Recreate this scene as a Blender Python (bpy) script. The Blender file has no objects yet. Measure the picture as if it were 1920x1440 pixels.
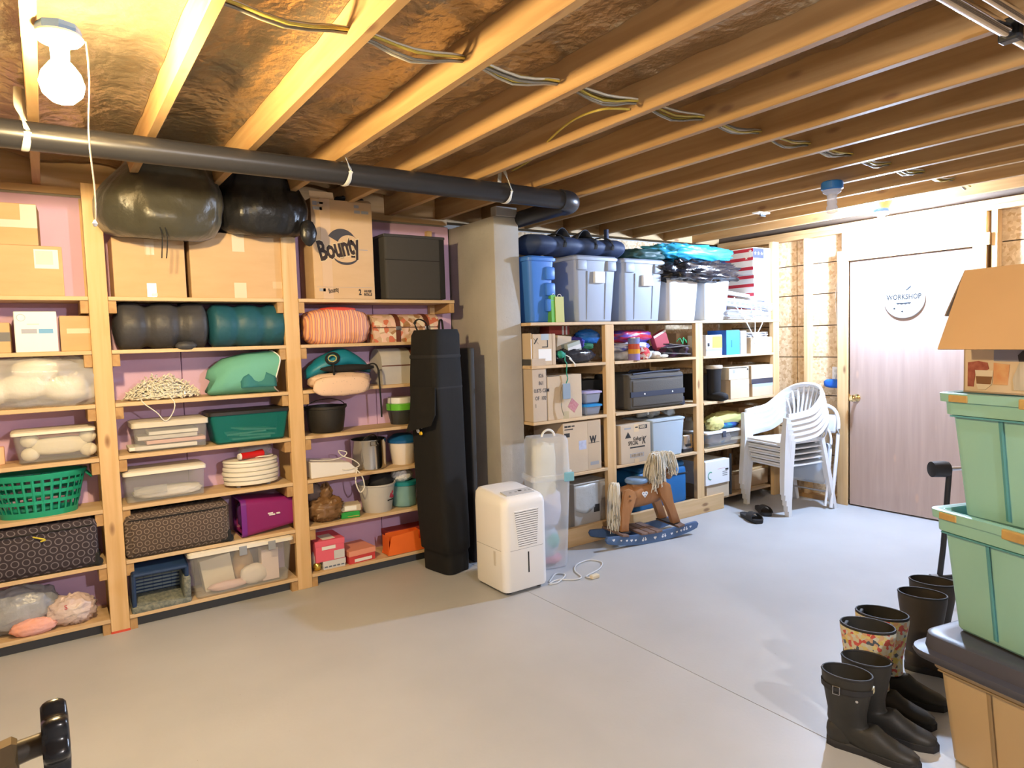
import bpy, bmesh, math, random
from mathutils import Vector, Matrix, noise as mnoise
rnd = random.Random(7)
SC = bpy.context.scene
COL = SC.collection
PI = math.pi
def R(d): return math.radians(d)

# ---------------------------------------------------------------- camera
FPX, YAW, PITCH, ROLL, CH = 1263.17, R(34.616), R(-3.692), R(-1.725), 1.5
fw = Vector((math.sin(YAW)*math.cos(PITCH), math.cos(YAW)*math.cos(PITCH), math.sin(PITCH)))
r0 = Vector((math.cos(YAW), -math.sin(YAW), 0)); u0 = r0.cross(fw)
rv = r0*math.cos(ROLL) + u0*math.sin(ROLL); uv = -r0*math.sin(ROLL) + u0*math.cos(ROLL)
cam_d = bpy.data.cameras.new('camera'); cam = bpy.data.objects.new('camera', cam_d); COL.objects.link(cam)
cam_d.sensor_width = 36; cam_d.lens = 36*FPX/1920; cam_d.clip_start = .05; cam_d.clip_end = 60
M = Matrix((( rv.x, uv.x, -fw.x, 0), (rv.y, uv.y, -fw.y, 0), (rv.z, uv.z, -fw.z, CH), (0, 0, 0, 1)))
cam.matrix_world = M
SC.camera = cam
# ---------------------------------------------------------------- world, exposure, lamp strengths
SC.view_settings.view_transform = 'Standard'; SC.view_settings.look = 'None'
SC.view_settings.exposure = 0.15; SC.view_settings.gamma = 1.0; SC.view_settings.use_curve_mapping = False
w = bpy.data.worlds.new('world'); SC.world = w; w.use_nodes = True
w.node_tree.nodes['Background'].inputs[0].default_value = (.8, .85, 1, 1)
w.node_tree.nodes['Background'].inputs[1].default_value = .02
WARM_POS, WARM_COL, WARM_STR = Vector((.085, 2.27, 2.245)), (1, .74, .37), 1450
COOL_POS, COOL_COL, COOL_STR = Vector((5.22, 2.62, 2.255)), (.62, .83, 1.2), 2300
FILL_POS, FILL_COL, FILL_STR = Vector((1.3, -1.4, 2.25)), (.97, .95, .98), 1700  # unseen bulb added behind the camera as front fill

# ---------------------------------------------------------------- pixel -> place (1920x1440), on a known plane
def ray(x, y): return rv*((x-960)/FPX) - uv*((y-720)/FPX) + fw
def P(x, y, X=None, Y=None, Z=None, D=None):
    d = ray(x, y); o = Vector((0, 0, CH))
    if X is not None: t = X/d.x
    elif Y is not None: t = Y/d.y
    elif Z is not None: t = (Z-CH)/d.z
    else: t = D
    return o + d*t
def fr(x0, yt, x1, yb, Y):
    a = P(x0, (yt+yb)/2, Y=Y); b = P(x1, (yt+yb)/2, Y=Y); c = (x0+x1)/2
    return a.x, b.x, P(c, yt, Y=Y).z, P(c, yb, Y=Y).z

# ---------------------------------------------------------------- materials
MATS = {}
def pm(name, col, rough=.55, metal=0., col2=None, nscale=8., ncon=.5, stretch=(1, 1, 1), bump=0., bscale=40., trans=0., alpha=1., emit=None,
       estr=0., ior=1.45, coat=0., sheen=0., spots=None, sss=0.):
    if name in MATS: return MATS[name]
    m = bpy.data.materials.new(name); m.use_nodes = True; MATS[name] = m
    nt = m.node_tree; N = nt.nodes; L = nt.links; b = N['Principled BSDF']
    b.inputs['Base Color'].default_value = (*col, 1); b.inputs['Roughness'].default_value = rough; b.inputs['Metallic'].default_value = metal
    b.inputs['IOR'].default_value = ior; b.inputs['Transmission Weight'].default_value = trans; b.inputs['Alpha'].default_value = alpha
    b.inputs['Coat Weight'].default_value = coat; b.inputs['Sheen Weight'].default_value = sheen
    if sss: b.inputs['Subsurface Weight'].default_value = sss; b.inputs['Subsurface Radius'].default_value = (.02, .02, .02)
    if emit: b.inputs['Emission Color'].default_value = (*emit, 1); b.inputs['Emission Strength'].default_value = estr
    tc = mp = None
    if col2 or bump or spots:
        tc = N.new('ShaderNodeTexCoord'); mp = N.new('ShaderNodeMapping'); mp.inputs['Scale'].default_value = stretch
        L.new(tc.outputs['Object'], mp.inputs['Vector'])
    src = None
    if col2:
        n = N.new('ShaderNodeTexNoise'); n.inputs['Scale'].default_value = nscale; n.inputs['Detail'].default_value = 5
        L.new(mp.outputs[0], n.inputs['Vector'])
        r = N.new('ShaderNodeValToRGB'); r.color_ramp.elements[0].position = .5-ncon/2; r.color_ramp.elements[1].position = .5+ncon/2
        r.color_ramp.elements[0].color = (*col, 1); r.color_ramp.elements[1].color = (*col2, 1)
        L.new(n.outputs['Fac'], r.inputs[0]); src = r.outputs[0]
    if spots:                                   # (scale, threshold, colour): knots, specks, printed dots
        v = N.new('ShaderNodeTexVoronoi'); v.inputs['Scale'].default_value = spots[0]; L.new(mp.outputs[0], v.inputs['Vector'])
        t = N.new('ShaderNodeMath'); t.operation = 'LESS_THAN'; t.inputs[1].default_value = spots[1]; L.new(v.outputs['Distance'], t.inputs[0])
        x = N.new('ShaderNodeMix'); x.data_type = 'RGBA'; x.inputs['B'].default_value = (*spots[2], 1)
        if src: L.new(src, x.inputs['A'])
        else: x.inputs['A'].default_value = (*col, 1)
        L.new(t.outputs[0], x.inputs['Factor']); src = x.outputs['Result']
    if src: L.new(src, b.inputs['Base Color'])
    if bump:
        n2 = N.new('ShaderNodeTexNoise'); n2.inputs['Scale'].default_value = bscale; n2.inputs['Detail'].default_value = 4
        L.new(mp.outputs[0], n2.inputs['Vector'])
        bp = N.new('ShaderNodeBump'); bp.inputs['Strength'].default_value = bump; bp.inputs['Distance'].default_value = .01
        L.new(n2.outputs['Fac'], bp.inputs['Height']); L.new(bp.outputs[0], b.inputs['Normal'])
    return m
def wood(name, c1, c2, axis, rough=.6, knot=(.28, .15, .07)):
    if name in MATS: return MATS[name]
    m = pm(name, c1, rough); nt = m.node_tree; N = nt.nodes; L = nt.links; b = N['Principled BSDF']
    tc = N.new('ShaderNodeTexCoord'); mp = N.new('ShaderNodeMapping')
    s = [14., 14., 14.]; s[axis] = .9; mp.inputs['Scale'].default_value = s
    L.new(tc.outputs['Object'], mp.inputs['Vector'])
    oi = N.new('ShaderNodeObjectInfo'); ad = N.new('ShaderNodeVectorMath'); ad.operation = 'ADD'
    sc = N.new('ShaderNodeVectorMath'); sc.operation = 'SCALE'; sc.inputs['Scale'].default_value = 40
    cb = N.new('ShaderNodeCombineXYZ'); L.new(oi.outputs['Random'], cb.inputs[0]); L.new(oi.outputs['Random'], cb.inputs[1]); L.new(oi.outputs['Random'], cb.inputs[2])
    L.new(cb.outputs[0], sc.inputs[0]); L.new(mp.outputs[0], ad.inputs[0]); L.new(sc.outputs[0], ad.inputs[1])
    n = N.new('ShaderNodeTexNoise'); n.inputs['Scale'].default_value = 1.6; n.inputs['Detail'].default_value = 6; n.inputs['Distortion'].default_value = .6
    L.new(ad.outputs[0], n.inputs['Vector'])
    r = N.new('ShaderNodeValToRGB'); r.color_ramp.elements[0].position = .33; r.color_ramp.elements[1].position = .7
    r.color_ramp.elements[0].color = (*c2, 1); r.color_ramp.elements[1].color = (*c1, 1); L.new(n.outputs['Fac'], r.inputs[0])
    mp2 = N.new('ShaderNodeMapping'); s2 = [7., 7., 7.]; s2[axis] = 2.6; mp2.inputs['Scale'].default_value = s2; L.new(tc.outputs['Object'], mp2.inputs['Vector'])
    ad2 = N.new('ShaderNodeVectorMath'); ad2.operation = 'ADD'; L.new(mp2.outputs[0], ad2.inputs[0]); L.new(sc.outputs[0], ad2.inputs[1])
    v = N.new('ShaderNodeTexVoronoi'); v.inputs['Scale'].default_value = 1.0; L.new(ad2.outputs[0], v.inputs['Vector'])
    rr = N.new('ShaderNodeValToRGB'); rr.color_ramp.elements[0].position = .06; rr.color_ramp.elements[0].color = (1, 1, 1, 1)
    rr.color_ramp.elements[1].position = .13; rr.color_ramp.elements[1].color = (0, 0, 0, 1); L.new(v.outputs['Distance'], rr.inputs[0])
    x = N.new('ShaderNodeMix'); x.data_type = 'RGBA'; x.inputs['B'].default_value = (*knot, 1); L.new(r.outputs[0], x.inputs['A']); L.new(rr.outputs[0], x.inputs['Factor'])
    L.new(x.outputs['Result'], b.inputs['Base Color'])
    bp = N.new('ShaderNodeBump'); bp.inputs['Strength'].default_value = .15; bp.inputs['Distance'].default_value = .004
    L.new(n.outputs['Fac'], bp.inputs['Height']); L.new(bp.outputs[0], b.inputs['Normal'])
    return m
def thin(name, col, alpha, rough=.25, bump=0., bscale=20):       # clear / frosted plastic shells
    if name in MATS: return MATS[name]
    m = bpy.data.materials.new(name); m.use_nodes = True; MATS[name] = m
    nt = m.node_tree; N = nt.nodes; L = nt.links; b = N['Principled BSDF']; out = N['Material Output']
    b.inputs['Base Color'].default_value = (*col, 1); b.inputs['Roughness'].default_value = rough
    tr = N.new('ShaderNodeBsdfTransparent'); tr.inputs[0].default_value = (*[min(1, c*.3+.7) for c in col], 1)
    mx = N.new('ShaderNodeMixShader'); mx.inputs[0].default_value = alpha
    L.new(tr.outputs[0], mx.inputs[1]); L.new(b.outputs[0], mx.inputs[2]); L.new(mx.outputs[0], out.inputs[0])
    if bump:
        tc = N.new('ShaderNodeTexCoord'); n2 = N.new('ShaderNodeTexNoise'); n2.inputs['Scale'].default_value = bscale; n2.inputs['Detail'].default_value = 4
        L.new(tc.outputs['Object'], n2.inputs['Vector']); bp = N.new('ShaderNodeBump'); bp.inputs['Strength'].default_value = bump; bp.inputs['Distance'].default_value = .02
        L.new(n2.outputs['Fac'], bp.inputs['Height']); L.new(bp.outputs[0], b.inputs['Normal'])
    return m
def ringpat(name, base, ring, cell=.062, r=.021, wdt=.006):       # printed circles on fabric
    if name in MATS: return MATS[name]
    m = pm(name, base, .8); nt = m.node_tree; N = nt.nodes; L = nt.links; b = N['Principled BSDF']
    tc = N.new('ShaderNodeTexCoord'); sx = N.new('ShaderNodeSeparateXYZ'); L.new(tc.outputs['Object'], sx.inputs[0])
    def mth(op, a, bb=None, c=None):
        n = N.new('ShaderNodeMath'); n.operation = op
        for i, q in enumerate((a, bb, c)):
            if q is None: continue
            if isinstance(q, (int, float)): n.inputs[i].default_value = q
            else: L.new(q, n.inputs[i])
        return n.outputs[0]
    u = mth('ADD', sx.outputs[0], mth('MULTIPLY', sx.outputs[1], .6)); v = mth('ADD', sx.outputs[2], mth('MULTIPLY', sx.outputs[1], .5))
    row = mth('FLOOR', mth('DIVIDE', v, cell*.87)); off = mth('MULTIPLY', mth('MODULO', mth('ABSOLUTE', row), 2), cell*.5)
    fu = mth('SUBTRACT', mth('WRAP', mth('ADD', u, off), cell, 0), cell/2); fv = mth('SUBTRACT', mth('WRAP', v, cell*.87, 0), cell*.435)
    d = mth('SQRT', mth('ADD', mth('MULTIPLY', fu, fu), mth('MULTIPLY', fv, fv)))
    k = mth('LESS_THAN', mth('ABSOLUTE', mth('SUBTRACT', d, r)), wdt/2)
    x = N.new('ShaderNodeMix'); x.data_type = 'RGBA'; x.inputs['A'].default_value = (*base, 1); x.inputs['B'].default_value = (*ring, 1)
    L.new(k, x.inputs['Factor']); L.new(x.outputs['Result'], b.inputs['Base Color'])
    return m
def stripes(name, cols, axis, period, rough=.8, dist=0.):
    if name in MATS: return MATS[name]
    m = pm(name, cols[0], rough); nt = m.node_tree; N = nt.nodes; L = nt.links; b = N['Principled BSDF']
    tc = N.new('ShaderNodeTexCoord'); sx = N.new('ShaderNodeSeparateXYZ'); L.new(tc.outputs['Object'], sx.inputs[0])
    n = N.new('ShaderNodeMath'); n.operation = 'DIVIDE'; n.inputs[1].default_value = period; L.new(sx.outputs[axis], n.inputs[0])
    f = N.new('ShaderNodeMath'); f.operation = 'FRACT'; L.new(n.outputs[0], f.inputs[0])
    r = N.new('ShaderNodeValToRGB'); r.color_ramp.interpolation = 'CONSTANT'
    while len(r.color_ramp.elements) < len(cols): r.color_ramp.elements.new(.5)
    for i, c in enumerate(cols): r.color_ramp.elements[i].position = i/len(cols); r.color_ramp.elements[i].color = (*c, 1)
    L.new(f.outputs[0], r.inputs[0]); L.new(r.outputs[0], b.inputs['Base Color'])
    return m
def blotch(name, cols, scale, rough=.8):                           # floral / printed patches
    if name in MATS: return MATS[name]
    m = pm(name, cols[0], rough); nt = m.node_tree; N = nt.nodes; L = nt.links; b = N['Principled BSDF']
    tc = N.new('ShaderNodeTexCoord'); v = N.new('ShaderNodeTexVoronoi'); v.inputs['Scale'].default_value = scale; L.new(tc.outputs['Object'], v.inputs['Vector'])
    sp = N.new('ShaderNodeSeparateColor'); L.new(v.outputs['Color'], sp.inputs[0])
    r = N.new('ShaderNodeValToRGB'); r.color_ramp.interpolation = 'CONSTANT'
    while len(r.color_ramp.elements) < len(cols): r.color_ramp.elements.new(.5)
    for i, c in enumerate(cols): r.color_ramp.elements[i].position = i/len(cols); r.color_ramp.elements[i].color = (*c, 1)
    L.new(sp.outputs[0], r.inputs[0]); L.new(r.outputs[0], b.inputs['Base Color'])
    return m

# ---------------------------------------------------------------- mesh builder
class MB:
    def __init__(s): s.bm = bmesh.new()
    def _add(s, vs, fs):
        q = [s.bm.verts.new(v) for v in vs]
        for f in fs:
            try: s.bm.faces.new([q[i] for i in f])
            except ValueError: pass
        return q
    def box(s, x0, x1, y0, y1, z0, z1, tx=0, ty=0, bev=0, seg=2, mat=None):
        """box; tx, ty shrink the bottom (taper)"""
        b2 = bmesh.new()
        V = [b2.verts.new(v) for v in ((x0+tx, y0+ty, z0), (x1-tx, y0+ty, z0), (x1-tx, y1-ty, z0), (x0+tx, y1-ty, z0), (x0, y0, z1), (x1, y0, z1), (x1, y1, z1), (x0, y1, z1))]
        for f in ((0, 3, 2, 1), (4, 5, 6, 7), (0, 1, 5, 4), (1, 2, 6, 5), (2, 3, 7, 6), (3, 0, 4, 7)): b2.faces.new([V[i] for i in f])
        if bev: bmesh.ops.bevel(b2, geom=b2.edges[:], offset=bev, segments=seg, profile=.5, affect='EDGES')
        s.merge(b2, mat); return s
    def merge(s, b2, mat=None):
        b2.verts.index_update()
        V = [s.bm.verts.new(mat @ v.co if mat else v.co) for v in b2.verts]
        for f in b2.faces:
            try: s.bm.faces.new([V[v.index] for v in f.verts])
            except ValueError: pass
        b2.free()
    def rings(s, rings, cap0=True, cap1=True, closed=True):
        """list of vertex loops, skinned"""
        Q = [[s.bm.verts.new(v) for v in r] for r in rings]; n = len(rings[0])
        for a, b in zip(Q, Q[1:]):
            for i in range(n if closed else n-1):
                j = (i+1) % n
                try: s.bm.faces.new((a[i], a[j], b[j], b[i]))
                except ValueError: pass
        if cap0: s.bm.faces.new(Q[0][::-1])
        if cap1: s.bm.faces.new(Q[-1])
        return s
    def lathe(s, prof, n=24, c=(0, 0, 0), cap0=True, cap1=True, ex=1., ey=1., axis='z'):
        def pt(r, z, a):
            x, y = r*math.cos(a)*ex, r*math.sin(a)*ey
            if axis == 'x': return (c[0]+z, c[1]+x, c[2]+y)
            if axis == 'y': return (c[0]+x, c[1]+z, c[2]+y)
            return (c[0]+x, c[1]+y, c[2]+z)
        return s.rings([[pt(max(r, 1e-4), z, 2*PI*i/n) for i in range(n)] for r, z in prof], cap0, cap1)
    def tube(s, pts, r, n=8, caps=True, closed=False, flat=1.):
        pts = [Vector(p) for p in pts]; rings = []; up = Vector((0, 0, 1)); m = len(pts)
        rr = r if isinstance(r, (list, tuple)) else [r]*m
        for i, p in enumerate(pts):
            if closed: t = pts[(i+1) % m]-pts[i-1]
            else: t = pts[min(i+1, m-1)]-pts[max(i-1, 0)]
            t = t.normalized() if t.length > 1e-9 else Vector((0, 0, 1))
            a = t.cross(up)
            if a.length < .05: a = t.cross(Vector((0, 1, 0)))
            a.normalize(); b = a.cross(t)
            rings.append([p + a*rr[i]*math.cos(2*PI*k/n) + b*rr[i]*flat*math.sin(2*PI*k/n) for k in range(n)])
        if closed: rings.append(rings[0]); caps = False
        return s.rings(rings, caps, caps)
    def prism(s, poly, d0, d1, axis='y', bev=0):
        """outline polygon (2D) extruded along an axis; axis y: (x,z)  x: (y,z)  z: (x,y)"""
        def pt(p, d): return {'y': (p[0], d, p[1]), 'x': (d, p[0], p[1]), 'z': (p[0], p[1], d)}[axis]
        b2 = bmesh.new(); n = len(poly)
        A = [b2.verts.new(pt(p, d0)) for p in poly]; B = [b2.verts.new(pt(p, d1)) for p in poly]
        b2.faces.new(A[::-1]); b2.faces.new(B)
        for i in range(n): b2.faces.new((A[i], A[(i+1) % n], B[(i+1) % n], B[i]))
        if bev: bmesh.ops.bevel(b2, geom=[e for e in b2.edges], offset=bev, segments=2, profile=.5, affect='EDGES')
        bmesh.ops.recalc_face_normals(b2, faces=b2.faces[:])
        s.merge(b2); return s
    def blob(s, c, size, e=2.4, nu=28, nv=16, amp=.0, fs=3., seed=0, flatbot=None, ridge=0.):
        """superellipsoid with wrinkles"""
        rings = []
        def sp(v, p): return math.copysign(abs(v)**p, v)
        p = 2/e
        for j in range(nv+1):
            th = -PI/2 + PI*j/nv; th = max(-PI/2+.04, min(PI/2-.04, th)); ring = []
            for i in range(nu):
                ph = 2*PI*i/nu
                d = Vector((sp(math.cos(th), p)*sp(math.cos(ph), p), sp(math.cos(th), p)*sp(math.sin(ph), p), sp(math.sin(th), p)))
                k = 1.
                if amp:
                    q = d*fs + Vector((seed*7.3, seed*3.1, seed*1.7)); k += amp*mnoise.noise(q) + amp*.5*mnoise.noise(q*2.3)
                    if ridge: k -= ridge*abs(mnoise.noise(q*1.4+Vector((5, 5, 5))))
                v = Vector((d.x*size[0]/2*k, d.y*size[1]/2*k, d.z*size[2]/2*k))
                if flatbot is not None and v.z < -size[2]/2*flatbot: v.z = -size[2]/2*flatbot + (v.z+size[2]/2*flatbot)*.08
                ring.append(Vector(c)+v)
            rings.append(ring)
        return s.rings(rings)
    def sheet(s, fn, nu, nv, thick=0.):
        """grid surface fn(u,v) -> point, doubled when thick"""
        G = [[Vector(fn(i/nu, j/nv)) for i in range(nu+1)] for j in range(nv+1)]
        Q = [[s.bm.verts.new(p) for p in row] for row in G]
        for j in range(nv):
            for i in range(nu): s.bm.faces.new((Q[j][i], Q[j][i+1], Q[j+1][i+1], Q[j+1][i]))
        if thick:
            s.bm.normal_update(); b2 = s.bm
            bmesh.ops.solidify(b2, geom=b2.faces[:], thickness=thick)
        return s
    def xf(s, mat): bmesh.ops.transform(s.bm, matrix=mat, verts=s.bm.verts[:]); return s
    def mesh(s, name):
        bmesh.ops.recalc_face_normals(s.bm, faces=s.bm.faces[:])
        me = bpy.data.meshes.new(name); s.bm.to_mesh(me); s.bm.free(); return me
    def build(s, name, mat, parent=None, smooth=None, loc=None):
        me = s.mesh(name); me.materials.append(mat)
        return mobj(name, me, parent, smooth, loc)
def mobj(name, me, parent=None, smooth=None, loc=None):
    if smooth is not None:
        for p in me.polygons: p.use_smooth = True
        try: me.set_sharp_from_angle(angle=R(smooth))
        except Exception: pass
    o = bpy.data.objects.new(name, me); COL.objects.link(o)
    if parent: o.parent = parent
    if loc is not None: o.location = loc
    return o
def tag(o, label=None, cat=None, group=None, kind=None):
    if label: o['label'] = label
    if cat: o['category'] = cat
    if group: o['group'] = group
    if kind: o['kind'] = kind
    return o
def thing(name, label, cat, loc=(0, 0, 0), rz=0, group=None, rot=None):
    o = bpy.data.objects.new(name, None); COL.objects.link(o); o.empty_display_size = .05
    o.location = loc; o.rotation_euler = rot if rot else (0, 0, rz)
    return tag(o, label, cat, group)
def copy_tree(o, parent=None):
    c = o.copy(); COL.objects.link(c); c.parent = parent
    for ch in list(o.children): copy_tree(ch, c)
    return c
def lettering(parent, s, x, y, z, size, mat, rz=0, name='lettering', bold=0., shear=0., rx=90, roty=0, sx=1., align='LEFT', depth=.0004):
    """flat raised print on a front face (facing -Y in the parent's frame)"""
    cu = bpy.data.curves.new(name, 'FONT'); cu.body = s; cu.size = size; cu.offset = bold; cu.shear = shear; cu.extrude = depth; cu.align_x = align
    cu.resolution_u = 2
    tmp = bpy.data.objects.new('tmp', cu); COL.objects.link(tmp)
    dg = bpy.context.evaluated_depsgraph_get(); me = bpy.data.meshes.new_from_object(tmp.evaluated_get(dg))
    bpy.data.objects.remove(tmp); bpy.data.curves.remove(cu)
    me.materials.clear(); me.materials.append(mat)
    o = bpy.data.objects.new(name, me); COL.objects.link(o); o.parent = parent
    o.location = (x, y, z); o.rotation_euler = (R(rx), R(roty), rz); o.scale = (sx, 1, 1)
    return o
# ================================================================ common materials
PINE_Z = wood('pine upright', (.72, .50, .27), (.60, .38, .17), 2)
PINE_X = wood('pine board', (.70, .49, .27), (.58, .37, .17), 0)
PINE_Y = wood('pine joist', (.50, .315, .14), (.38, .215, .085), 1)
PLY = wood('plywood shelf', (.68, .50, .30), (.58, .40, .22), 0, knot=(.45, .29, .15))
OSB = blotch('strand board', [(.62, .45, .27), (.70, .54, .34), (.55, .37, .20), (.66, .49, .30), (.74, .58, .38)], 46, .7)
CONC = pm('smooth concrete floor', (.39, .40, .415), .45, col2=(.47, .48, .495), nscale=1.6, ncon=.55, bump=.05, bscale=60, spots=(9, .018, (.28, .26, .24)))
CONCW = pm('formed concrete', (.36, .34, .31), .8, col2=(.47, .45, .41), nscale=3, ncon=.6, bump=.3, bscale=30, spots=(22, .05, (.20, .19, .17)))
FOAM = pm('pink foam board', (.73, .50, .73), .75, col2=(.67, .45, .67), nscale=4, bump=.05, bscale=90)
FOIL = pm('crinkled foil insulation', (.58, .48, .34), .28, .85, col2=(.42, .33, .21), nscale=5, bump=1., bscale=22, stretch=(1, .8, 1))
STEEL = pm('bright steel', (.7, .7, .72), .25, 1.); BLACKP = pm('black plastic', (.018, .018, .02), .42); WHITEP = pm('white plastic', (.80, .80, .80), .38)
ABS = pm('black pipe', (.022, .022, .026), .33, bump=.03, bscale=15)
CHROME = pm('chrome', (.75, .76, .8), .12, 1.)
DARKGAP = pm('shadow gap', (.10, .095, .09), .9)
GREY = pm('grey plastic', (.30, .31, .33), .5)
TAPE = pm('packing tape', (.66, .50, .31), .18, coat=.3); TAPEW = pm('clear tape', (.74, .62, .47), .12)
PAPERW = pm('white paper', (.82, .82, .80), .7); INK = pm('black ink', (.025, .023, .022), .7); INKG = pm('grey ink', (.32, .32, .33), .7)

# ================================================================ room
XR, YB, YL0 = 5.60, 4.42, 4.12           # door wall face, back wall, front of left shelves
XL, YN, ZC = -2.6, -3.6, 2.40            # left and rear walls (behind the camera), joist underside
def st(o): o['kind'] = 'structure'; return o
# floor: two slabs with a saw-cut joint between them
fb = MB(); fb.box(XL, XR+.3, YN, YB+.1, -.12, -.006); floor = st(fb.build('floor', DARKGAP))
ja, jb = P(1010, 1119, Z=0), P(1548, 1384, Z=0)
jd = (jb-ja).normalized(); jn = Vector((-jd.y, jd.x, 0))
def slab(sign):
    bm = bmesh.new(); vs = [bm.verts.new(v) for v in ((XL, YN, 0), (XR+.3, YN, 0), (XR+.3, YB+.1, 0), (XL, YB+.1, 0))]; bm.faces.new(vs)
    bmesh.ops.bisect_plane(bm, geom=bm.verts[:]+bm.edges[:]+bm.faces[:], plane_co=ja+jn*sign*.0022, plane_no=-jn*sign, clear_outer=True)
    r = bmesh.ops.extrude_face_region(bm, geom=bm.faces[:]); bmesh.ops.translate(bm, vec=(0, 0, -.006), verts=[v for v in r['geom'] if isinstance(v, bmesh.types.BMVert)])
    m = MB(); m.merge(bm); return m.build('slab', CONC, floor)
slab(1); slab(-1)
# back wall: concrete with foam boards on the left, strand board on the right
m = MB(); m.box(XL, XR+.3, YB, YB+.2, 0, ZC-.03); wall_back = st(m.build('wall_back', CONCW))
x = -2.6
for w_ in (.82, 1.22, 1.22, 1.22, .62):
    x1 = min(x+w_, 2.5); m = MB(); m.box(x+.002, x1-.002, YB-.03, YB+.001, .0, 2.345, bev=.003, seg=1); m.build('foam_board', FOAM, wall_back); x = x1
m = MB(); m.box(XL, 2.5, YB-.012, YB+.2, 2.362, 2.40); m.build('sill_plate', PINE_X, wall_back)
m = MB(); m.box(XL, XR+.3, YB+.05, YB+.19, 2.40, 2.64); m.build('rim_board', PINE_X, wall_back)
for k in range(3):
    x0 = 2.72+k*.98; x1 = min(x0+.975, XR+.1); m = MB(); m.box(x0, x1, YB-.014, YB+.002, .0, 2.36, bev=.002, seg=1); m.build('strand_board_panel', OSB, wall_back)
m = MB(); m.box(XL-.2, XL, YN, YB+.2, 0, 2.66); st(m.build('wall_left', CONCW))
m = MB(); m.box(XL-.2, XR+.5, YN-.2, YN, 0, 2.66); st(m.build('wall_rear', CONCW))
# concrete pier between the two shelf runs
m = MB(); m.box(2.512, 2.716, 3.80, YB, 0, 2.335, bev=.008, seg=2); pier = st(m.build('wall_pier', CONCW, smooth=40))
m = MB(); m.box(2.53, 2.70, 3.792, 3.86, 2.335, 2.40, bev=.004); m.build('plate_block', pm('grey weathered wood', (.34, .32, .29), .8), pier)
# ceiling: subfloor, joists, foil insulation
m = MB(); m.box(XL, XR+.4, YN, YB+.2, 2.64, 2.66); ceiling = st(m.build('ceiling', OSB))
JX = [.85+.4064*k for k in range(-8, 12)]            # right edges of the joists
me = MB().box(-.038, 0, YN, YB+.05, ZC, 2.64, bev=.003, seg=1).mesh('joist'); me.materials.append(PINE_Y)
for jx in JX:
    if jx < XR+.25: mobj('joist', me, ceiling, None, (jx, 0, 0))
def batt(x0, x1, dz, seed):
    q = MB(); a, b = x0+.002, x1-.002
    def f(u, v):
        y = -.6+v*(YB+.55); x = a+(b-a)*u
        edge = (2*abs(u-.5))**4
        z = 2.562+dz*.5 - .030*(1-edge) - .045*edge + .012*mnoise.noise(Vector((x*9, y*2.5, seed))) + .010*mnoise.noise(Vector((x*16, y*9, seed+4))) + .005*abs(mnoise.noise(Vector((x*5, y*26, seed+9))))
        return (x, y, z)
    q.sheet(f, 12, 90); return q.build('foil_insulation', FOIL, ceiling, smooth=180)
for i, jx in enumerate(JX):
    if -.9 < jx < 2.3: batt(jx, jx+.3684, [0, .012, -.006, .02, .01, .03][i % 6], i*3.7)

# right wall: studs over strand board, plates, door
m = MB(); m.box(XR+.089, XR+.11, YN, YB+.1, 0, 2.64); wall_right = st(m.build('wall_right', pm('dark board edge', (.10, .065, .04), .8)))
for (y0, y1) in ((3.14, 3.60), (3.60, 4.41), (1.46, 2.05), (.86, 1.45), (.2, .85)):
    z = 0
    for z1 in (.40, .62, .93, 1.27, 1.55, 1.83, 2.10, 2.33):
        q = MB(); q.box(XR+.078, XR+.0895, y0+.004, y1-.004, z+.0045, z1-.0045); q.build('strand_board_panel', OSB, wall_right); z = z1
q = MB(); q.box(XR+.070, XR+.0895, YN, YB, 0, .0); 
def stud(y0, y1, z0=.038, z1=2.324):
    q = MB(); q.box(XR, XR+.089, y0, y1, z0, z1, bev=.002, seg=1); return q.build('stud', PINE_Z, wall_right)
for y0 in (4.36, 3.80, 3.45, 2.0, 1.60, 1.2, .8, .4, 0., -.4, -.8, -1.2, -1.6, -2., -2.4, -2.8, -3.2, -3.55): stud(y0, y0+.038)
stud(3.10, 3.138); stud(2.07, 2.108)
for z0 in (2.324, 2.362): q = MB(); q.box(XR-.001, XR+.089, YN, YB, z0, z0+.0375, bev=.002, seg=1); q.build('top_plate', PINE_Y, wall_right)
for (y0, y1) in ((3.16, YB), (YN, 2.05)): q = MB(); q.box(XR, XR+.089, y0, y1, 0, .038); q.build('bottom_plate', PINE_Y, wall_right)
q = MB(); q.box(XR-.001, XR+.089, 2.1, 3.1, 2.10, 2.324); q.build('header', PINE_Y, wall_right)
q = MB(); q.box(XR-.02, XR+.0, 2.04, 3.17, 2.08, 2.17, bev=.003); st(q.build('trim_1', PINE_Y))
q = MB(); q.box(XR-.02, XR+.0, 3.075, 3.165, 0, 2.08, bev=.003); st(q.build('trim_2', PINE_Z))
q = MB(); q.box(XR-.02, XR+.0, 2.06, 2.15, 0, 2.08, bev=.003); st(q.build('trim_3', PINE_Z))
DOORM = wood('luan door', (.45, .335, .285), (.39, .285, .24), 2, .35, knot=(.50, .34, .26))
q = MB(); q.box(XR+.012, XR+.05, 2.152, 3.072, .012, 2.078, bev=.002); door = st(q.build('door_1', DOORM)); door['label'] = 'plain reddish veneer door to the workshop with brass knob'
BRASS = pm('polished brass', (.78, .58, .28), .18, 1.)
kp = P(1605, 746, X=XR)
q = MB(); q.lathe([(.032, .012), (.032, .006), (.014, .0), (.012, -.025), (.022, -.034), (.030, -.048), (.028, -.062), (.016, -.070)], 20, (XR, kp.y, kp.z), axis='x'); q.build('knob', BRASS, door, smooth=40)
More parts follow.
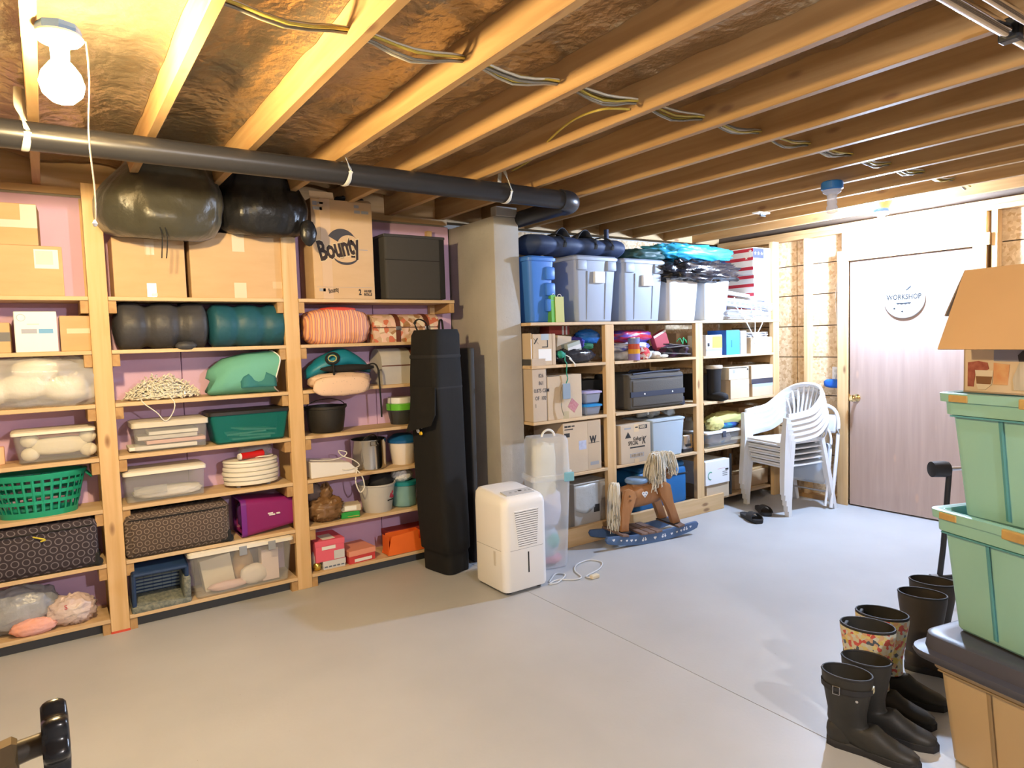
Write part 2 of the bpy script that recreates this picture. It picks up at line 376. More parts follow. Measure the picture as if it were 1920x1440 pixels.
q = MB(); q.box(XR+.004, XR+.013, 3.066, 3.078, kp.z-.03, kp.z+.03); q.build('latch_plate', BRASS, door)
# ================================================================ lamps
def lampholder(name, label, pos, col, strength, chain=None, rb=.055):
    t = thing(name, label, 'lamp', (pos.x, pos.y, pos.z))
    top = ZC-pos.z
    q = MB(); q.lathe([(.052, top+.001), (.056, top-.012), (.054, top-.022)], 8); q.build('junction_box', pm('blue junction box', (.06, .16, .42), .5), t)
    q = MB(); q.lathe([(.055, top-.022), (.060, top-.030), (.050, top-.042), (.024, top-.050), (.022, .062), (.016, .060)], 24); q.build('lampholder_base', WHITEP, t, smooth=40)
    q = MB(); q.lathe([(.004, -rb), (rb*.5, -rb*.86), (rb*.87, -rb*.5), (rb, 0), (rb*.87, rb*.5), (rb*.55, rb*.95), (.016, rb*1.25)], 20)
    q.build('bulb', pm('glowing bulb glass %.2f' % pos.x, (1, 1, 1), .3, emit=col, estr=strength), t, smooth=60)
    if chain:
        q = MB(); p0 = Vector((.062, -.02, top-.035)); p1 = Vector(chain)-pos
        pts = [p0.lerp(p1, k/10)+Vector((.004*math.sin(k*.9), 0, 0)) for k in range(11)]
        q.tube(pts, .0022, 6); q.build('pull_chain', pm('bead chain', (.8, .72, .55), .3, .6), t)
        q = MB(); q.lathe([(.002, .004), (.007, -.006), (.004, -.014)], 8, tuple(p1)); q.build('chain_end', WHITEP, t)
    return t
lampholder('bare_bulb_lamp', 'glaring warm bare bulb in a porcelain pull-chain holder above the pipe', WARM_POS, WARM_COL, WARM_STR, P(178, 415, Y=2.25))
lampholder('bare_bulb_lamp', 'bright cold white bare bulb under the joists in front of the door', COOL_POS, COOL_COL, COOL_STR)
lampholder('bare_bulb_lamp', 'added fill bulb in a white ceiling holder behind the camera position', FILL_POS, FILL_COL, FILL_STR)
# ================================================================ left shelving
TH = .021
ZL = [1.772+TH, 1.492+TH, 1.211+TH, .9285+TH, .654+TH, .362+TH, .062+TH]      # shelf tops, from the top
lsh = thing('shelving_unit', 'floor-to-ceiling pine and plywood storage shelves against pink foam wall', 'shelves', (0, YL0, 0))
for px in (-.79, .201, 1.197):
    q = MB(); q.box(px, px+.088, 0, .038, .0, 2.372, bev=.003); q.build('post', PINE_Z, lsh, loc=None)
    if abs(px-.201) < .01: q = MB(); q.box(px-.001, px+.089, -.0012, .02, 0, .012); q.build('red_paint_mark', pm('red paint', (.62, .08, .04), .6), lsh)
    q = MB(); q.box(px, px+.088, .265, .30-.03, 0, 2.34); q.build('rear_post', PINE_Z, lsh)
    for z in ZL:
        for sx in (px-.0375, px+.0885):
            if sx > -.8:
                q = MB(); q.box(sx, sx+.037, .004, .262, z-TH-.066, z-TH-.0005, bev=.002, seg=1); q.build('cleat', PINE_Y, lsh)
for z in ZL:
    for a, b in ((-.79+.0885, .2005), (.2895, 1.1965), (1.2855, 2.375)):
        q = MB(); q.box(a, b, -.004, .262, z-TH, z, bev=.002, seg=1); q.build('shelf_board', PLY, lsh)
for z in ZL:
    q = MB(); q.box(2.338, 2.375, .004, .262, z-TH-.066, z-TH-.0005, bev=.002, seg=1); q.build('cleat', PINE_Y, lsh)
q = MB(); q.box(2.30, 2.338, .225, .262, 0, 2.3); q.build('rear_post', PINE_Z, lsh)
q = MB(); q.box(-.7, 2.37, .05, .07, 0, ZL[6]-TH-.0005); q.build('toe_board', pm('dark painted toe board', (.07, .075, .085), .7), lsh)
# ================================================================ right shelving
YR0 = 3.70; DR = .56
ZR = [1.597+TH, 1.300+TH, .912+TH, .512+TH]
rsh = thing('shelving_unit', 'open pine shelves with three bays between concrete pier and stud wall', 'shelves', (0, YR0, 0))
for px in (3.40, 4.40, 5.462):
    q = MB(); q.box(px, px+.089, 0, .038, .0, ZR[0]-TH if px < 5 else 2.32, bev=.003); q.build('post', PINE_Z, rsh)
    q = MB(); q.box(px, px+.089, DR-.04, DR, .0, ZR[0]-TH); q.build('rear_post', PINE_Z, rsh)
    for z in ZR[1:]:
        q = MB(); q.box(px+.02, px+.058, .038, DR-.04, z-TH-.07, z-TH-.0005); q.build('cleat', PINE_Y, rsh)
q = MB(); q.box(2.72, 5.55, -.004, DR, ZR[0]-TH, ZR[0], bev=.002, seg=1); q.build('shelf_board', PLY, rsh)
for z in ZR[1:]:
    for a, b in ((2.72, 3.3995), (3.4895, 4.3995), (4.4895, 5.4615)):
        q = MB(); q.box(a, b, -.004, DR, z-TH, z, bev=.002, seg=1); q.build('shelf_board', PLY, rsh)
q = MB(); q.box(2.72, 4.74, -.002, .036, .0, .135, bev=.003); q.build('base_board', PINE_X, rsh)
q = MB(); q.box(2.72, 5.46, .038, DR, .075, .095); q.build('shelf_board', PLY, rsh)
# ================================================================ builders for stored goods
CARD = pm('cardboard', (.56, .37, .20), .85, col2=(.61, .415, .235), nscale=5, bump=.05, bscale=70, stretch=(1, 1, 4))
CARD2 = pm('pale cardboard', (.54, .42, .29), .85, col2=(.60, .475, .335), nscale=4, bump=.06, bscale=60)
CLEAR = thin('clear plastic', (.86, .87, .86), .11, .2); MILK = thin('frosted plastic', (.80, .82, .82), .24, .4)
IVORY = pm('ivory plastic lid', (.80, .76, .66), .45); CLOTHW = pm('white cloth', (.74, .70, .66), .9, bump=.3, bscale=25)
DIM = {}
def cbox(name, label, cat, x0, x1, z0, z1, y0, d, mat, group=None, rz=0, bev=.004, tilt=0, bulge=0.):
    """box standing on z0 with its front at y0; returns the thing, body as a part"""
    w_, h = x1-x0, z1-z0
    t = thing(name, label, cat, ((x0+x1)/2, y0+d/2, z0), rz, group)
    if tilt: t.rotation_euler[1] = tilt
    q = MB(); q.box(-w_/2, w_/2, -d/2, d/2, 0, h, bev=bev)
    q.build('body', mat, t); DIM[t.name] = (w_, d, h)
    return t
def decal(t, name, u0, u1, v0, v1, mat, face='front', up=.0007, label=None):
    w_, d, h = DIM[t.name]; q = MB(); e = .0004
    if face == 'front': q.box(-w_/2+w_*u0, -w_/2+w_*u1, -d/2-up, -d/2+e, h*v0, h*v1)
    elif face == 'left': q.box(-w_/2-up, -w_/2+e, d/2-d*u0, d/2-d*u1, h*v0, h*v1)
    else: q.box(-w_/2+w_*u0, -w_/2+w_*u1, -d/2+d*v0, -d/2+d*v1, h-e, h+up)
    return q.build(name, mat, t)
def print_on(t, s, u, v, size, mat=INK, **k):
    w_, d, h = DIM[t.name]
    return lettering(t, s, -w_/2+w_*u, -d/2-.0009, h*v, size, mat, **k)
def cardbox(label, px0, pyt, px1, z0, y0, d, mat=CARD, name='cardboard_box', group=None, rz=0, tape=True, pyb=None, tilt=0, tapemat=None):
    zmid = P((px0+px1)/2, pyt, Y=y0).z
    ym = pyb if pyb else (pyt + 40)
    a = P(px0, ym, Y=y0).x; b = P(px1, ym, Y=y0).x
    t = cbox(name, label, 'box', a, b, z0, zmid, y0, d, mat, group, rz, tilt=tilt)
    if tape:
        tm = tapemat or TAPE
        decal(t, 'tape', .44, .57, .72, .985, tm); decal(t, 'tape', .44, .57, -.0, .24, tm); decal(t, 'tape', .44, .57, .02, .98, tm, 'top')
    decal(t, 'flap_seam', .0+.01, .99, .497, .503, pm('cardboard seam', (.2, .12, .06), .9), 'top')
    return t
def tub(t, w_, d, h, mat, tx=.02, ty=.015, wall=.003, r=.02, rim=.008, rimmat=None, z0=0.):
    """open tapered tub with a rolled rim"""
    def loop(W, D, z, rr, n=5):
        L_ = []
        for cx, cy, a0 in ((W/2-rr, D/2-rr, 0), (-W/2+rr, D/2-rr, 90), (-W/2+rr, -D/2+rr, 180), (W/2-rr, -D/2+rr, 270)):
            for k in range(n): a = R(a0+90*k/(n-1)); L_.append((cx+rr*math.cos(a), cy+rr*math.sin(a), z0+z))
        return L_
    q = MB(); W0, D0 = w_-2*tx, d-2*ty
    q.rings([loop(W0-.02, D0-.02, 0, r*.6), loop(W0, D0, .01, r), loop(w_, d, h, r), loop(w_-2*wall, d-2*wall, h, r*.9), loop(W0-2*wall, D0-2*wall, .012, r*.9)], True, True)
    b = q.build('tub', mat, t, smooth=35)
    if rim:
        q = MB(); q.rings([loop(w_-.001, d-.001, h-rim, r), loop(w_+2*rim, d+2*rim, h-rim, r+rim), loop(w_+2*rim, d+2*rim, h+.001, r+rim), loop(w_-2*wall, d-2*wall, h+.001, r)], False, False)
        q.build('rim', rimmat or mat, t, smooth=35)
    return loop
def lid(t, w_, d, z, mat, th=.016, over=.008, r=.02, dome=.004):
    q = MB(); a = MB()
    def loop(W, D, z_, rr, n=5):
        L_ = []
        for cx, cy, a0 in ((W/2-rr, D/2-rr, 0), (-W/2+rr, D/2-rr, 90), (-W/2+rr, -D/2+rr, 180), (W/2-rr, -D/2+rr, 270)):
            for k in range(n): g = R(a0+90*k/(n-1)); L_.append((cx+rr*math.cos(g), cy+rr*math.sin(g), z_))
        return L_
    W, D = w_+2*over, d+2*over
    q.rings([loop(W, D, z-th*.4, r), loop(W, D, z+th*.5, r), loop(W-.012, D-.012, z+th*.6, r), loop(W-.03, D-.03, z+th*.6+dome, r*.8), loop(W-.07, D-.07, z+th*.6+dome, r*.6)])
    return q.build('lid', mat, t, smooth=35)
def clearbin(label, px0, pyt, px1, z0, y0, d, pyb=None, mat=CLEAR, lidmat=IVORY, tx=.018, latch=None, group=None, name='storage_bin', lth=.016, rz=0):
    zt = P((px0+px1)/2, pyt, Y=y0).z; ym = pyb or pyt+30
    a, b = P(px0, ym, Y=y0).x, P(px1, ym, Y=y0).x; w_, h = b-a, zt-z0-lth*.6-.004
    t = thing(name, label, 'storage bin', ((a+b)/2, y0+d/2, z0), rz, group); DIM[t.name] = (w_, d, h)
    over = .006; tub(t, w_-2*over, d-2*over, h, mat, tx=tx, ty=.012, rim=.005)
    lid(t, w_-2*over, d-2*over, h, lidmat, lth, over)
    if latch:
        for u in latch[1]:
            q = MB(); q.box(-w_/2+w_*u-.022, -w_/2+w_*u+.022, -d/2-.004, -d/2+.004, h-.045, h+.008, bev=.003); q.build('latch', latch[0], t)
    return t
def blob1(name, label, cat, c, size, mat, e=2.4, amp=.08, fs=3., seed=1, flatbot=.9, ridge=0., group=None, rz=0, nu=40, nv=24, part='body'):
    t = thing(name, label, cat, (c[0], c[1], c[2]), rz, group)
    q = MB(); q.blob((0, 0, size[2]/2*(flatbot if flatbot else 1)), size, e, nu, nv, amp, fs, seed, flatbot, ridge); q.build(part, mat, t, smooth=180)
    return t
def roll(t, w_, ry, rz_, mat, puffs=3, dip=.16, name='roll', n=26, seed=0, amp=.04):
    q = MB(); rings = []; K = puffs*10
    for i in range(K+1):
        u = i/K; k = 1-dip*(abs(math.cos(PI*puffs*u))**6)
        if u < .04: k *= .35+u/.04*.6
        if u > .96: k *= .35+(1-u)/.04*.6
        ring = []
        for j in range(n):
            a = 2*PI*j/n; kk = k*(1+amp*mnoise.noise(Vector((u*5, math.cos(a)*1.5, math.sin(a)*1.5+seed))))
            z = math.sin(a)*rz_*kk; y = math.cos(a)*ry*kk
            ring.append((-w_/2+w_*u, y, max(z, -rz_*.95)+rz_*.95))
        rings.append(ring)
    q.rings(rings); return q.build(name, mat, t, smooth=180)
def suitcase(label, x0, x1, z0, z1, y0, d, mat, trim, name='suitcase', group=None, wheels='right', rz=0):
    w_, h = x1-x0, z1-z0
    t = thing(name, label, 'suitcase', ((x0+x1)/2, y0+d/2, z0), rz, group); DIM[t.name] = (w_, d, h)
    q = MB(); q.box(-w_/2, w_/2, -d/2+.008, d/2, 0.004, h*.97, bev=.028, seg=4); q.build('shell', mat, t, smooth=40)
    q = MB(); q.box(-w_/2+.03, w_/2-.03, -d/2, -d/2+.03, h*.10, h*.80, bev=.012, seg=3); q.build('front_pocket', mat, t, smooth=40)
    def frame(e, z): return [(-w_/2+e, -d/2+.006, z*h) , (w_/2-e, -d/2+.006, z*h)]
    q = MB(); q.tube([(-w_/2+.02, -d/2+.008, h*.86), (-w_/4, -d/2+.004, h*.855), (w_/4, -d/2+.004, h*.855), (w_/2-.02, -d/2+.008, h*.86)], .004, 6); q.build('zipper', trim, t)
    q = MB(); q.tube([(-w_*.2, 0, h*.95), (-w_*.17, -.01, h*.95+.022), (w_*.17, -.01, h*.95+.022), (w_*.2, 0, h*.95)], .009, 8); q.build('carry_handle', trim, t, smooth=60)
    s = 1 if wheels == 'right' else -1
    for yy in (-d/2+.03, d/2-.04):
        for zz in (.022,):
            q = MB(); q.lathe([(.006, -.012), (.020, -.012), (.022, 0), (.020, .012), (.006, .012)], 16, (s*(w_/2-.004), yy, zz), axis='y'); q.build('wheel', trim, t, smooth=40)
        q = MB(); q.box(s*(w_/2-.06) if s > 0 else -w_/2-.002, s*(w_/2+.002) if s > 0 else -w_/2+.06, yy-.02, yy+.02, .01, .075, bev=.008); q.build('corner_guard', trim, t)
    return t
def pot(t, prof, mat, name='pot', n=32, smooth=40): q = MB(); q.lathe(prof, n); return q.build(name, mat, t, smooth=smooth)
def bucket_prof(r0, r1, h, wall=.003): return [(.002, .0), (r0*.96, .0), (r0, .006), (r1, h-.012), (r1+.006, h-.010), (r1+.006, h), (r1-wall, h), (r0-wall, .008), (.002, .008)]
def arc(c, r, a0, a1, n, plane='xz'):
    o = []
    for k in range(n+1):
        a = R(a0+(a1-a0)*k/n); x, y = r*math.cos(a), r*math.sin(a)
        o.append((c[0]+x, c[1], c[2]+y) if plane == 'xz' else ((c[0]+x, c[1]+y, c[2]) if plane == 'xy' else (c[0], c[1]+x, c[2]+y)))
    return o
def smoothpath(pts, n=6):
    pts = [Vector(p) for p in pts]; out = []
    for i in range(len(pts)-1):
        p0, p1, p2, p3 = pts[max(i-1, 0)], pts[i], pts[i+1], pts[min(i+2, len(pts)-1)]
        for k in range(n):
            t = k/n; out.append(.5*((2*p1)+(p2-p0)*t+(2*p0-5*p1+4*p2-p3)*t*t+(3*p1-p0-3*p2+p3)*t**3))
    out.append(pts[-1]); return out
# ================================================================ left shelves: goods
YF = 4.135
GB = 'things stored on the left shelves'
# --- bay beside the frame edge, top to bottom
t = cardbox('big plain cardboard box with pasted address label, under a smaller taped box', -95, 458, 118, ZL[0], YF, .24, tape=False)
decal(t, 'shipping_label', .735, .96, .55, .93, PAPERW); decal(t, 'label_print', .75, .91, .63, .90, pm('pale grey print', (.58, .58, .58), .7), up=.0014)
b1h = DIM[t.name][2]
t = cardbox('small cardboard box sealed with grey tape, lying on a bigger labelled box', -90, 378, 72, ZL[0]+b1h, YF+.01, .2, tape=False, rz=R(-3))
decal(t, 'tape', 0, 1, .42, .60, pm('grey duct tape', (.55, .54, .50), .4)); decal(t, 'tape', .80, 1, .60, .98, MATS['grey duct tape'])
t = cardbox('small brown box with dark printed band beside white appliance box', -70, 605, 20, ZL[1], YF, .2, tape=False, pyb=640)
decal(t, 'printed_band', 0, 1, .38, .68, pm('dark printed band', (.16, .16, .17), .6))
t = cbox('appliance_box', 'glossy white appliance box with round blue emblem and two printed bars', 'box', P(27, 625, Y=YF-.01).x, P(108, 625, Y=YF-.01).x, ZL[1], P(66, 584, Y=YF).z, YF-.01, .16, pm('white gloss carton', (.84, .84, .83), .4))
decal(t, 'printed_bar', .16, .52, .46, .57, pm('slate print', (.33, .36, .47), .5)); decal(t, 'printed_bar', .56, .90, .46, .57, pm('blue print', (.13, .36, .66), .5))
w_, d_, h_ = DIM[t.name]
for a_ in range(1):
    q = MB(); q.tube([(-w_*.33+.017*math.cos(k*PI/8), -d_/2-.0005, h_*.85+.017*math.sin(k*PI/8)) for k in range(16)], .0022, 6, closed=True); q.build('emblem', pm('pale blue print', (.45, .55, .66), .5), t)
decal(t, 'printed_line', .30, .58, .675, .70, MATS['pale grey print'])
t = cardbox('brown cardboard box with crinkled shiny tape beside white appliance box', 113, 592, 176, ZL[1], YF+.03, .18, tape=False, pyb=630)
decal(t, 'tape', .2, 1., .50, .64, TAPEW)
# clear bag of white stuff
t = blob1('plastic_bag', 'big clear plastic bag stuffed with white padding, lying on a shelf', 'bag', (P(70, 725, Y=4.22).x, 4.235, ZL[2]), (.64, .28, .272), thin('crinkly clear film', (.9, .9, .88), .35, .18, .6, 14), 3, .10, 4, 3, .9, .06)
for k, (dx, dz, s) in enumerate(((-.2, 0, .2), (-.05, .02, .22), (.12, .0, .2), (.0, .1, .2))):
    q = MB(); q.blob((dx, 0, .09+dz), (s, .2, .13), 2.2, 20, 12, .12, 4, k); o = q.build('padding', pm('white padding', (.80, .77, .70), .9, bump=.3, bscale=20), t, smooth=180)
# clear bin with a bone-shaped white pillow
t = clearbin('clear storage bin with ivory lid and bone-shaped cushion inside', 18, 806, 180, ZL[3], YF-.012, .24, pyb=815, tx=.022)
cx = t.location.x
o = thing('cushion', 'white bone-shaped cushion with pink edge inside a clear bin', 'cushion', (cx+.02, YF+.05, ZL[3]+.012))
q = MB(); q.blob((0, 0, .07), (.24, .07, .09), 3, 24, 12, .06, 3, 2)
for sx in (-1, 1):
    for sz in (.035, .105): q.blob((sx*.125, 0, sz), (.08, .08, .07), 2, 16, 10, .05, 3, 5)
q.build('cover', pm('cream plush', (.74, .68, .56), .95, bump=.2, bscale=60), o, smooth=180)
q = MB(); q.blob((0, .04, .115), (.27, .07, .05), 2.5, 20, 10, .1, 4, 8); q.build('edging', pm('coral plush', (.75, .33, .27), .95), o, smooth=180)
q = MB(); q.box(0, .07, 0, .05, 0, .09, bev=.006); o = q.build('foam_block', pm('peach foam', (.85, .52, .36), .9), None, loc=(P(-5, 860, Y=4.25).x-.04, 4.25, ZL[3])); tag(o, 'small peach foam block beside clear bin with bone cushion', 'block')
# green laundry basket
bx = P(72, 925, Y=4.24)
t = thing('laundry_basket', 'green plastic laundry basket with square holes and side handles', 'basket', (bx.x, 4.245, ZL[4]))
GRN = pm('green plastic', (.01, .30, .19), .38)
rt, rb_, hh = .205, .165, .222
def bring(z, ex=1.): u = z/hh; r_ = rb_+(rt-rb_)*u; return r_
q = MB(); q.lathe([(.002, 0), (rb_, 0), (rb_+.006, .03), (rb_+.003, .03), (rb_-.004, .006), (.002, .006)], 36, ex=1, ey=.55); q.build('base', GRN, t, smooth=40)
q = MB(); q.lathe([(rt-.004, hh-.03), (rt+.004, hh-.03), (rt+.016, hh-.008), (rt+.016, hh), (rt-.003, hh)], 36, cap0=False, cap1=False, ex=1, ey=.55); q.build('rim', GRN, t, smooth=40)
for zc in (.078, .125, .168):
    q = MB(); r_ = bring(zc); q.lathe([(r_+.003, zc-.009), (r_+.004, zc+.009), (r_-.001, zc+.009), (r_-.001, zc-.009), (r_+.003, zc-.009)], 36, cap0=False, cap1=False, ex=1, ey=.55); q.build('band', GRN, t, smooth=40)
q0 = MB(); me_bar = None
for k in range(30):
    a = 2*PI*k/30; q = MB()
    c0 = Vector((rb_*math.cos(a), rb_*.55*math.sin(a), .028)); c1 = Vector((rt*math.cos(a), rt*.55*math.sin(a), hh-.028))
    q.tube([c0, c1], .0075, 4, flat=.5); q.build('slat', GRN, t)
for s in (-1, 1):
    q = MB(); q.tube([(s*(rt+.005), -.04, hh-.02), (s*(rt+.03), -.035, hh-.05), (s*(rt+.03), .035, hh-.05), (s*(rt+.005), .04, hh-.02)], .006, 8); q.build('handle', GRN, t, smooth=60)
# dark purple ring suitcase
a, b, zt, zb = fr(-70, 985, 186, 1090, YF-.03)
PURP = ringpat('dark plum fabric with rings', (.030, .022, .030), (.15, .13, .15), .046, .0155, .0045); BRN = ringpat('brown fabric with rings', (.075, .052, .042), (.24, .19, .15), .037, .012, .0035)
BLKF = pm('black webbing', (.012, .012, .013), .8)
t = suitcase('dark plum suitcase printed with rings, lying flat below green basket', a, b, ZL[5], P(60, 985, Y=YF).z, YF-.04, .27, PURP, BLKF)
q = MB(); q.tube(smoothpath([(0, -.139, .21), (.03, -.15, .2), (.05, -.152, .19), (.03, -.15, .185)]), .004, 6); q.build('yellow_tag', pm('yellow cord', (.6, .5, .05), .6), t)
# bags on the bottom shelf
p = P(45, 1150, Y=4.2)
t = blob1('plastic_bag', 'grey plastic shopping bag full of soft things below the plum suitcase', 'bag', (p.x-.02, 4.25, ZL[6]), (.36, .2, .25), thin('grey blue film', (.45, .48, .55), .6, .25, .6, 16), 2.2, .16, 5, 6, .9, .15)
q = MB(); q.blob((0, 0, .08), (.26, .15, .13), 2.3, 20, 12, .2, 5, 9, .9); q.build('contents', CLOTHW, t, smooth=180)
p = P(135, 1165, Y=4.16)
t = blob1('plastic_bag', 'white plastic bag with red print and pink things inside', 'bag', (p.x, 4.20, ZL[6]), (.24, .16, .16), thin('pinkish white film', (.86, .70, .68), .7, .25, .6, 18), 2.1, .2, 5, 11, .9, .2)
q = MB(); q.blob((.02, 0, .06), (.1, .09, .07), 2.2, 16, 10, .1, 5, 9, .9); q.build('contents', pm('pale green cloth', (.5, .68, .5), .9), t, smooth=180)
lettering(t, 'S', -.03, -.074, .10, .035, pm('red print', (.6, .06, .08), .6), name='printed_mark')
p = P(72, 1172, Y=4.13)
blob1('cloth_bundle', 'orange and pink cloth bundle in front of grey plastic bag', 'cloth', (p.x-.02, 4.155, ZL[6]), (.20, .08, .085), pm('orange pink cloth', (.85, .36, .20), .85, col2=(.72, .45, .50), nscale=9, bump=.3), 2.2, .12, 5, 13, .9, .1)

# --- middle bay
t = cardbox('plain cardboard box under the olive stuff sack', 212, 447, 348, ZL[0], YF, .245, pyb=510)
t.location.z = ZL[0]; decal(t, 'scuff', .5, .58, .02, .07, PAPERW, up=.0016)
hB = DIM[t.name][2]
t = cardbox('wide cardboard box with strips of tape under the black sack', 357, 438, 533, ZL[0], YF, .245, pyb=510, tapemat=TAPEW)
decal(t, 'tape', .86, 1, .16, .27, TAPE); hB2 = DIM[t.name][2]
OLIVE = pm('shiny olive black nylon', (.050, .047, .032), .34, bump=.9, bscale=11, sheen=.2); BLKN = pm('shiny black nylon', (.012, .012, .013), .33, bump=.9, bscale=11)
a = P(176, 400, Y=4.0).x; b = P(420, 400, Y=4.0).x; ztop = P(320, 300, Y=4.1).z
t = thing('stuff_sack', 'bulging olive black nylon sack with drawstrings on top of cardboard box', 'bag', ((a+b)/2, 4.08, ZL[0]+hB-.004))
def sackprof(q, W, D, H, sx, seed):
    rings = []; nu = 72
    for j in range(23):
        v = j/22; z = H*v
        k = (.80+.20*math.sin(min(1, v*4)*PI/2))*(1-.50*max(0, (v-.38)/.62)**1.5)*(.86 if v == 0 else 1); k *= (1 if v < .97 else .8)
        dx = sx*W*max(0, v-.3)
        rings.append([(dx+W/2*k*math.copysign(abs(math.cos(a_))**.8, math.cos(a_))*(1+.06*mnoise.noise(Vector((math.cos(a_)*2, math.sin(a_)*2, v*3+seed)))+.05*mnoise.noise(Vector((math.cos(a_)*6, math.sin(a_)*6, v*2.5+seed)))), D/2*k*math.copysign(abs(math.sin(a_))**.8, math.sin(a_))*(1+.10*mnoise.noise(Vector((math.cos(a_)*3, math.sin(a_)*3, v*4+seed)))+.07*mnoise.noise(Vector((math.cos(a_)*7, math.sin(a_)*7, v*3+seed)))), z - (.025*max(0, math.sin(-a_))*(1-v)**6) + .012*mnoise.noise(Vector((math.cos(a_)*2, math.sin(a_)*2, v*2+seed)))) for a_ in [2*PI*i/nu for i in range(nu)]])
    q.rings(rings)
q = MB(); sackprof(q, b-a, .46, ztop-t.location.z+.02, .16, 1); q.build('sack', OLIVE, t, smooth=180)
for dx in (-.035, -.012):
    q = MB(); q.tube(smoothpath([(dx, -.235, .02), (dx+.006, -.245, -.03), (dx+.002, -.238, -.10), (dx-.004+abs(dx)*.1, -.236, -.135)]), .0028, 6); o = q.build('drawstring', BLKF, t)
a = P(404, 390, Y=4.05).x; b = P(580, 390, Y=4.05).x; ztop = P(500, 322, Y=4.1).z
t = thing('stuff_sack', 'black nylon sack squeezed under the pipe beside the paper towel carton', 'bag', ((a+b)/2, 4.12, ZL[0]+hB2-.004))
q = MB(); sackprof(q, b-a, .42, ztop-t.location.z+.02, -.03, 5); q.build('sack', BLKN, t, smooth=180)
q = MB(); q.blob(((b-a)*.40, -.19, -.0), (.10, .05, .15), 1.9, 16, 10, .1, 4, 3); q.build('sack_corner', BLKN, t, smooth=180)
# sleeping bags
a, b = P(207, 610, Y=4.22).x, P(388, 610, Y=4.22).x
t = thing('sleeping_bag', 'rolled charcoal quilted sleeping bag on a shelf', 'sleeping bag', ((a+b)/2+.01, 4.25, ZL[1]))
roll(t, b-a, .125, .132, pm('charcoal nylon', (.045, .046, .055), .5, bump=.8, bscale=12), 3, .16)
q = MB(); q.blob((.1, -.12, .012), (.11, .06, .05), 2.2, 18, 10, .15, 4, 3); q.build('bag_end', MATS['charcoal nylon'], t, smooth=180)
a, b = P(378, 610, Y=4.22).x, P(534, 610, Y=4.22).x
t = thing('sleeping_bag', 'rolled teal quilted sleeping bag beside the charcoal one', 'sleeping bag', ((a+b)/2+.02, 4.25, ZL[1]))
roll(t, b-a-.02, .125, .128, pm('teal nylon', (.012, .085, .125), .5, bump=.7, bscale=12), 3, .10, seed=4)
# string lights heap
p = P(305, 735, Y=4.23)
t = thing('string_lights', 'tangled heap of white string lights with a loop hanging off the shelf', 'string lights', (p.x, 4.24, ZL[2]))
WIRE = pm('white wire', (.72, .70, .62), .5); BULBS = pm('clear mini bulbs', (.80, .76, .64), .15, coat=.5)
pts = []; r2 = random.Random(3)
for k in range(420):
    a_ = k*.61+r2.random()*1.6; rr = math.sqrt(r2.random()); x = .19*rr*math.cos(a_)*(1+.1*math.sin(k*.05)); y = .105*rr*math.sin(a_); z = .008+(1-rr**2)*.125*r2.random()**.6
    pts.append((x, y, z))
q = MB(); q.tube(smoothpath(pts, 2), .0026, 4); o = q.build('wire', WIRE, t); o['kind'] = 'stuff'
q = MB()
for k in range(330):
    a_ = r2.random()*2*PI; rr = math.sqrt(r2.random()); c = Vector((.195*rr*math.cos(a_), .11*rr*math.sin(a_), .008+(1-rr**2)*.135*r2.random()**.5))
    d = Vector((r2.uniform(-1, 1), r2.uniform(-1, 1), r2.uniform(-.3, 1))).normalized(); q.tube([c, c+d*.011, c+d*.022], [.0045, .0048, .002], 5)
o = q.build('mini_bulbs', BULBS, t); o['kind'] = 'stuff'
q = MB(); q.tube(smoothpath([(-.12, -.10, .02), (-.11, -.128, -.01), (-.05, -.13, -.065), (-.01, -.13, -.115), (.03, -.13, -.07), (.04, -.13, -.02), (.02, -.11, .02)]), .003, 6); q.build('hanging_loop', WIRE, t)
# teal shopping bag lying on its side
p = P(468, 720, Y=4.2)
t = thing('shopping_bag', 'soft mint green tote bag lying on its side with its mouth open', 'bag', (p.x, 4.235, ZL[2]), R(-4))
MINTF = pm('mint green cloth', (.13, .40, .33), .8, bump=.25, bscale=14)
q = MB(); prof = [(-.215, .07, .03, .10), (-.20, .11, .07, .15), (-.12, .122, .115, .21), (.0, .125, .125, .24), (.10, .12, .12, .245), (.15, .118, .115, .25)]
rings = []
for x, dy, dz, top in prof:
    rings.append([(x+.02*math.sin(3*a_), dy*math.copysign(abs(math.cos(a_))**.75, math.cos(a_))*(1+.08*mnoise.noise(Vector((x*9, math.cos(a_)*2, math.sin(a_)*2)))), max(0, top/2+top/2*math.copysign(abs(math.sin(a_))**.75, math.sin(a_))*(1+.1*mnoise.noise(Vector((x*9, 3+math.cos(a_)*2, math.sin(a_)*2)))))) for a_ in [2*PI*i/30 for i in range(30)]])
q.rings(rings, True, False); q.build('bag_cloth', MINTF, t, smooth=180)
q = MB(); q.tube([rings[-1][i] for i in range(30)], .004, 6, closed=True); q.build('mouth_edge', PAPERW, t)
q = MB(); q.blob((.10, 0, .12), (.14, .19, .2), 2.4, 18, 12, .2, 4, 4); q.build('contents', pm('mixed dark paper', (.25, .20, .17), .8, col2=(.5, .46, .4), nscale=14, ncon=.1), t, smooth=180)
q = MB(); q.sheet(lambda u, v: (-.06+.2*u, -.128-.008*math.sin(u*9)+.01*v, .04+.11*v*(1-abs(u-.5))), 10, 5, .002); q.build('fold', pm('deep teal cloth', (.03, .18, .20), .8), t, smooth=180)
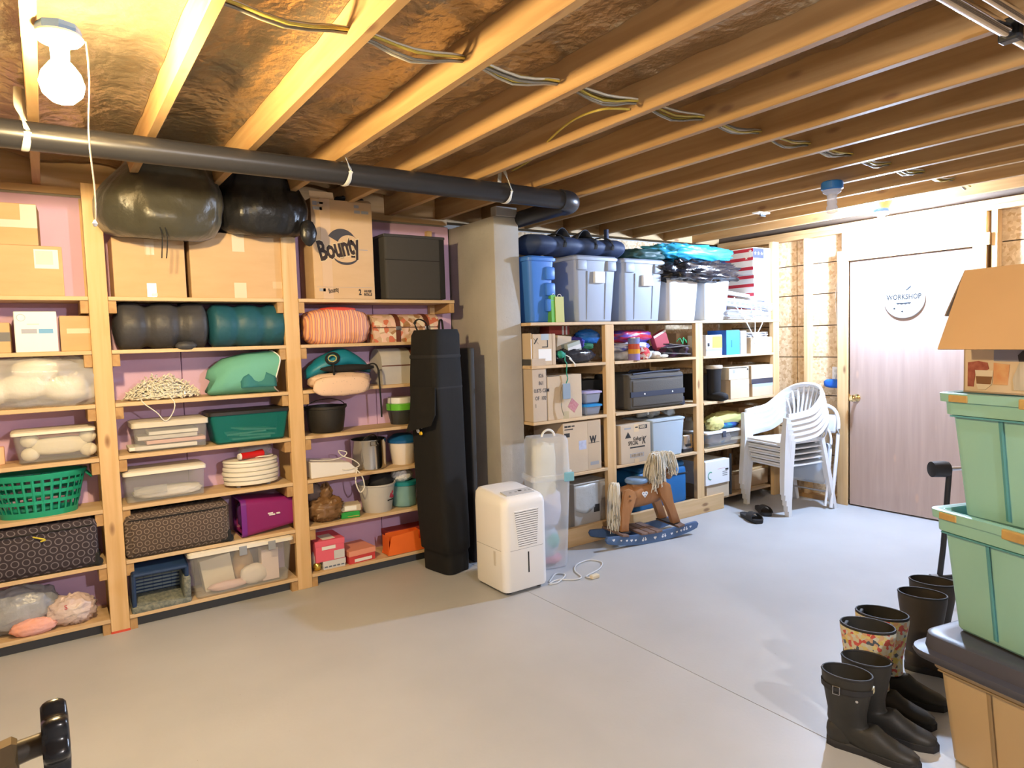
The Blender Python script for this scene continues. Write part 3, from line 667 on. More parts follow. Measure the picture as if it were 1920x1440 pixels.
# clear bins
t = clearbin('clear domed storage bin with letters and papers inside', 246, 787, 392, ZL[3], YF-.02, .24, pyb=800, lidmat=thin('ivory translucent lid', (.82, .76, .64), .75, .35), lth=.03, tx=.008)
cx, wv = t.location.x, DIM[t.name][0]
for k, (dx, zz, ww, c) in enumerate(((-.06, .012, .34, (.80, .77, .72)), (.05, .04, .30, (.70, .42, .38)), (-.02, .065, .30, (.62, .58, .55)), (.03, .09, .25, (.80, .76, .70)))):
    q = MB(); q.box(-ww/2, ww/2, -.08, .08, 0, .02, bev=.003); o = q.build('paper_stack', pm('paper %d' % k, c, .8), None, loc=(cx+dx*.6, YF+.105, ZL[3]+zz)); tag(o, ['white', 'reddish', 'grey', 'cream'][k]+' paper bundle inside the domed clear bin', 'paper')
TEALC = thin('teal clear plastic', (.02, .32, .30), .30, .2)
t = clearbin('see-through teal bin with black lid holding pale papers', 392, 768, 545, ZL[3], YF-.015, .24, pyb=785, mat=TEALC, lidmat=BLACKP, lth=.02, tx=.028)
cx = t.location.x
for k in range(4):
    q = MB(); q.box(-.11, .11, -.07, .07, 0, .011, bev=.002); o = q.build('paper_stack', pm('paper pale', (.75, .80, .78), .8), None, loc=(cx+[.01, .03, -.01, .04][k], YF+.105, ZL[3]+.014+k*.016)); o.rotation_euler = (0, [0, .06, -.05, .1][k], [0, .2, -.1, .3][k]); tag(o, 'thin pale paper bundle stacked inside the teal bin', 'paper', 'papers in the teal bin')
t = clearbin('long shallow clear bin with white lid and folded white cloth', 230, 878, 388, ZL[4], YF-.02, .24, pyb=890, tx=.008, lth=.02)
q = MB(); DIMt = DIM[t.name]; q.box(-.16, .0, -DIMt[1]/2-.0015, -DIMt[1]/2+.004, .05, .095); 
cx = t.location.x
q.build('panel_frame', thin('panel plastic', (.7, .7, .7), .2), t)
blob1('folded_cloth', 'folded white cloth in the bottom of the shallow clear bin', 'cloth', (cx+.02, YF+.10, ZL[4]+.013), (.34, .17, .055), CLOTHW, 3, .1, 4, 3, .9)
# food dehydrator: stack of white trays
p = P(472, 905, Y=4.25)
t = thing('food_dehydrator', 'round white food dehydrator made of five stacked trays on small feet', 'food dehydrator', (p.x, 4.255, ZL[4]))
WP = pm('warm white plastic', (.80, .78, .72), .35)
for k in range(5):
    z = .014+k*.027; r_ = .165-.004*abs(k-2)
    q = MB(); q.lathe([(r_-.012, z), (r_-.002, z+.003), (r_, z+.012), (r_-.002, z+.021), (r_-.012, z+.0255), (.03, z+.0255), (.03, z)], 40, ey=.74); q.build('tray', WP, t, smooth=40)
q = MB(); q.lathe([(.160, .149), (.155, .160), (.10, .168), (.002, .169)], 40, ey=.74); q.build('cover', WP, t, smooth=40)
for a_ in (.7, 2.4, 3.9, 5.5):
    q = MB(); q.lathe([(.012, 0), (.014, .015)], 10, (.12*math.cos(a_), .08*math.sin(a_), 0)); q.build('foot', GREY, t)
q = MB(); q.tube(smoothpath([(-.02, -.06, .174), (.05, -.09, .176), (.12, -.05, .172), (.10, .03, .173), (.0, .05, .175)]), .004, 6); q.build('cord', WP, t)
zt = ZL[4]+.170
t = thing('flashlight', 'red flashlight with white end lying on the white dehydrator', 'flashlight', (p.x-.01, 4.18, zt+.02), R(14))
q = MB(); q.lathe([(.012, -.07), (.020, -.065), (.020, .02), (.024, .03), (.026, .07), (.02, .075)], 16, axis='x'); q.build('barrel', pm('red gloss', (.50, .012, .015), .25), t, smooth=40)
q = MB(); q.lathe([(.002, -.082), (.017, -.080), (.019, -.066), (.002, -.066)], 16, axis='x'); q.build('end_cap', WHITEP, t, smooth=40)
blob1('plastic_bag', 'small clear plastic bag with white caps behind the red flashlight', 'bag', (p.x+.04, 4.30, zt), (.20, .1, .085), thin('clear film small', (.9, .9, .92), .3, .12, .5, 22), 2.2, .16, 5, 21, .9, .1)
# brown ring suitcase, green bag behind, purple bin
a, b, zt, zb = fr(234, 955, 440, 1050, YF-.03)
ZT = P(330, 950, Y=YF).z
t = suitcase('brown suitcase printed with small rings, lying flat beside purple bin', a, b-.02, ZL[5], ZT, YF-.04, .26, BRN, BLKF)
blob1('cloth_bag', 'bright green cloth bag stuffed on top of the brown suitcase', 'bag', (P(270, 960, Y=4.28).x, 4.29, ZT-.006), (.22, .12, .052), pm('bright green cloth', (.01, .33, .07), .7, bump=.2), 2.6, .12, 4, 3, .9)
a, b = P(447, 965, Y=4.2).x, P(549, 965, Y=4.2).x
t = thing('purple_bin', 'magenta purple plastic tub lying on its side with a small white print', 'storage bin', ((a+b)/2, 4.245, ZL[5]))
PURB = pm('magenta plastic', (.24, .015, .14), .38)
W = b-a; H = .225
q = MB()
def lp(x, hw, hh_, r_=.03, n=5):
    o = []
    for cy, cz, a0 in ((hw-r_, hh_-r_, 0), (-hw+r_, hh_-r_, 90), (-hw+r_, -hh_+r_, 180), (hw-r_, -hh_+r_, 270)):
        for k in range(n): g = R(a0+90*k/(n-1)); o.append((x, cy+r_*math.cos(g), cz+r_*math.sin(g)+H/2))
    return o
q.rings([lp(W/2, .085, .085), lp(-W/2+.02, .118, H/2), lp(-W/2+.02, .112, H/2-.006), lp(W/2-.02, .08, .08)], True, True); q.build('tub', PURB, t, smooth=40)
q = MB(); q.rings([lp(-W/2+.03, .118, H/2), lp(-W/2+.03, .122, H/2+.0), lp(-W/2, .122, H/2), lp(-W/2, .108, H/2-.01)], False, False); q.build('rim', pm('purple plastic', (.17, .018, .24), .38), t, smooth=40)
q = MB(); q.blob((-W/2+.06, 0, H/2), (.10, .19, .17), 3, 20, 12, .08, 3, 4); q.build('contents', MATS['purple plastic'], t, smooth=180)
decal_m = pm('white print', (.75, .70, .74), .6)
DIM[t.name] = (W, .205, H)
for x_, z_, w2 in ((-.005, .118, .03), (.002, .108, .035), (.045, .112, .022)):
    q = MB(); q.box(x_, x_+w2, -.108, -.096, z_, z_+.008); q.build('printed_mark', decal_m, t)
# bottom shelf: navy basket tipped towards us, large clear bin
a, b = P(244, 1090, Y=4.16).x, P(352, 1090, Y=4.16).x
t = thing('wire_basket', 'navy plastic basket with slotted base tipped towards the room', 'basket', ((a+b)/2, 4.19, ZL[6]+.006), 0, rot=(R(12), 0, 0))
NAVY = pm('navy plastic', (.018, .045, .12), .4); WV = pm('woven grey green trim', (.13, .15, .14), .8, col2=(.26, .27, .22), nscale=60, ncon=.3, bump=.5, bscale=80)
W = b-a; H = .235
q = MB(); q.box(-W/2+.02, W/2-.02, .085, .095, .02, H-.02, bev=.004); base = q.build('base', NAVY, t)
me = MB().box(-.023, .023, -.003, .003, -.0055, .0055, bev=.002, seg=1).mesh('slot_bar'); me.materials.append(pm('pale slot', (.24, .30, .34), .5))
for r_ in range(7):
    for c_ in range(5): mobj('slot_bar', me, base, None, (-W*.33+c_*W*.165, .084, .05+r_*.021))
for nm, bb in (('side', (-W/2, -W/2+.022)), ('side', (W/2-.022, W/2))):
    q = MB(); q.box(bb[0], bb[1], -.06, .095, .0, H, bev=.01); q.build(nm, NAVY, t)
q = MB(); q.box(-W/2, W/2, -.06, .095, H-.022, H, bev=.01); q.build('side', NAVY, t)
q = MB(); q.box(-W/2-.004, W/2+.01, -.075, .095, .0, .04, bev=.012); q.build('woven_edge', WV, t, smooth=40)
q = MB(); q.box(W/2-.03, W/2+.008, -.072, .09, .03, H*.7, bev=.012); q.build('woven_edge', WV, t, smooth=40)
t = clearbin('large clear bin with ivory lid and grey latches full of party goods', 352, 1022, 552, ZL[6], YF-.04, .26, pyb=1040, tx=.03, latch=(pm('slate latch', (.28, .30, .34), .5), (.50, .78)), lth=.022)
cx, hz = t.location.x, ZL[6]+.012
def inbin(nm, lab, cat, dx, dy, size, mat, rot=0, blob=False, seed=1):
    q = MB()
    if blob: q.blob((0, 0, size[2]*.45), size, 2.3, 18, 12, .12, 4, seed, .9)
    else: q.box(-size[0]/2, size[0]/2, -size[1]/2, size[1]/2, 0, size[2], bev=.004)
    o = q.build(nm, mat, None, 180 if blob else None, (cx+dx, YF+.09+dy, hz)); o.rotation_euler[1] = rot; tag(o, lab, cat); return o
inbin('paper_carton', 'large cream carton slanting inside the big clear bin', 'box', -.11, .03, (.17, .10, .19), pm('cream carton', (.78, .70, .56), .7), R(-8))
inbin('gift_carton', 'pale pink carton at the end of the big clear bin', 'box', .165, -.03, (.10, .08, .19), pm('pale pink carton', (.78, .64, .62), .6))
inbin('cloth_bundle', 'orange tan cloth bundle inside the big clear bin', 'cloth', .03, .04, (.12, .10, .20), pm('tan orange cloth', (.68, .42, .18), .8), 0, True, 3)
inbin('cloth_bundle', 'white crumpled paper inside the big clear bin', 'paper', .07, -.05, (.16, .08, .12), pm('white crumple', (.80, .72, .66), .8, bump=.4, bscale=20), 0, True, 5)
inbin('cloth_bundle', 'flat pinkish cloth on the floor of the big clear bin', 'cloth', -.08, -.06, (.22, .06, .05), pm('pinkish cloth', (.75, .52, .46), .85, bump=.3), 0, True, 8)

# --- bay beside the pier
BOX = cardbox('tall paper towel carton with big Bounty logo', 586, 376, 700, ZL[0], YF-.02, .26, tape=False, pyb=470)
w_, d_, h_ = DIM[BOX.name]
for u0, u1 in ((.14, .30),): decal(BOX, 'tape', u0, u1, .0, 1, pm('faint tape', (.60, .42, .27), .35))
BRNI = pm('dark brown ink', (.030, .016, .012), .7)
hal = pm('logo halo', (.62, .49, .30), .8)
lettering(BOX, 'Bounty', -w_*.385, -d_/2-.0014, h_*.385, .165, BRNI, bold=.006, sx=.57, roty=-13, name='logo_lettering')
lettering(BOX, 'Bounty', -w_*.385, -d_/2-.0009, h_*.385, .165, hal, bold=.0125, sx=.57, roty=-13, name='logo_halo', depth=.0002)
q = MB(); pa = [(.02+.10*math.cos(R(a_)), .100*math.sin(R(a_))) for a_ in range(150, 34, -6)]; pb = [(.055+.075*math.cos(R(a_))+.01, .068*math.sin(R(a_))-.005) for a_ in range(40, 165, 6)]
q.prism([(x-.03, z+h_*.55) for x, z in pa+pb], -d_/2-.0012, -d_/2-.0002); q.build('logo_swoosh', pm('slate ink', (.05, .045, .05), .7), BOX)
q = MB(); pa = [(.085*math.cos(R(a_)), .050*math.sin(R(a_))) for a_ in range(205, 345, 7)]; pb = [(.085*math.cos(R(a_)), .062*math.sin(R(a_))-.004) for a_ in range(338, 208, -7)]
q.prism([(x+.012, z+h_*.455) for x, z in pa+pb], -d_/2-.0012, -d_/2-.0002); q.build('logo_swoosh', MATS['slate ink'], BOX)
print_on(BOX, '2', .72, .045, .05, bold=.002, sx=.7); print_on(BOX, 'HUGE\nROLLS', .81, .072, .021, bold=.001, sx=.9)
lettering(BOX, 'Bounty', -w_*.27, -d_/2-.0009, h_*.055, .042, INK, bold=.001, sx=.55, roty=-13, name='lettering')
decal(BOX, 'printed_mark', .08, .18, .075, .105, INKG); decal(BOX, 'printed_rule', .04, .96, .118, .121, INKG)

for u0, u1, v0, v1 in ((.03, .10, .93, .97), (.11, .20, .945, .965), (.03, .18, .885, .915), (.70, .78, .935, .965), (.70, .80, .88, .91), (.82, .94, .88, .91)): decal(BOX, 'printed_mark', u0, u1, v0, v1, INKG)
decal(BOX, 'printed_line', .70, .90, .505, .512, INKG); decal(BOX, 'printed_line', .62, .71, .425, .445, MATS['dark brown ink'])
for s, a_ in ((-1, 40), (1, -48)):
    q = MB(); q.box(-w_/2 if s < 0 else w_*.18, -w_*.12 if s < 0 else w_/2, -.001, .001, 0, .05); o = q.build('flap', CARD, BOX, loc=(0, -d_/2+.004, h_-.002)); o.rotation_euler[0] = R(-18 if s < 0 else -62)
blob1('plastic_bag', 'flat black plastic sheet bundle poking out of the paper towel carton', 'bag', (P(655, 362, Y=4.2).x, 4.22, ZL[0]+h_+.0), (.2, .16, .055), BLKN, 2, .2, 5, 7, .9, .1)
DKT = pm('charcoal tote plastic', (.050, .050, .052), .5)
a, b = P(722, 500, Y=YF-.02).x, P(832, 500, Y=YF-.02).x
zt = P(770, 444, Y=YF).z
t = thing('storage_tote', 'charcoal fabric storage cube beside the paper towel carton', 'storage bin', ((a+b)/2, YF+.10, ZL[0]))
W, H = b-a, zt-ZL[0]; tub(t, W, .25, H, pm('charcoal canvas', (.055, .052, .050), .85, bump=.2, bscale=80), tx=.004, ty=.004, rim=.0); DIM[t.name] = (W, .25, H)
q = MB(); q.box(-W/2-.008, W/2+.008, -.133, .133, H-.012, H+.006, bev=.004); q.build('lid', DKT, t); decal(t, 'seam', .0, 1, .615, .625, BLKF)
q = MB(); q.box(W/2-.035, W/2+.004, -.129, .129, .005, H-.01, bev=.004); q.build('side_band', BLKF, t)
# row 2: striped cushion, floral hat box roll
p = P(632, 615, Y=4.2)
t = thing('striped_cushions', 'orange striped folded cushion with red cloth on top', 'cushion', (P(630, 615, Y=4.2).x, 4.22, ZL[1]))
STR = stripes('orange striped cloth', [(.80, .36, .16), (.55, .22, .16), (.86, .48, .27), (.80, .36, .16), (.42, .20, .25)], 0, .031)
q = MB(); q.blob((0, 0, .105), (.44, .22, .235), 3.2, 40, 22, .07, 3, 3, .9); q.build('cushion_cover', STR, t, smooth=180)
q = MB(); q.blob((.02, 0, .215), (.24, .16, .04), 2.4, 20, 10, .12, 4, 4); q.build('top_cloth', pm('red cloth', (.62, .07, .05), .85), t, smooth=180)
FLO = blotch('floral print', [(.70, .50, .38), (.62, .18, .10), (.78, .68, .52), (.60, .42, .28), (.80, .56, .46), (.40, .22, .10)], 30, .5); LEATH = pm('brown leather', (.12, .032, .018), .5)
def trunk(label, px0, px1, pyt, z0, mat, straps, y0=4.16, d=.2, capmat=None):
    a, b = P(px0, pyt+30, Y=y0).x, P(px1, pyt+30, Y=y0).x; zt = P((px0+px1)/2, pyt, Y=y0).z; H = zt-z0; W = b-a
    t = thing('keepsake_trunk', label, 'box', ((a+b)/2, y0+d/2, z0)); r_ = d/2
    def prof(g): return [(-r_-g, -0.0), (r_+g, -0.0)]+[(( r_+g)*math.cos(R(a_)), H*.55+(H*.45+g)*math.sin(R(a_))) for a_ in range(0, 181, 15)]
    q = MB(); q.prism(prof(0), -W/2, W/2, 'x'); q.build('body', mat, t, smooth=30)
    for u in straps:
        q = MB(); q.prism([(y, max(z, .001)) for y, z in prof(.003)], -W/2+W*u-.017, -W/2+W*u+.017, 'x'); s_ = q.build('strap', LEATH, t, smooth=30)
        q = MB(); q.box(-W/2+W*u-.02, -W/2+W*u+.02, -r_-.008, -r_-.003, H*.42, H*.56, bev=.002); q.build('buckle', STEEL, s_)
    q = MB(); q.box(-W/2, W/2, -r_-.002, -r_+.001, H*.50, H*.53); q.build('lid_seam', LEATH, t)
    return t
trunk('floral domed keepsake trunk with two brown leather straps', 700, 825, 588, ZL[1], FLO, (.36, .80))
trunk('pale grey domed keepsake trunk with brown leather strap and metal buckle', 716, 815, 652, ZL[2], pm('aged white paper', (.42, .42, .44), .6, col2=(.58, .54, .48), nscale=5), (.60,), 4.17)
# row 3: teal sports bag over a pale pouch
p = P(640, 700, Y=4.16)
t = thing('pale_pouch', 'pale peach cloth pouch with dark specks hanging over the shelf edge', 'bag', (P(640, 740, Y=4.16).x, 4.16, ZL[2]))
q = MB(); q.blob((0, .02, .045), (.40, .24, .11), 2.6, 36, 18, .09, 3, 6); q.blob((-.02, -.075, .018), (.36, .06, .125), 3, 28, 14, .08, 3, 8); q.build('pouch', pm('peach cloth', (.78, .56, .42), .85, bump=.1, spots=(55, .10, (.10, .08, .08))), t, smooth=180)
t = thing('sports_bag', 'bright teal drawstring sports bag with black trim on a pale pouch', 'bag', (P(640, 690, Y=4.18).x, 4.20, ZL[2]+.095))
TEALN = pm('teal ripstop', (.010, .20, .30), .45, bump=.25, bscale=15)
q = MB(); rings = []
for j in range(13):
    u = j/12; x = -.22+.42*u; k = math.sin(PI*(.08+.86*u))**.6; top = .13*k+.02*u*(1-u)
    rings.append([(x, .10*k*math.cos(a_)+.02, top*.55+top*.5*math.sin(a_)*(1+.12*mnoise.noise(Vector((x*12, math.cos(a_), 2)))) - .045*abs(.6-u)*2+.02) for a_ in [2*PI*i/24 for i in range(24)]])
q.rings(rings); q.build('bag_cloth', TEALN, t, smooth=180)
q = MB(); q.blob((.02, -.08, .03), (.36, .05, .045), 2.2, 24, 10, .12, 4, 5); q.build('dark_underside', BLKF, t, smooth=180)
q = MB(); q.tube([(-.08+.042*math.cos(a_*PI/10), -.088-.006*math.sin(a_*PI/10), .095+.034*math.sin(a_*PI/10)) for a_ in range(20)], .007, 6, closed=True); q.build('buckle_loop', BLKF, t)
q = MB(); q.tube([(-.08+.026*math.cos(a_*PI/10), -.088, .095+.02*math.sin(a_*PI/10)) for a_ in range(20)], .004, 6, closed=True); q.build('tag_ring', pm('olive tag', (.45, .42, .18), .6), t)
q = MB(); q.tube(smoothpath([(.14, -.08, .04), (.19, -.10, .05), (.215, -.105, .01), (.222, -.105, -.10), (.226, -.105, -.24), (.226, -.105, -.30)]), .006, 6); q.build('strap', BLKF, t)
q = MB(); q.box(-.088, -.078, -.115, -.105, -.01, .06, bev=.002); q.build('strap', BLKF, t)
# row 4: iron kettle, green tub
p = P(612, 800, Y=4.24)
t = thing('kettle_pot', 'black cast iron pot with wire bail handle', 'pot', (p.x, 4.245, ZL[3]))
IRON = pm('cast iron', (.030, .027, .024), .55, .3, bump=.1, bscale=60)
pot(t, [(.002, 0), (.095, 0), (.108, .012), (.122, .10), (.126, .150), (.132, .152), (.132, .168), (.122, .168), (.115, .10), (.10, .015), (.002, .012)], IRON)
q = MB(); q.tube([(.130*math.cos(R(a_)), .0-.02*math.sin(R(a_)), .158+.055*math.sin(R(a_))) for a_ in range(0, 181, 12)], .003, 6); q.build('bail_handle', IRON, t)
for s in (-1, 1): q = MB(); q.tube([(s*.130, 0, .150), (s*.142, 0, .155), (s*.142, 0, .168), (s*.132, 0, .17)], .005, 6); q.build('ear', IRON, t)
p = P(750, 795, Y=4.26)
t = thing('snack_tub', 'bright green and white plastic tub near the black canopy bag', 'container', (p.x+.01, 4.265, ZL[3]))
pot(t, bucket_prof(.07, .088, .10), pm('dark bottom tub', (.04, .045, .05), .5), 'tub'); q = MB(); q.lathe([(.086, .095), (.096, .10), (.097, .14), (.09, .143), (.002, .143)], 28); q.build('green_band', pm('lime plastic', (.13, .50, .04), .4), t, smooth=40)
q = MB(); q.lathe([(.082, .143), (.086, .148), (.085, .185), (.002, .186)], 28); q.build('white_lid', WHITEP, t, smooth=40)
# row 5: white device with cord, stock pot, bucket
a, b = P(581, 860, Y=4.15).x, P(668, 860, Y=4.15).x
t = thing('white_appliance', 'white wedge-shaped appliance with loose white cord hanging down', 'appliance', ((a+b)/2, 4.24, ZL[4]))
W = b-a
q = MB(); q.prism([(-W/2, 0), (W/2, 0), (W/2, .025), (W/2-.05, .075), (-W/2, .105)], -.10, .12, 'y', bev=.006); q.build('housing', pm('appliance white', (.80, .79, .80), .4), t)
q = MB(); q.tube(smoothpath([(-W/2+.0, -.09, .118), (-.08, -.07, .105), (0, -.06, .098), (.08, -.05, .108), (.10, -.06, .135), (.05, -.05, .15), (.06, -.09, .12), (.13, -.10, .085), (.165, -.10, .045), (.10, -.106, .03), (.05, -.106, .035)]), .0035, 6); q.build('cord', WP, t)
q = MB(); q.tube(smoothpath([(.15, -.10, .03), (.135, -.118, .0), (.13, -.118, -.06), (.155, -.118, -.125), (.185, -.118, -.10), (.18, -.118, -.04), (.155, -.118, .005), (.13, -.105, .03)]), .0042, 6); q.build('cord_loop', WP, t)
p = P(694, 878, Y=4.23)
t = thing('stock_pot', 'polished stainless steel stock pot with side handle', 'pot', (p.x, 4.245, ZL[4]))
SS = pm('polished stainless', (.55, .53, .50), .16, 1.)
pot(t, [(.002, 0), (.106, 0), (.114, .006), (.116, .19), (.120, .195), (.120, .20), (.112, .198), (.110, .02), (.002, .015)], SS, n=40)
for s in (-1, 1): q = MB(); q.tube([(s*.03, -.114, .165), (s*.03 if s > 0 else -.03, -.135, .17), (0, -.142, .17)], .004, 6); q.build('handle', SS, t)
q = MB(); q.tube(smoothpath([(.06, -.02, .195), (.03, -.03, .225), (-.02, -.03, .215), (-.04, -.02, .195)]), .004, 6); q.build('lid_handle', SS, t)
p = P(757, 868, Y=4.23)
t = thing('plastic_bucket', 'white plastic bucket with blue lid beside the stock pot', 'bucket', (p.x+.005, 4.25, ZL[4]))
pot(t, bucket_prof(.075, .098, .165), pm('cream bucket', (.80, .72, .64), .45), 'bucket')
q = MB(); q.lathe([(.099, .150), (.106, .152), (.106, .168), (.095, .178), (.06, .205), (.002, .21)], 28); q.build('lid', pm('royal blue plastic', (.01, .10, .28), .35), t, smooth=40)
# row 6: brown bag, little boxes, grey bucket, teal jar
p = P(612, 975, Y=4.2)
t = thing('brown_bag', 'crumpled brown plastic bag tied at the top', 'bag', (p.x, 4.215, ZL[5]))
BRP = pm('brown film', (.20, .105, .045), .35, bump=.6, bscale=14)
q = MB(); q.blob((0, 0, .075), (.24, .2, .165), 2.2, 36, 22, .2, 4, 2, .9, .2); q.blob((.01, .0, .175), (.09, .08, .13), 1.9, 24, 14, .3, 5, 8, None, .3); q.build('bag_film', BRP, t, smooth=60)
q = MB(); q.blob((-.07, .03, .19), (.13, .10, .12), 2.0, 20, 12, .25, 5, 12); q.build('bag_mouth', thin('smoky film', (.25, .2, .2), .6, .2, .4, 20), t, smooth=60)
p = P(658, 966, Y=4.18)
o = thing('candy_box', 'small shiny green box in front of the brown bag', 'box', (p.x-.005, 4.20, ZL[5]), R(-8))
q = MB(); q.box(-.06, .06, -.05, .05, 0, .04, bev=.003); q.build('body', pm('green foil', (.02, .33, .05), .25), o); q = MB(); q.box(-.02, .055, -.0515, -.049, .01, .014); q.build('printed_line', pm('gold print', (.6, .5, .1), .3, .6), o)
o = thing('carton', 'small pale carton on top of the shiny green box', 'box', (p.x+.002, 4.215, ZL[5]+.041), R(-12))
q = MB(); q.box(-.07, .07, -.055, .055, 0, .042, bev=.003); q.build('body', pm('pale tan carton', (.55, .47, .36), .7), o); q = MB(); q.box(-.035, .04, -.057, -.054, .008, .036); q.build('carton_label', PAPERW, o)
p = P(712, 960, Y=4.2)
t = thing('ice_bucket', 'grey plastic bucket with red emblem and black cloth inside', 'bucket', (p.x, 4.235, ZL[5]))
pot(t, bucket_prof(.096, .122, .19), pm('pale grey bucket', (.50, .49, .47), .5, col2=(.58, .56, .53), nscale=5), 'bucket')
q = MB(); q.blob((.03, .0, .19), (.16, .16, .13), 2, 24, 14, .2, 4, 4); q.build('cloth', pm('black cloth', (.015, .015, .018), .8), t, smooth=180)
for k, (x_, z_, s_) in enumerate(((.055, .11, .016), (.065, .13, .013), (.07, .10, .012))):
    q = MB(); yy = -math.sqrt(.112**2-x_**2)-.0015; q.lathe([(.001, -.001), (s_, 0), (s_, .002)], 8, (x_, yy, z_), axis='y'); q.build('emblem', pm('maroon print', (.30, .03, .06), .6), t)
q = MB(); q.box(-.03, .03, -.001, .001, 0, .008); o = q.build('printed_line', INK, t, loc=(.055, -.0935, .075)); o.rotation_euler[2] = R(30)
p = P(758, 955, Y=4.22)
t = thing('plastic_jar', 'clear teal jar with teal lid full of white balls', 'jar', (p.x+.012, 4.24, ZL[5]))
pot(t, [(.002, 0), (.075, 0), (.084, .01), (.088, .15), (.084, .15), (.08, .012), (.002, .01)], thin('teal tint jar', (.35, .62, .62), .4, .15), 'jar'); q = MB(); q.lathe([(.09, .148), (.093, .15), (.093, .172), (.08, .176), (.002, .176)], 28); q.build('lid', pm('teal lid', (.01, .22, .25), .4), t, smooth=40)
for k, (x_, y_, z_) in enumerate(((-.03, -.03, .045), (.03, -.03, .045), (0, .03, .045), (-.02, -.02, .095), (.03, .0, .10), (-.01, .035, .1), (.0, -.035, .13))):
    q = MB(); q.blob((x_, y_, z_), (.055, .055, .055), 2, 12, 8); q.build('ball', PAPERW, t, smooth=180)
blob1('plastic_bag', 'clear plastic bag of white packing beads on the teal jar', 'bag', (p.x-.005, 4.23, ZL[5]+.176), (.15, .13, .09), pm('white beads in film', (.62, .61, .60), .3, col2=(.84, .83, .81), nscale=70, ncon=.2, bump=.5, bscale=60), 2.1, .16, 5, 31, .9)
# row 7: shoe boxes
def shoebox(label, px0, px1, pyt, z0, y0, d, c1, c2, rz=0, name='shoe_box', lidh=.035, pyb=None):
    y_ = pyb or pyt+20; a, b = P(px0, y_, Y=y0).x, P(px1, y_, Y=y0).x; H = P((px0+px1)/2, pyt, Y=y0).z-z0; W = b-a
    t = thing(name, label, 'box', ((a+b)/2, y0+d/2, z0), rz); DIM[t.name] = (W, d, H)
    q = MB(); q.box(-W/2+.003, W/2-.003, -d/2+.003, d/2-.003, 0, H-.002, bev=.002); q.build('body', c1, t)
    q = MB(); q.box(-W/2, W/2, -d/2, d/2, H-lidh, H, bev=.002); q.build('lid', c2, t)
    return t
PINKC = pm('hot pink card', (.78, .13, .20), .6); CORALC = pm('coral card', (.80, .33, .23), .6); REDC = pm('red card', (.60, .055, .06), .6); WHC = pm('pale grey card', (.62, .63, .66), .6)
t = shoebox('pale grey shoe box with blue tree print under a pink one', 606, 649, 1049, ZL[6], 4.14, .22, WHC, WHC, pyb=1060); zz = ZL[6]+DIM[t.name][2]
for k in range(5):
    w_, d_, h_ = DIM[t.name]; x_ = -w_*.36+k*w_*.18; q = MB(); q.prism([(x_-.011, .012), (x_+.011, .012), (x_, .045)], -d_/2+.0015, -d_/2+.0035); q.build('printed_tree', pm('slate blue print', (.14, .18, .28), .6), t)
t = shoebox('hot pink shoe box with white label on top of a grey one', 591, 647, 1012, zz, 4.135, .23, PINKC, PINKC, pyb=1030)
decal(t, 'box_label', .62, .98, .04, .45, WHC); decal(t, 'box_label', .22, .68, .56, .72, PAPERW, up=.001)
decal(t, 'box_label', .30, .72, .10, .62, PAPERW, 'top', up=.001)
t = shoebox('coral and red shoe box with white end label', 652, 704, 1030, ZL[6], 4.14, .22, REDC, CORALC, pyb=1050, rz=R(4)); decal(t, 'box_label', .20, .85, .10, .34, PAPERW, up=-.001)
p = P(596, 1065, Y=4.15)
t = thing('gift_ornaments', 'small clear bag with a gold ornament beside the grey shoe box', 'ornament', (p.x, 4.165, ZL[6]))
q = MB(); q.lathe([(.004, 0), (.022, .006), (.027, .03), (.02, .05), (.006, .058)], 16); q.build('gold_ball', pm('gold', (.75, .55, .12), .25, .9), t, smooth=60)
q = MB(); q.blob((0, .03, .06), (.06, .08, .12), 2.2, 16, 12, .15, 5, 3, .9); q.build('film', thin('clear film tiny', (.8, .82, .85), .35, .15), t, smooth=180)
t = shoebox('dark red shoe box with a hand hole behind the orange box', 730, 838, 987, ZL[6], 4.25, .13, pm('brick red card', (.42, .05, .035), .65), MATS['brick red card'] if 'brick red card' in MATS else REDC, pyb=1010)
t = thing('orange_box', 'bright orange open box leaning against a dark red box', 'box', (P(765, 1045, Y=4.15).x-.005, 4.17, ZL[6]+.004))
ORG = pm('bright orange card', (.85, .16, .02), .55)
W, H = .36, .145
q = MB(); q.prism([(-W*.42, 0), (W*.45, 0), (W*.40, H*.42), (W*.22, H*.55), (W*.20, H*.98), (-W*.34, H*.88)], -.05, -.046); q.build('front_panel', ORG, t)
q = MB(); q.box(-W*.40, W*.44, -.046, .055, .0, .004); q.build('base', ORG, t); q = MB(); q.prism([(-W*.42, 0), (W*.45, 0), (W*.30, H*.9), (-W*.34, H*.9)], .05, .054); q.build('back_panel', ORG, t)
for s in (-1, 1): q = MB(); q.prism([(-.046, 0), (.05, 0), (.05, H*.88), (-.046, H*.86)], s*W*.40-.002+(-.0 if s < 0 else -.04), s*W*.40+.002+(0 if s < 0 else -.04), 'x'); q.build('side_panel', ORG, t)
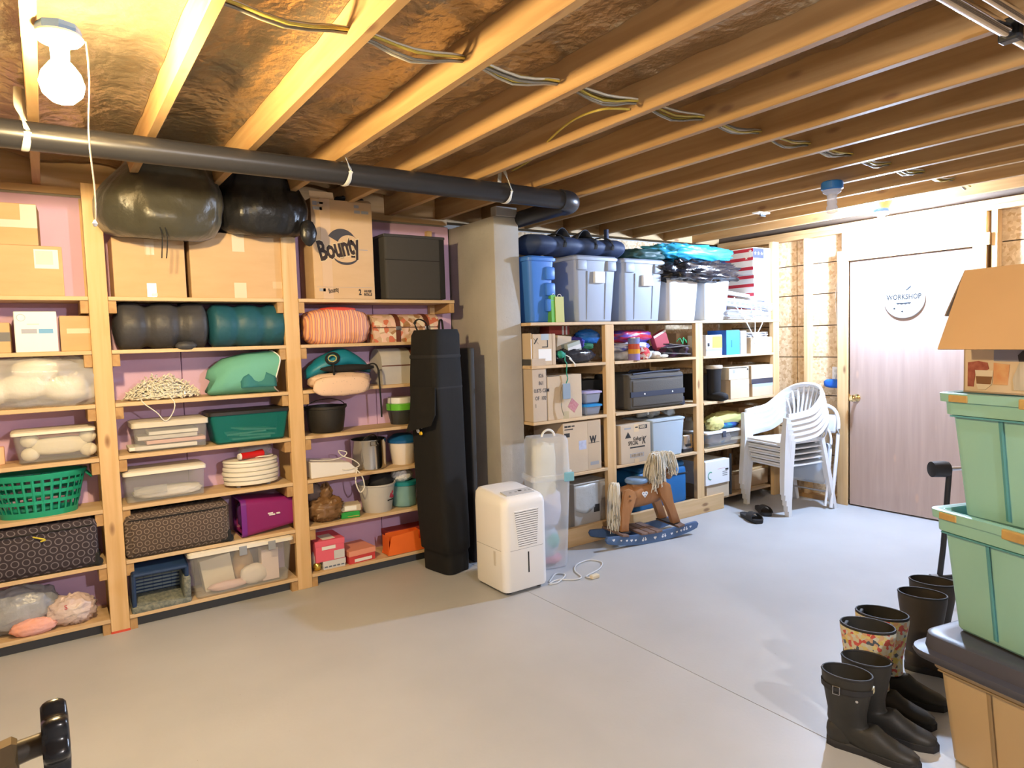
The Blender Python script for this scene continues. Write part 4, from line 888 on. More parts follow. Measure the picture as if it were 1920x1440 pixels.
# ================================================================ right shelves: goods
YG = YR0+.02
def tote(label, px0, px1, pyt, z0, y0, d, mat, lidmat, pyb=None, ribs=True, lidh=True, x0=None, group=None, name='storage_tote', open_=False):
    zt = P((px0+px1)/2, pyt, Y=y0).z; ym = pyb or pyt+20
    a, b = (x0 if x0 else P(px0, ym, Y=y0).x), P(px1, ym, Y=y0).x; W, H = b-a, zt-z0-.012
    t = thing(name, label, 'storage bin', ((a+b)/2, y0+d/2, z0), 0, group); DIM[t.name] = (W, d, H)
    tub(t, W-.03, d-.03, H, mat, tx=.030, ty=.028, r=.03, rim=.012, wall=.004)
    if not open_: lid(t, W-.03, d-.03, H, lidmat, .02, .014, r=.035, dome=.010)
    if ribs:
        for s in (-1, 1):
            q = MB(); q.box(s*(W*.33)-W*.10, s*(W*.33)+W*.10, -d/2+.001, -d/2+.05, H-.085, H-.012, bev=.008); q.build('handle_block', mat, t, smooth=40)
        for u in (.30, .72):
            yb_ = -d/2+.014+.028*.55
            q = MB(); q.tube([(-W/2+W*u, -d/2+.016, H-.09), (-W/2+W*u*.96+.01, -d/2+.042, .02)], .004, 5); q.build('rib', mat, t)
    return t
BLU = pm('blue tote plastic', (.055, .20, .62), .4); GRYB = pm('blue grey tote plastic', (.33, .38, .48), .45); BEI = pm('pale tote plastic', (.56, .54, .52), .5); LBL = pm('light grey tote plastic', (.52, .57, .65), .45)
t = tote('royal blue lidded tote squeezed beside the concrete pier', 980, 1046, 482, ZR[0], YG, .46, BLU, BLU, x0=2.735, ribs=False)
W, D_, H = DIM[t.name]
for z_, w2 in ((H-.05, .05), (H-.16, .045), (H-.27, .04)): q = MB(); q.box(W*.10, W*.42, -D_/2+.004, -D_/2+.04, z_-.09, z_, bev=.012); q.build('handle_block', BLU, t, smooth=40)
t = tote('blue grey lidded tote with paper label, beside green gift bag', 1078, 1162, 482, ZR[0], YG, .46, GRYB, GRYB); decal(t, 'paper_label', .44, .66, .62, .80, PAPERW, up=-.024); t1 = t
t = tote('blue grey lidded tote with paper label, next to the dark upright pole', 1168, 1250, 488, ZR[0], YG, .46, GRYB, GRYB); decal(t, 'paper_label', .46, .68, .60, .78, PAPERW, up=-.024)
tote('pale beige tote partly covered by a black plastic sheet', 1254, 1318, 500, ZR[0], YG+.01, .44, BEI, BEI, ribs=False, lidh=False)
tote('narrow light grey tote under the black plastic sheet', 1322, 1376, 505, ZR[0], YG, .44, LBL, LBL, ribs=False)
def giftbag(label, px0, px1, pyt, z0, y0, mat, rz=0):
    a, b = P(px0, pyt+20, Y=y0).x, P(px1, pyt+20, Y=y0).x; H = P(px0, pyt, Y=y0).z-z0; W = b-a
    t = thing('gift_bag', label, 'bag', ((a+b)/2, y0+.04, z0), rz)
    q = MB(); q.rings([[(-W/2, -.04, 0), (W/2, -.04, 0), (W/2, .04, 0), (-W/2, .04, 0)], [(-W/2, -.035, H), (W/2, -.035, H), (W/2, .035, H), (-W/2, .035, H)]], True, False); q.build('bag_paper', mat, t)
    q = MB(); q.tube(arc((0, -.036, H), W*.22, 0, 180, 8), .002, 5); q.build('cord_handle', PAPERW, t)
    return t
giftbag('bright green gift bag between the blue and grey totes', 1034, 1043, 553, ZR[0], YG+.0, pm('bright green paper', (.12, .42, .06), .4))
giftbag('olive yellow gift bag standing against the grey tote', 1042, 1058, 556, ZR[0], YG-.005, pm('olive yellow paper', (.50, .50, .16), .45))
# duffel on the totes
zt = ZR[0]+DIM[t1.name][2]+.03
a, b = P(985, 455, Y=3.78).x+.06, P(1178, 455, Y=3.78).x
t = thing('duffel_bag', 'long navy duffel bag with black straps lying across the totes', 'bag', ((a+b)/2, 3.92, zt-.001))
NVN = pm('navy nylon', (.035, .055, .12), .6, bump=.3, bscale=12); W = b-a
roll(t, W, .16, .075, NVN, 4, .16, seed=3)
for u in (-.20, .12, .3):
    q = MB(); q.tube([(W*u, .165*math.cos(R(a_)), .075+.082*math.sin(R(a_))) for a_ in range(-20, 201, 20)], .016, 6, flat=.25); q.build('strap', BLKF, t)
for u in (-.22, .02):
    q = MB(); q.sheet(lambda p_, r_: (W*u+.16*p_, -.06+.12*r_, .13+.075*math.sin(PI*p_)*(1-.4*r_)), 8, 4, .003); q.build('flap', pm('dark grey nylon', (.05, .055, .07), .6), t, smooth=180)
p = P(1184, 470, Y=3.95)
q = MB(); q.lathe([(.021, 0), (.021, 2.399-ZR[0])], 16); o = q.build('upright_pole', pm('dark blue pole paint', (.02, .03, .07), .35), None, 60, (p.x-.02, 4.22, ZR[0])); tag(o, 'dark upright pole between the top shelf and the joists', 'pole')
# teal cloth and black plastic over the pale totes
def drape(label, name, px0, px1, pyt, pyb, y0, y1, mat, seed, zoff, amp=.03, over=.0, n=46, cat='cloth', th=.02, ridge=0.):
    a, b = P(px0, (pyt+pyb)/2, Y=y0).x, P(px1, (pyt+pyb)/2, Y=y0).x; zb, zt_ = P((px0+px1)/2, pyb, Y=y0).z, P((px0+px1)/2, pyt, Y=y0).z
    t = thing(name, label, cat, ((a+b)/2, (y0+y1)/2, zb))
    W, H, D_ = b-a, zt_-zb, y1-y0
    q = MB(); q.blob((0, 0, H/2), (W, D_, H), 2.6, n, 24, amp, 5, seed, None, ridge); q.build('folds', mat, t, smooth=180)
    return t
TARP = pm('sky blue tarp', (.04, .36, .58), .35, bump=.7, bscale=14); DKG = pm('dark green tarp', (.03, .085, .085), .5, bump=.5, bscale=14); BLKPL = pm('black plastic sheet', (.014, .014, .02), .2, bump=.8, bscale=16)
drape('dark green folded tarp lying on the grey tote', 'folded_tarp', 1185, 1262, 463, 490, 3.76, 4.1, DKG, 4, 0, .16)
drape('crumpled black plastic sheet hanging over the pale totes', 'plastic_sheet', 1252, 1404, 484, 527, 3.62, 3.98, BLKPL, 7, 0, .30, 60, 56, ridge=.2)
drape('crumpled sky blue tarp lying on the black plastic sheet', 'folded_tarp', 1242, 1392, 455, 488, 3.70, 4.05, TARP, 11, 0, .22, n=56, ridge=.12)
# soda cartons
FLAG_R = pm('red stripe print', (.55, .03, .06), .5); FLAG_B = pm('blue star print', (.05, .06, .35), .5); CART = pm('white carton', (.82, .83, .85), .5)
z = ZR[0]
def starpoly(cx, cz, r_): return [(cx+(r_ if k % 2 == 0 else r_*.42)*math.sin(k*PI/5), cz+(r_ if k % 2 == 0 else r_*.42)*math.cos(k*PI/5)) for k in range(10)]
for k, (px0, px1, pyt, nm) in enumerate(((1432, 1456, 563, 'bottom'), (1428, 1455, 515, 'middle'), (1420, 1449, 465, 'top'))):
    a, b = 5.20+.01*(2-k), 5.455; y0 = YG+.0
    zt = P(1440, pyt, Y=y0).z if k < 2 else P(1434, 465, Y=y0).z
    t = cbox('soda_carton', 'white drink carton with red stripes and blue star panel, %s of the stack' % nm, 'box', a, b, z, zt, y0, .38, CART, 'stacked drink cartons'); z = zt
    w_, d_, h_ = DIM[t.name]
    if k != 1:
        decal(t, 'star_panel', .0, .60, .60, .97, FLAG_B); decal(t, 'star_panel', .0, .22, .45 if k else .6, .97, FLAG_B, 'left')
        for sx in (.12, .30, .48):
            q = MB(); q.prism(starpoly(-w_/2+w_*sx, h_*.78, .016), -d_/2-.0014, -d_/2-.0006); q.build('printed_star', PAPERW, t)
        for (yy, zz_) in ((-.12, .62), (-.16, .86), (-.15, .68)):
            q = MB(); q.prism(starpoly(yy, h_*zz_, .018), -w_/2-.0014, -w_/2-.0006, 'x'); q.build('printed_star', PAPERW, t)
    for zz_ in (.22, .58, .90): decal(t, 'red_stripe', .22 if k != 1 else .0, 1., zz_-.06, zz_+.06, FLAG_R, 'left')
    lettering(t, 'pepsi', -w_*.36, -d_/2-.001, h_*.28, .052, pm('violet print', (.35, .35, .5), .6), name='lettering', shear=.2)
    decal(t, 'printed_line', .5, .85, .13, .15, INKG)
    if k == 1: 
        for sx in (.25, .68): decal(t, 'red_print', sx, sx+.14, .55, .92, pm('pale red print', (.75, .40, .42), .6))
# window blinds
a, b = P(1372, 580, Y=3.69).x, P(1446, 580, Y=3.69).x
t = thing('window_blind', 'bundle of white window blind slats with cords hanging off the shelf', 'blind', ((a+b)/2, 3.80, ZR[0]), R(-4))
SLW = pm('white slat', (.74, .77, .82), .35)
me = MB().box(-(b-a)/2, (b-a)/2, -.028, .028, 0, .0035, bev=.001, seg=1).mesh('slat'); me.materials.append(SLW)
for k in range(22):
    z_ = .004+.0072*k; o = mobj('slat', me, t, None, (.012*math.sin(k*1.3), -.06+.004*math.sin(k*2.1), z_+(.015 if k > 11 else 0))); o.rotation_euler = (R(6*math.sin(k)), R((5 if k > 11 else 1)), R(2*math.sin(k*.7)+(-5 if k > 11 else 2)))
q = MB(); q.box(-(b-a)/2, (b-a)/2*.9, -.03, .025, .205, .235, bev=.004); o = q.build('head_rail', WHITEP, t); o.rotation_euler[1] = R(6)
for k, dx in enumerate((-.10, .03, .15)):
    q = MB(); q.tube(smoothpath([(dx, -.085, .10), (dx-.01, -.115, .03), (dx*.8-.0, -.128, -.03), (.02+dx*.1, -.126, -.15), (.022, -.125, -.19)]), .0042, 6); q.build('cord', PAPERW, t)
q = MB(); q.blob((.02, -.125, -.19), (.025, .02, .04), 2, 12, 8); q.build('cord_knot', PAPERW, t, smooth=180)
q = MB(); q.tube(smoothpath([(-.16, -.06, .20), (-.19, -.10, .12), (-.10, -.12, .04), (-.02, -.115, .02)]), .004, 6); q.build('cord', PAPERW, t)

# --- second row
z = ZR[1]; Y2 = YR0+.012
def rbox(label, px0, px1, pyt, z0, y0=None, d=.25, mat=CARD2, name='cardboard_box', pyb=None, x0=None, rz=0, tape=False, tilt=0):
    y0 = y0 or Y2; zt = P((px0+px1)/2, pyt, Y=y0).z; ym = pyb or pyt+20
    a, b = x0 or P(px0, ym, Y=y0).x, P(px1, ym, Y=y0).x
    t = cbox(name, label, 'box', a, b, z0, zt, y0, d, mat, None, rz, tilt=tilt)
    if tape: decal(t, 'tape', .42, .58, .0, .22, TAPE); decal(t, 'tape', .42, .58, .8, .995, TAPE)
    return t
t = rbox('small cardboard box with white label against the pier', 0, 998, 636, z, x0=2.728, pyb=660); decal(t, 'box_label', .0, .75, .18, .82, PAPERW)
t = rbox('square cardboard shipping box with black X mark and address label', 999, 1042, 626, z, Y2-.005, pyb=655); decal(t, 'box_label', .24, .80, .14, .52, PAPERW); decal(t, 'tape', .36, .70, .80, 1.0, pm('blue grey tape', (.40, .46, .52), .4))
for s in (-1, 1):
    w_, d_, h_ = DIM[t.name]; q = MB(); q.prism([(-w_*.36-.018*s, h_*.78-.018), (-w_*.36-.018*s+.007, h_*.78-.022), (-w_*.36+.018*s, h_*.78+.018), (-w_*.36+.018*s-.007, h_*.78+.022)], -d_/2-.001, -d_/2); q.build('ink_mark', INK, t)
decal(t, 'printed_line', .40, .66, .57, .60, INK); decal(t, 'printed_line', .62, .66, .57, .80, INK); decal(t, 'corner_seam', .845, .86, 0, 1, MATS['cardboard seam'])
t = rbox('tilted cardboard box behind the shipping box', 1043, 1070, 627, z+.10, Y2+.10, .15, pyb=640, tilt=R(6)); t.location.z = z+.09
o = cbox('cardboard_box', 'flat brown cardboard box lying under clutter beside the shipping box', 'box', 3.02, 3.36, z, z+.09, Y2+.11, .3, CARD)
t = rbox('red and white striped box lying behind the shipping box', 1030, 1068, 613, z+.2, Y2+.22, .12, pm('red box', (.42, .07, .06), .6), 'gift_box', pyb=622); t.location.z = z+.21; decal(t, 'white_stripe', .62, .72, 0, 1, PAPERW); decal(t, 'white_stripe', .80, .88, 0, 1, PAPERW)
q = MB(); q.box(2.93, 3.2, Y2+.2, Y2+.34, z, z+.2); o = q.build('storage_case', pm('dark brown case', (.05, .035, .03), .7), None); tag(o, 'dark brown case supporting the red striped box', 'box')
t = rbox('small grey book-like box tilted on black plastic', 1067, 1092, 641, z+.07, Y2+.03, .09, pm('grey green box', (.36, .40, .36), .6), 'small_box', pyb=650, tilt=R(-14)); decal(t, 'pale_band', 0, 1, .35, .68, pm('pale grey', (.6, .6, .6), .6))
def clump(label, name, cat, px0, px1, pyt, pyb, y0, d, mat, seed, e=2.3, amp=.18, z0=None, ridge=.1):
    a, b = P(px0, (pyt+pyb)/2, Y=y0).x, P(px1, (pyt+pyb)/2, Y=y0).x; zt_ = P((px0+px1)/2, pyt, Y=y0).z; zb = z0 if z0 is not None else P((px0+px1)/2, pyb, Y=y0).z
    t = thing(name, label, cat, ((a+b)/2, y0+d/2, zb)); q = MB(); q.blob((0, 0, (zt_-zb)*.48), (b-a, d, (zt_-zb)*1.04), e, 32, 18, amp, 5, seed, .92, ridge); q.build('body', mat, t, smooth=180); return t
clump('shiny black plastic bag spilling on the shelf beside the shipping box', 'plastic_bag', 'bag', 1046, 1124, 652, 683, Y2, .14, pm('black film', (.025, .025, .032), .22, bump=.7, bscale=20), 4, z0=z)
clump('bright blue plastic bag beside the post', 'plastic_bag', 'bag', 1090, 1131, 617, 645, Y2+.14, .12, pm('bright blue film', (.015, .14, .48), .35, bump=.5), 6)
clump('violet blue cloth behind the tilted grey box', 'cloth_bundle', 'cloth', 1068, 1102, 631, 655, Y2+.125, .11, pm('violet cloth', (.06, .045, .35), .7), 9)
clump('dark green cloth under the bright blue bag', 'cloth_bundle', 'cloth', 1088, 1118, 641, 660, Y2+.15, .1, pm('dark green cloth', (.01, .12, .04), .7), 12, z0=z+.09)
p = P(1058, 668, Y=Y2-.01)
t = thing('ribbon_tangle', 'tangle of green and white cords with a gift tag dangling below the shelf', 'cord', (p.x, Y2-.004, z))
TQ = pm('green cord', (.02, .28, .20), .6)
q = MB(); q.tube(smoothpath([(-.03, .03, .09), (-.01, .0, .05), (.02, .01, .08), (.0, -.012, .03), (.01, -.02, 0), (.005, -.02, -.06), (.015, -.02, -.10), (.0, -.02, -.135)]), .004, 6); q.build('cord', TQ, t)
q = MB(); q.tube(smoothpath([(.0, .03, .08), (.05, .0, .05), (.07, -.005, .02), (.04, -.012, .04), (.08, -.018, .005), (.085, -.02, -.02)]), .004, 6); q.build('cord', PAPERW, t)
q = MB(); q.blob((-.01, .02, .07), (.06, .05, .05), 2, 14, 10, .3, 5, 3); q.build('ribbon_bow', TQ, t, smooth=60)
q = MB(); q.box(-.035, .035, -.024, -.020, -.245, -.135, bev=.002); q.build('gift_tag', pm('blue grey tag', (.26, .33, .40), .6), t)
q = MB(); q.tube(smoothpath([(-.035, -.022, -.14), (-.045, -.024, -.22), (-.05, -.024, -.30), (-.03, -.024, -.36)]), .005, 6, flat=.4); q.build('ribbon', pm('grey ribbon', (.28, .26, .23), .6), t)
# middle bay
clump('red and blue fireworks packet wrapped in clear film', 'packet', 'packet', 1160, 1231, 618, 642, Y2+.06, .2, pm('red packet', (.52, .02, .035), .25, col2=(.10, .06, .35), nscale=9, ncon=.15, stretch=(.6, 1, 4), bump=.3), 3, 3, .12, z0=z+.135)
clump('blue and white striped packet under the red packet', 'packet', 'packet', 1166, 1226, 640, 660, Y2+.05, .2, pm('blue packet', (.09, .10, .45), .35, col2=(.72, .74, .82), nscale=10, ncon=.1, stretch=(1, 1, 5)), 5, 3, .15, z0=z+.06)
clump('pale grey papers lying under the packets', 'paper_stack', 'paper', 1156, 1236, 657, 678, Y2+.03, .24, pm('grey papers', (.34, .34, .36), .7, col2=(.6, .6, .62), nscale=12, ncon=.2), 7, 4, .1, z0=z)
p = P(1192, 674, Y=Y2-.005)
t = thing('printed_can', 'tall cylinder with orange, red and violet print standing in front of packets', 'can', (p.x, Y2+.012, z))
for k, (c, z0_, z1_) in enumerate((((.25, .18, .42), 0, .05), ((.62, .30, .02), .05, .085), ((.45, .06, .03), .085, .125), ((.16, .20, .42), .125, .17))):
    q = MB(); q.lathe([(.045, z0_), (.045, z1_)], 24); q.build('print_band', pm('can band %d' % k, c, .3), t, smooth=60)
q = MB(); q.lathe([(.047, .168), (.047, .174), (.002, .174)], 24); q.build('can_top', STEEL, t)
clump('red and white checked cloth beside the printed can', 'cloth_bundle', 'cloth', 1203, 1224, 650, 676, Y2-.005, .10, blotch('red white cloth', [(.60, .05, .06), (.75, .62, .55), (.5, .3, .2)], 40), 8, z0=z)
t = thing('work_glove', 'crumpled white work glove lying on the shelf edge', 'glove', (P(1237, 668, Y=Y2).x, Y2+.06, z), R(-10))
q = MB(); q.blob((0, 0, .03), (.11, .09, .06), 2.4, 20, 12, .1, 5, 4, .9)
for k in range(4): q.blob((.07+.012*(k % 2), -.036+.024*k, .02), (.085, .024, .028), 2.2, 12, 8, .1, 5, k)
q.blob((.0, -.055, .02), (.03, .07, .028), 2.2, 12, 8); q.build('glove_cloth', pm('white cotton', (.66, .64, .58), .9, bump=.2), t, smooth=180)
t = rbox('red book standing tilted behind the glove', 1232, 1256, 622, z+.09, Y2+.10, .05, pm('red book cover', (.40, .05, .07), .5), 'book', pyb=635, tilt=R(-22)); decal(t, 'white_band', 0, 1, .86, 1, PAPERW)
clump('dark burgundy and purple cloth heap behind the glove', 'cloth_bundle', 'cloth', 1226, 1302, 645, 676, Y2+.10, .16, blotch('dark mixed cloth', [(.05, .02, .04), (.10, .03, .07), (.03, .03, .04), (.12, .10, .10)], 22), 14, 2.6, .15, z0=z)
for k, (dz, an) in enumerate(((.03, 3), (.085, -2), (.10, 5))):
    q = MB(); q.box(-.17+.03*k, .16, -.03, .03, 0, .008, bev=.002); o = q.build('dark_lath', pm('dark slat', (.07, .06, .06), .5), None, None, (P(1272, 660, Y=Y2).x, Y2+.035+.005*k, z+dz)); o.rotation_euler = (0, R(an), R(4*k)); tag(o, 'long dark flat slat lying over the burgundy cloth heap', 'slat', 'dark slats on the cloth heap')
q = MB(); q.tube(smoothpath([(-.05, 0, .01), (-.02, -.01, .035), (.0, -.02, -.01), (.02, -.01, .04), (.05, -.015, .0), (.06, 0, .02), (.02, 0, .03)]), .0035, 5); o = q.build('green_string', pm('emerald string', (.01, .35, .12), .6), None, None, (P(1282, 655, Y=Y2).x, Y2+.03, z+.12)); tag(o, 'tangled emerald green string on the dark slats', 'string')
t = rbox('brown cardboard box in the dark behind the clutter', 1268, 1310, 624, z, Y2+.30, .2, CARD, pyb=640)
# right bay
t = rbox('white and yellow product carton with black stripe', 1324, 1354, 628, z, Y2+.01, .2, CART, 'product_carton', pyb=650); decal(t, 'yellow_panel', .38, 1, .36, .93, pm('mustard print', (.45, .38, .08), .6)); decal(t, 'black_stripe', .0, 1, .22, .32, INKG); decal(t, 'logo_mark', .08, .22, .45, .62, INK)
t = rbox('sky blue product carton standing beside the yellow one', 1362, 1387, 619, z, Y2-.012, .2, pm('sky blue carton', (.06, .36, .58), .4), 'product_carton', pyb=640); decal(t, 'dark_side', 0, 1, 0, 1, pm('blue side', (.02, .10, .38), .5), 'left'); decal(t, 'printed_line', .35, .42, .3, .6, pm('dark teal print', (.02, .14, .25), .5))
t = rbox('tall plain white binder beside the sky blue carton', 1389, 1400, 620, z, Y2-.002, .22, CART, 'binder', pyb=640)
t = rbox('cardboard box with loose papers on top', 1408, 1449, 632, z, Y2+.005, .26, CARD2, tape=True, pyb=650); w_, d_, h_ = DIM[t.name]; bx, by, bz = t.location
for k in range(7):
    q = MB(); q.box(-.13, .13, -.1, .1, 0, .006, bev=.001); o = q.build('paper_sheaf', pm('sheaf %d' % (k % 3), [(.68, .70, .74), (.40, .42, .48), (.78, .78, .80)][k % 3], .7), None, None, (bx-.02+.012*math.sin(k*2), by-.01, bz+h_+.0005+k*.0066)); o.rotation_euler = (0, 0, R(12*math.sin(k*1.7))); tag(o, 'loose sheaf of papers piled on the cardboard box', 'paper', 'papers on the cardboard box')

# --- third row
z = ZR[2]
t = rbox('tall film-wrapped carton printed with numbers against the pier', 0, 1025, 697, z, Y2-.006, .4, CARD2, x0=2.728, pyb=745)
for k, (s, u) in enumerate((('826', .44), ('861', .44), ('0.875 CBM', .10), ('OF  102', .16), ('1', .14))): print_on(t, s, u, .70-.118*k, .036, INK, bold=.0006, sx=.8)
w_, d_, h_ = DIM[t.name]; q = MB(); q.box(-w_/2-.003, w_/2+.003, -d_/2-.003, d_/2, h_*.0+.002, h_+.003, bev=.004); q.build('film_wrap', thin('stretch film', (.9, .9, .92), .10, .12, .5, 30), t)
t = rbox('plain carton with red diamond sticker and bottom tape', 1027, 1091, 703, z, Y2-.004, .4, CARD2, pyb=745); decal(t, 'tape', .44, .60, .0, .17, pm('tan tape', (.48, .40, .24), .4))
w_, d_, h_ = DIM[t.name]; q = MB(); q.prism([(w_*.07, h_*.27), (w_*.26, h_*.12), (w_*.40, h_*.30), (w_*.20, h_*.46)], -d_/2-.001, -d_/2+.0004); q.build('diamond_sticker', pm('rose sticker', (.42, .12, .15), .6, col2=(.55, .3, .3), nscale=60), t)
decal(t, 'flap_gap', .0, .35, .985, 1.0, INK)
for k, (pyt, pyb, c, l) in enumerate(((758, 781, (.02, .25, .55), 'bright blue lid, under another'), (733, 757, (.42, .38, .60), 'lavender lid, on top of another'))):
    zz = z if k == 0 else zz2
    p = P(1107, 770, Y=Y2+.05); W = .165
    t = thing('food_container', 'clear food container with '+l, 'container', (p.x, Y2+.075, zz+.0005)); zt = P(1107, pyt, Y=Y2+.02).z
    H = zt-zz-.012; tub(t, W, .13, H, thin('cloudy container', (.55, .60, .72), .35, .2), tx=.012, ty=.01, rim=.0); lid(t, W, .13, H, pm('container lid %d' % k, c, .4), .014, .006); zz2 = zz+H+.015
t = rbox('black box with a small white tag behind the food containers', 1092, 1134, 712, z, Y2+.22, .2, pm('black card', (.02, .02, .022), .6), 'black_box', pyb=740); decal(t, 'white_tag', .55, .75, .42, .52, PAPERW)
a, b = P(1180, 735, Y=Y2-.01).x, P(1284, 735, Y=Y2-.01).x
SUI = pm('grey brown canvas', (.085, .078, .070), .85, bump=.15, bscale=90); NAVW = pm('navy webbing', (.030, .036, .062), .7)
t = suitcase('grey brown canvas suitcase with navy band and two snaps', a, b, z, P(1230, 697, Y=Y2).z, Y2-.016, .42, SUI, NAVW)
w_, d_, h_ = DIM[t.name]; q = MB(); q.box(-w_/2+.01, w_/2-.01, -d_/2-.002, -d_/2+.01, h_*.36, h_*.50); q.build('band', NAVW, t)
for u in (.25, .75): q = MB(); q.lathe([(.002, -.004), (.007, -.003), (.008, .004)], 10, (-w_/2+w_*u, -d_/2-.002, h_*.43), axis='y'); q.build('snap', PAPERW, t)
q = MB(); q.tube(smoothpath([(-w_*.42, -d_/2+.02, h_*.97), (0, -d_/2+.03, h_*1.0), (w_*.42, -d_/2+.02, h_*1.01), (w_*.46, 0, h_*1.0)]), .008, 6); q.build('piping', NAVW, t)
t = rbox('black soft case leaning in the corner of the bay', 1325, 1347, 702, z, Y2+.10, .3, pm('black soft case', (.018, .018, .022), .7), 'soft_case', pyb=730)
p = P(1350, 752, Y=Y2)
t = thing('winter_boot', 'tall black boot with tan lining at the shelf edge', 'boot', (p.x, Y2+.06, z))
q = MB(); q.lathe([(.045, .05), (.055, .09), (.058, .22), (.066, .285), (.058, .285), (.05, .2)], 20); q.blob((-.0, -.02, .035), (.11, .24, .085), 2.4, 20, 12, .05, 4, 2, .9); q.build('shaft', pm('black suede', (.014, .013, .015), .8), t, smooth=60)
q = MB(); q.lathe([(.066, .272), (.072, .28), (.070, .302), (.055, .302)], 20); q.build('lining', pm('tan fleece', (.62, .54, .42), .9), t, smooth=60)
t = rbox('plain cardboard box with pale blue sticker under a small carton', 1370, 1405, 711, z, Y2-.004, .3, CARD2, pyb=730); decal(t, 'blue_sticker', .32, .62, .66, .97, pm('pale blue sticker', (.45, .55, .72), .6)); h5 = DIM[t.name][2]
t = rbox('small open carton with printed diamonds on a taller box', 1367, 1404, 688, z+h5, Y2-.006, .28, pm('cream card', (.62, .53, .38), .8), pyb=700); decal(t, 'paper_label', .42, .75, .2, .85, PAPERW); decal(t, 'ink_mark', .18, .30, .52, .80, INKG); decal(t, 'ink_mark', .90, .97, .70, .84, INK); decal(t, 'open_gap', .0, .9, .90, .97, INK)
t = rbox('cardboard box with blue tape line beneath another by the end post', 1411, 1453, 718, z, Y2-.002, .3, CARD2, pyb=735); decal(t, 'blue_tape', .0, 1, .74, .98, pm('pale blue tape', (.40, .50, .72), .5)); h6 = DIM[t.name][2]
t = rbox('cardboard box on top of a blue-taped box by the end post', 1409, 1453, 684, z+h6+.0, Y2-.004, .3, CARD2, pyb=700); decal(t, 'gap_shade', .0, 1, .0, .27, pm('dark gap shade', (.05, .05, .07), .6))  # dark strip painted for the shaded gap between the two boxes

# --- fourth row
z = ZR[3]
t = rbox('tall reused carton covered in faded black print and a photo sticker', 1056, 1127, 790, z, Y2-.002, .35, CARD2, pyb=830)

for u0, u1, v0, v1 in ((.04, .12, .91, .945), (.13, .20, .91, .945), (.22, .30, .915, .94), (.04, .26, .86, .88)): decal(t, 'printed_mark', u0, u1, v0, v1, INK)
decal(t, 'printed_box', .03, .17, .72, .80, INK); print_on(t, 'W', .70, .55, .07, INK, bold=.004, sx=.8)
decal(t, 'photo_sticker', .40, .60, .44, .62, pm('photo sticker', (.34, .36, .50), .3, col2=(.55, .6, .75), nscale=30)); decal(t, 'side_flap', .64, .97, .02, .97, pm('flap card', (.50, .39, .27), .8)); decal(t, 'printed_rule', .66, .95, .545, .555, INK, up=.001); decal(t, 'barcode', .70, .93, .10, .17, INKG, up=.001)
t = rbox('cereal carton printed Special K with triangle mark', 1164, 1220, 795, z, Y2-.016, .3, pm('cereal carton card', (.53, .42, .30), .8), 'cereal_carton', pyb=830)
w_, d_, h_ = DIM[t.name]
decal(t, 'printed_mark', .12, .34, .885, .93, INKG); decal(t, 'printed_mark', .48, .57, .90, .93, INK); decal(t, 'code_plate', .60, .88, .86, .96, INK); print_on(t, '50003', .62, .88, .03, pm('card print', (.6, .5, .36), .8), bold=.0006, sx=.9).location.y -= .0006
q = MB(); q.prism([(-w_*.36, h_*.66), (-w_*.16, h_*.66), (-w_*.26, h_*.82)], -d_/2-.001, -d_/2); q.build('triangle_mark', INK, t)
print_on(t, "Kellogg's", .40, .58, .040, INK, shear=.35, bold=.0004, sx=.75); print_on(t, 'SPECIAL', .24, .47, .044, INK, bold=.0006, sx=.68); print_on(t, 'K', .70, .47, .08, INK, shear=.4, bold=.0015, sx=.7)
decal(t, 'printed_rule', .30, .80, .385, .42, INK); decal(t, 'barcode_frame', .30, .76, .14, .25, INKG); decal(t, 'barcode', .33, .73, .155, .235, CARD2, up=.0012)
for k in range(9): decal(t, 'barcode', .35+k*.042, .365+k*.042, .16, .23, INK, up=.0018)
decal(t, 'tape', .44, .60, .80, 1, TAPE, up=.0004); decal(t, 'tape', .44, .60, 0, .1, TAPE)
t = clearbin('pale blue tub piled with glass jars beside the cereal carton', 1222, 784, 1286, z, Y2-.02, .34, pyb=800, mat=thin('pale blue plastic', (.55, .66, .76), .75, .35), lidmat=thin('pale blue lid plastic', (.62, .72, .80), .8, .3), tx=.02, lth=.014)
bx, by, bz = t.location; hh = DIM[t.name][2]; GLASS = thin('jar glass', (.85, .87, .86), .28, .05)
for k, (dx, dy, an) in enumerate(((-.17, -.04, 80), (-.08, -.06, 60), (.0, -.03, 85), (.08, -.07, 75), (.14, -.05, 20), (-.02, .08, 80))):
    o = thing('glass_jar', 'small clear glass jar with metal lid lying on the pale blue tub', 'jar', (bx+dx, by+dy, bz+hh+.06), 0, 'glass jars on the pale blue tub', rot=(R(an*.4), R(an), R(40*k)))
    q = MB(); q.lathe([(.03, -.045), (.034, -.04), (.034, .025), (.026, .04), (.024, .04), (.03, .022), (.03, -.038)], 16); q.build('glass', GLASS, o, smooth=50)
    q = MB(); q.lathe([(.002, .052), (.027, .052), (.028, .038), (.002, .038)], 16); q.build('jar_lid', pm('jar lid tin', (.70, .68, .60), .3, .4), o, smooth=40)
t = thing('plastic_jug', 'cloudy plastic jug behind the pale blue tub', 'jug', (P(1302, 845, Y=Y2+.2).x, Y2+.26, z)); pot(t, [(.002, 0), (.075, 0), (.08, .02), (.08, .14), (.05, .2), (.03, .22), (.03, .25), (.002, .25)], thin('cloudy jug', (.62, .60, .56), .5, .3), 'jug')
a, b = P(1283, 835, Y=Y2).x, P(1306, 835, Y=Y2).x
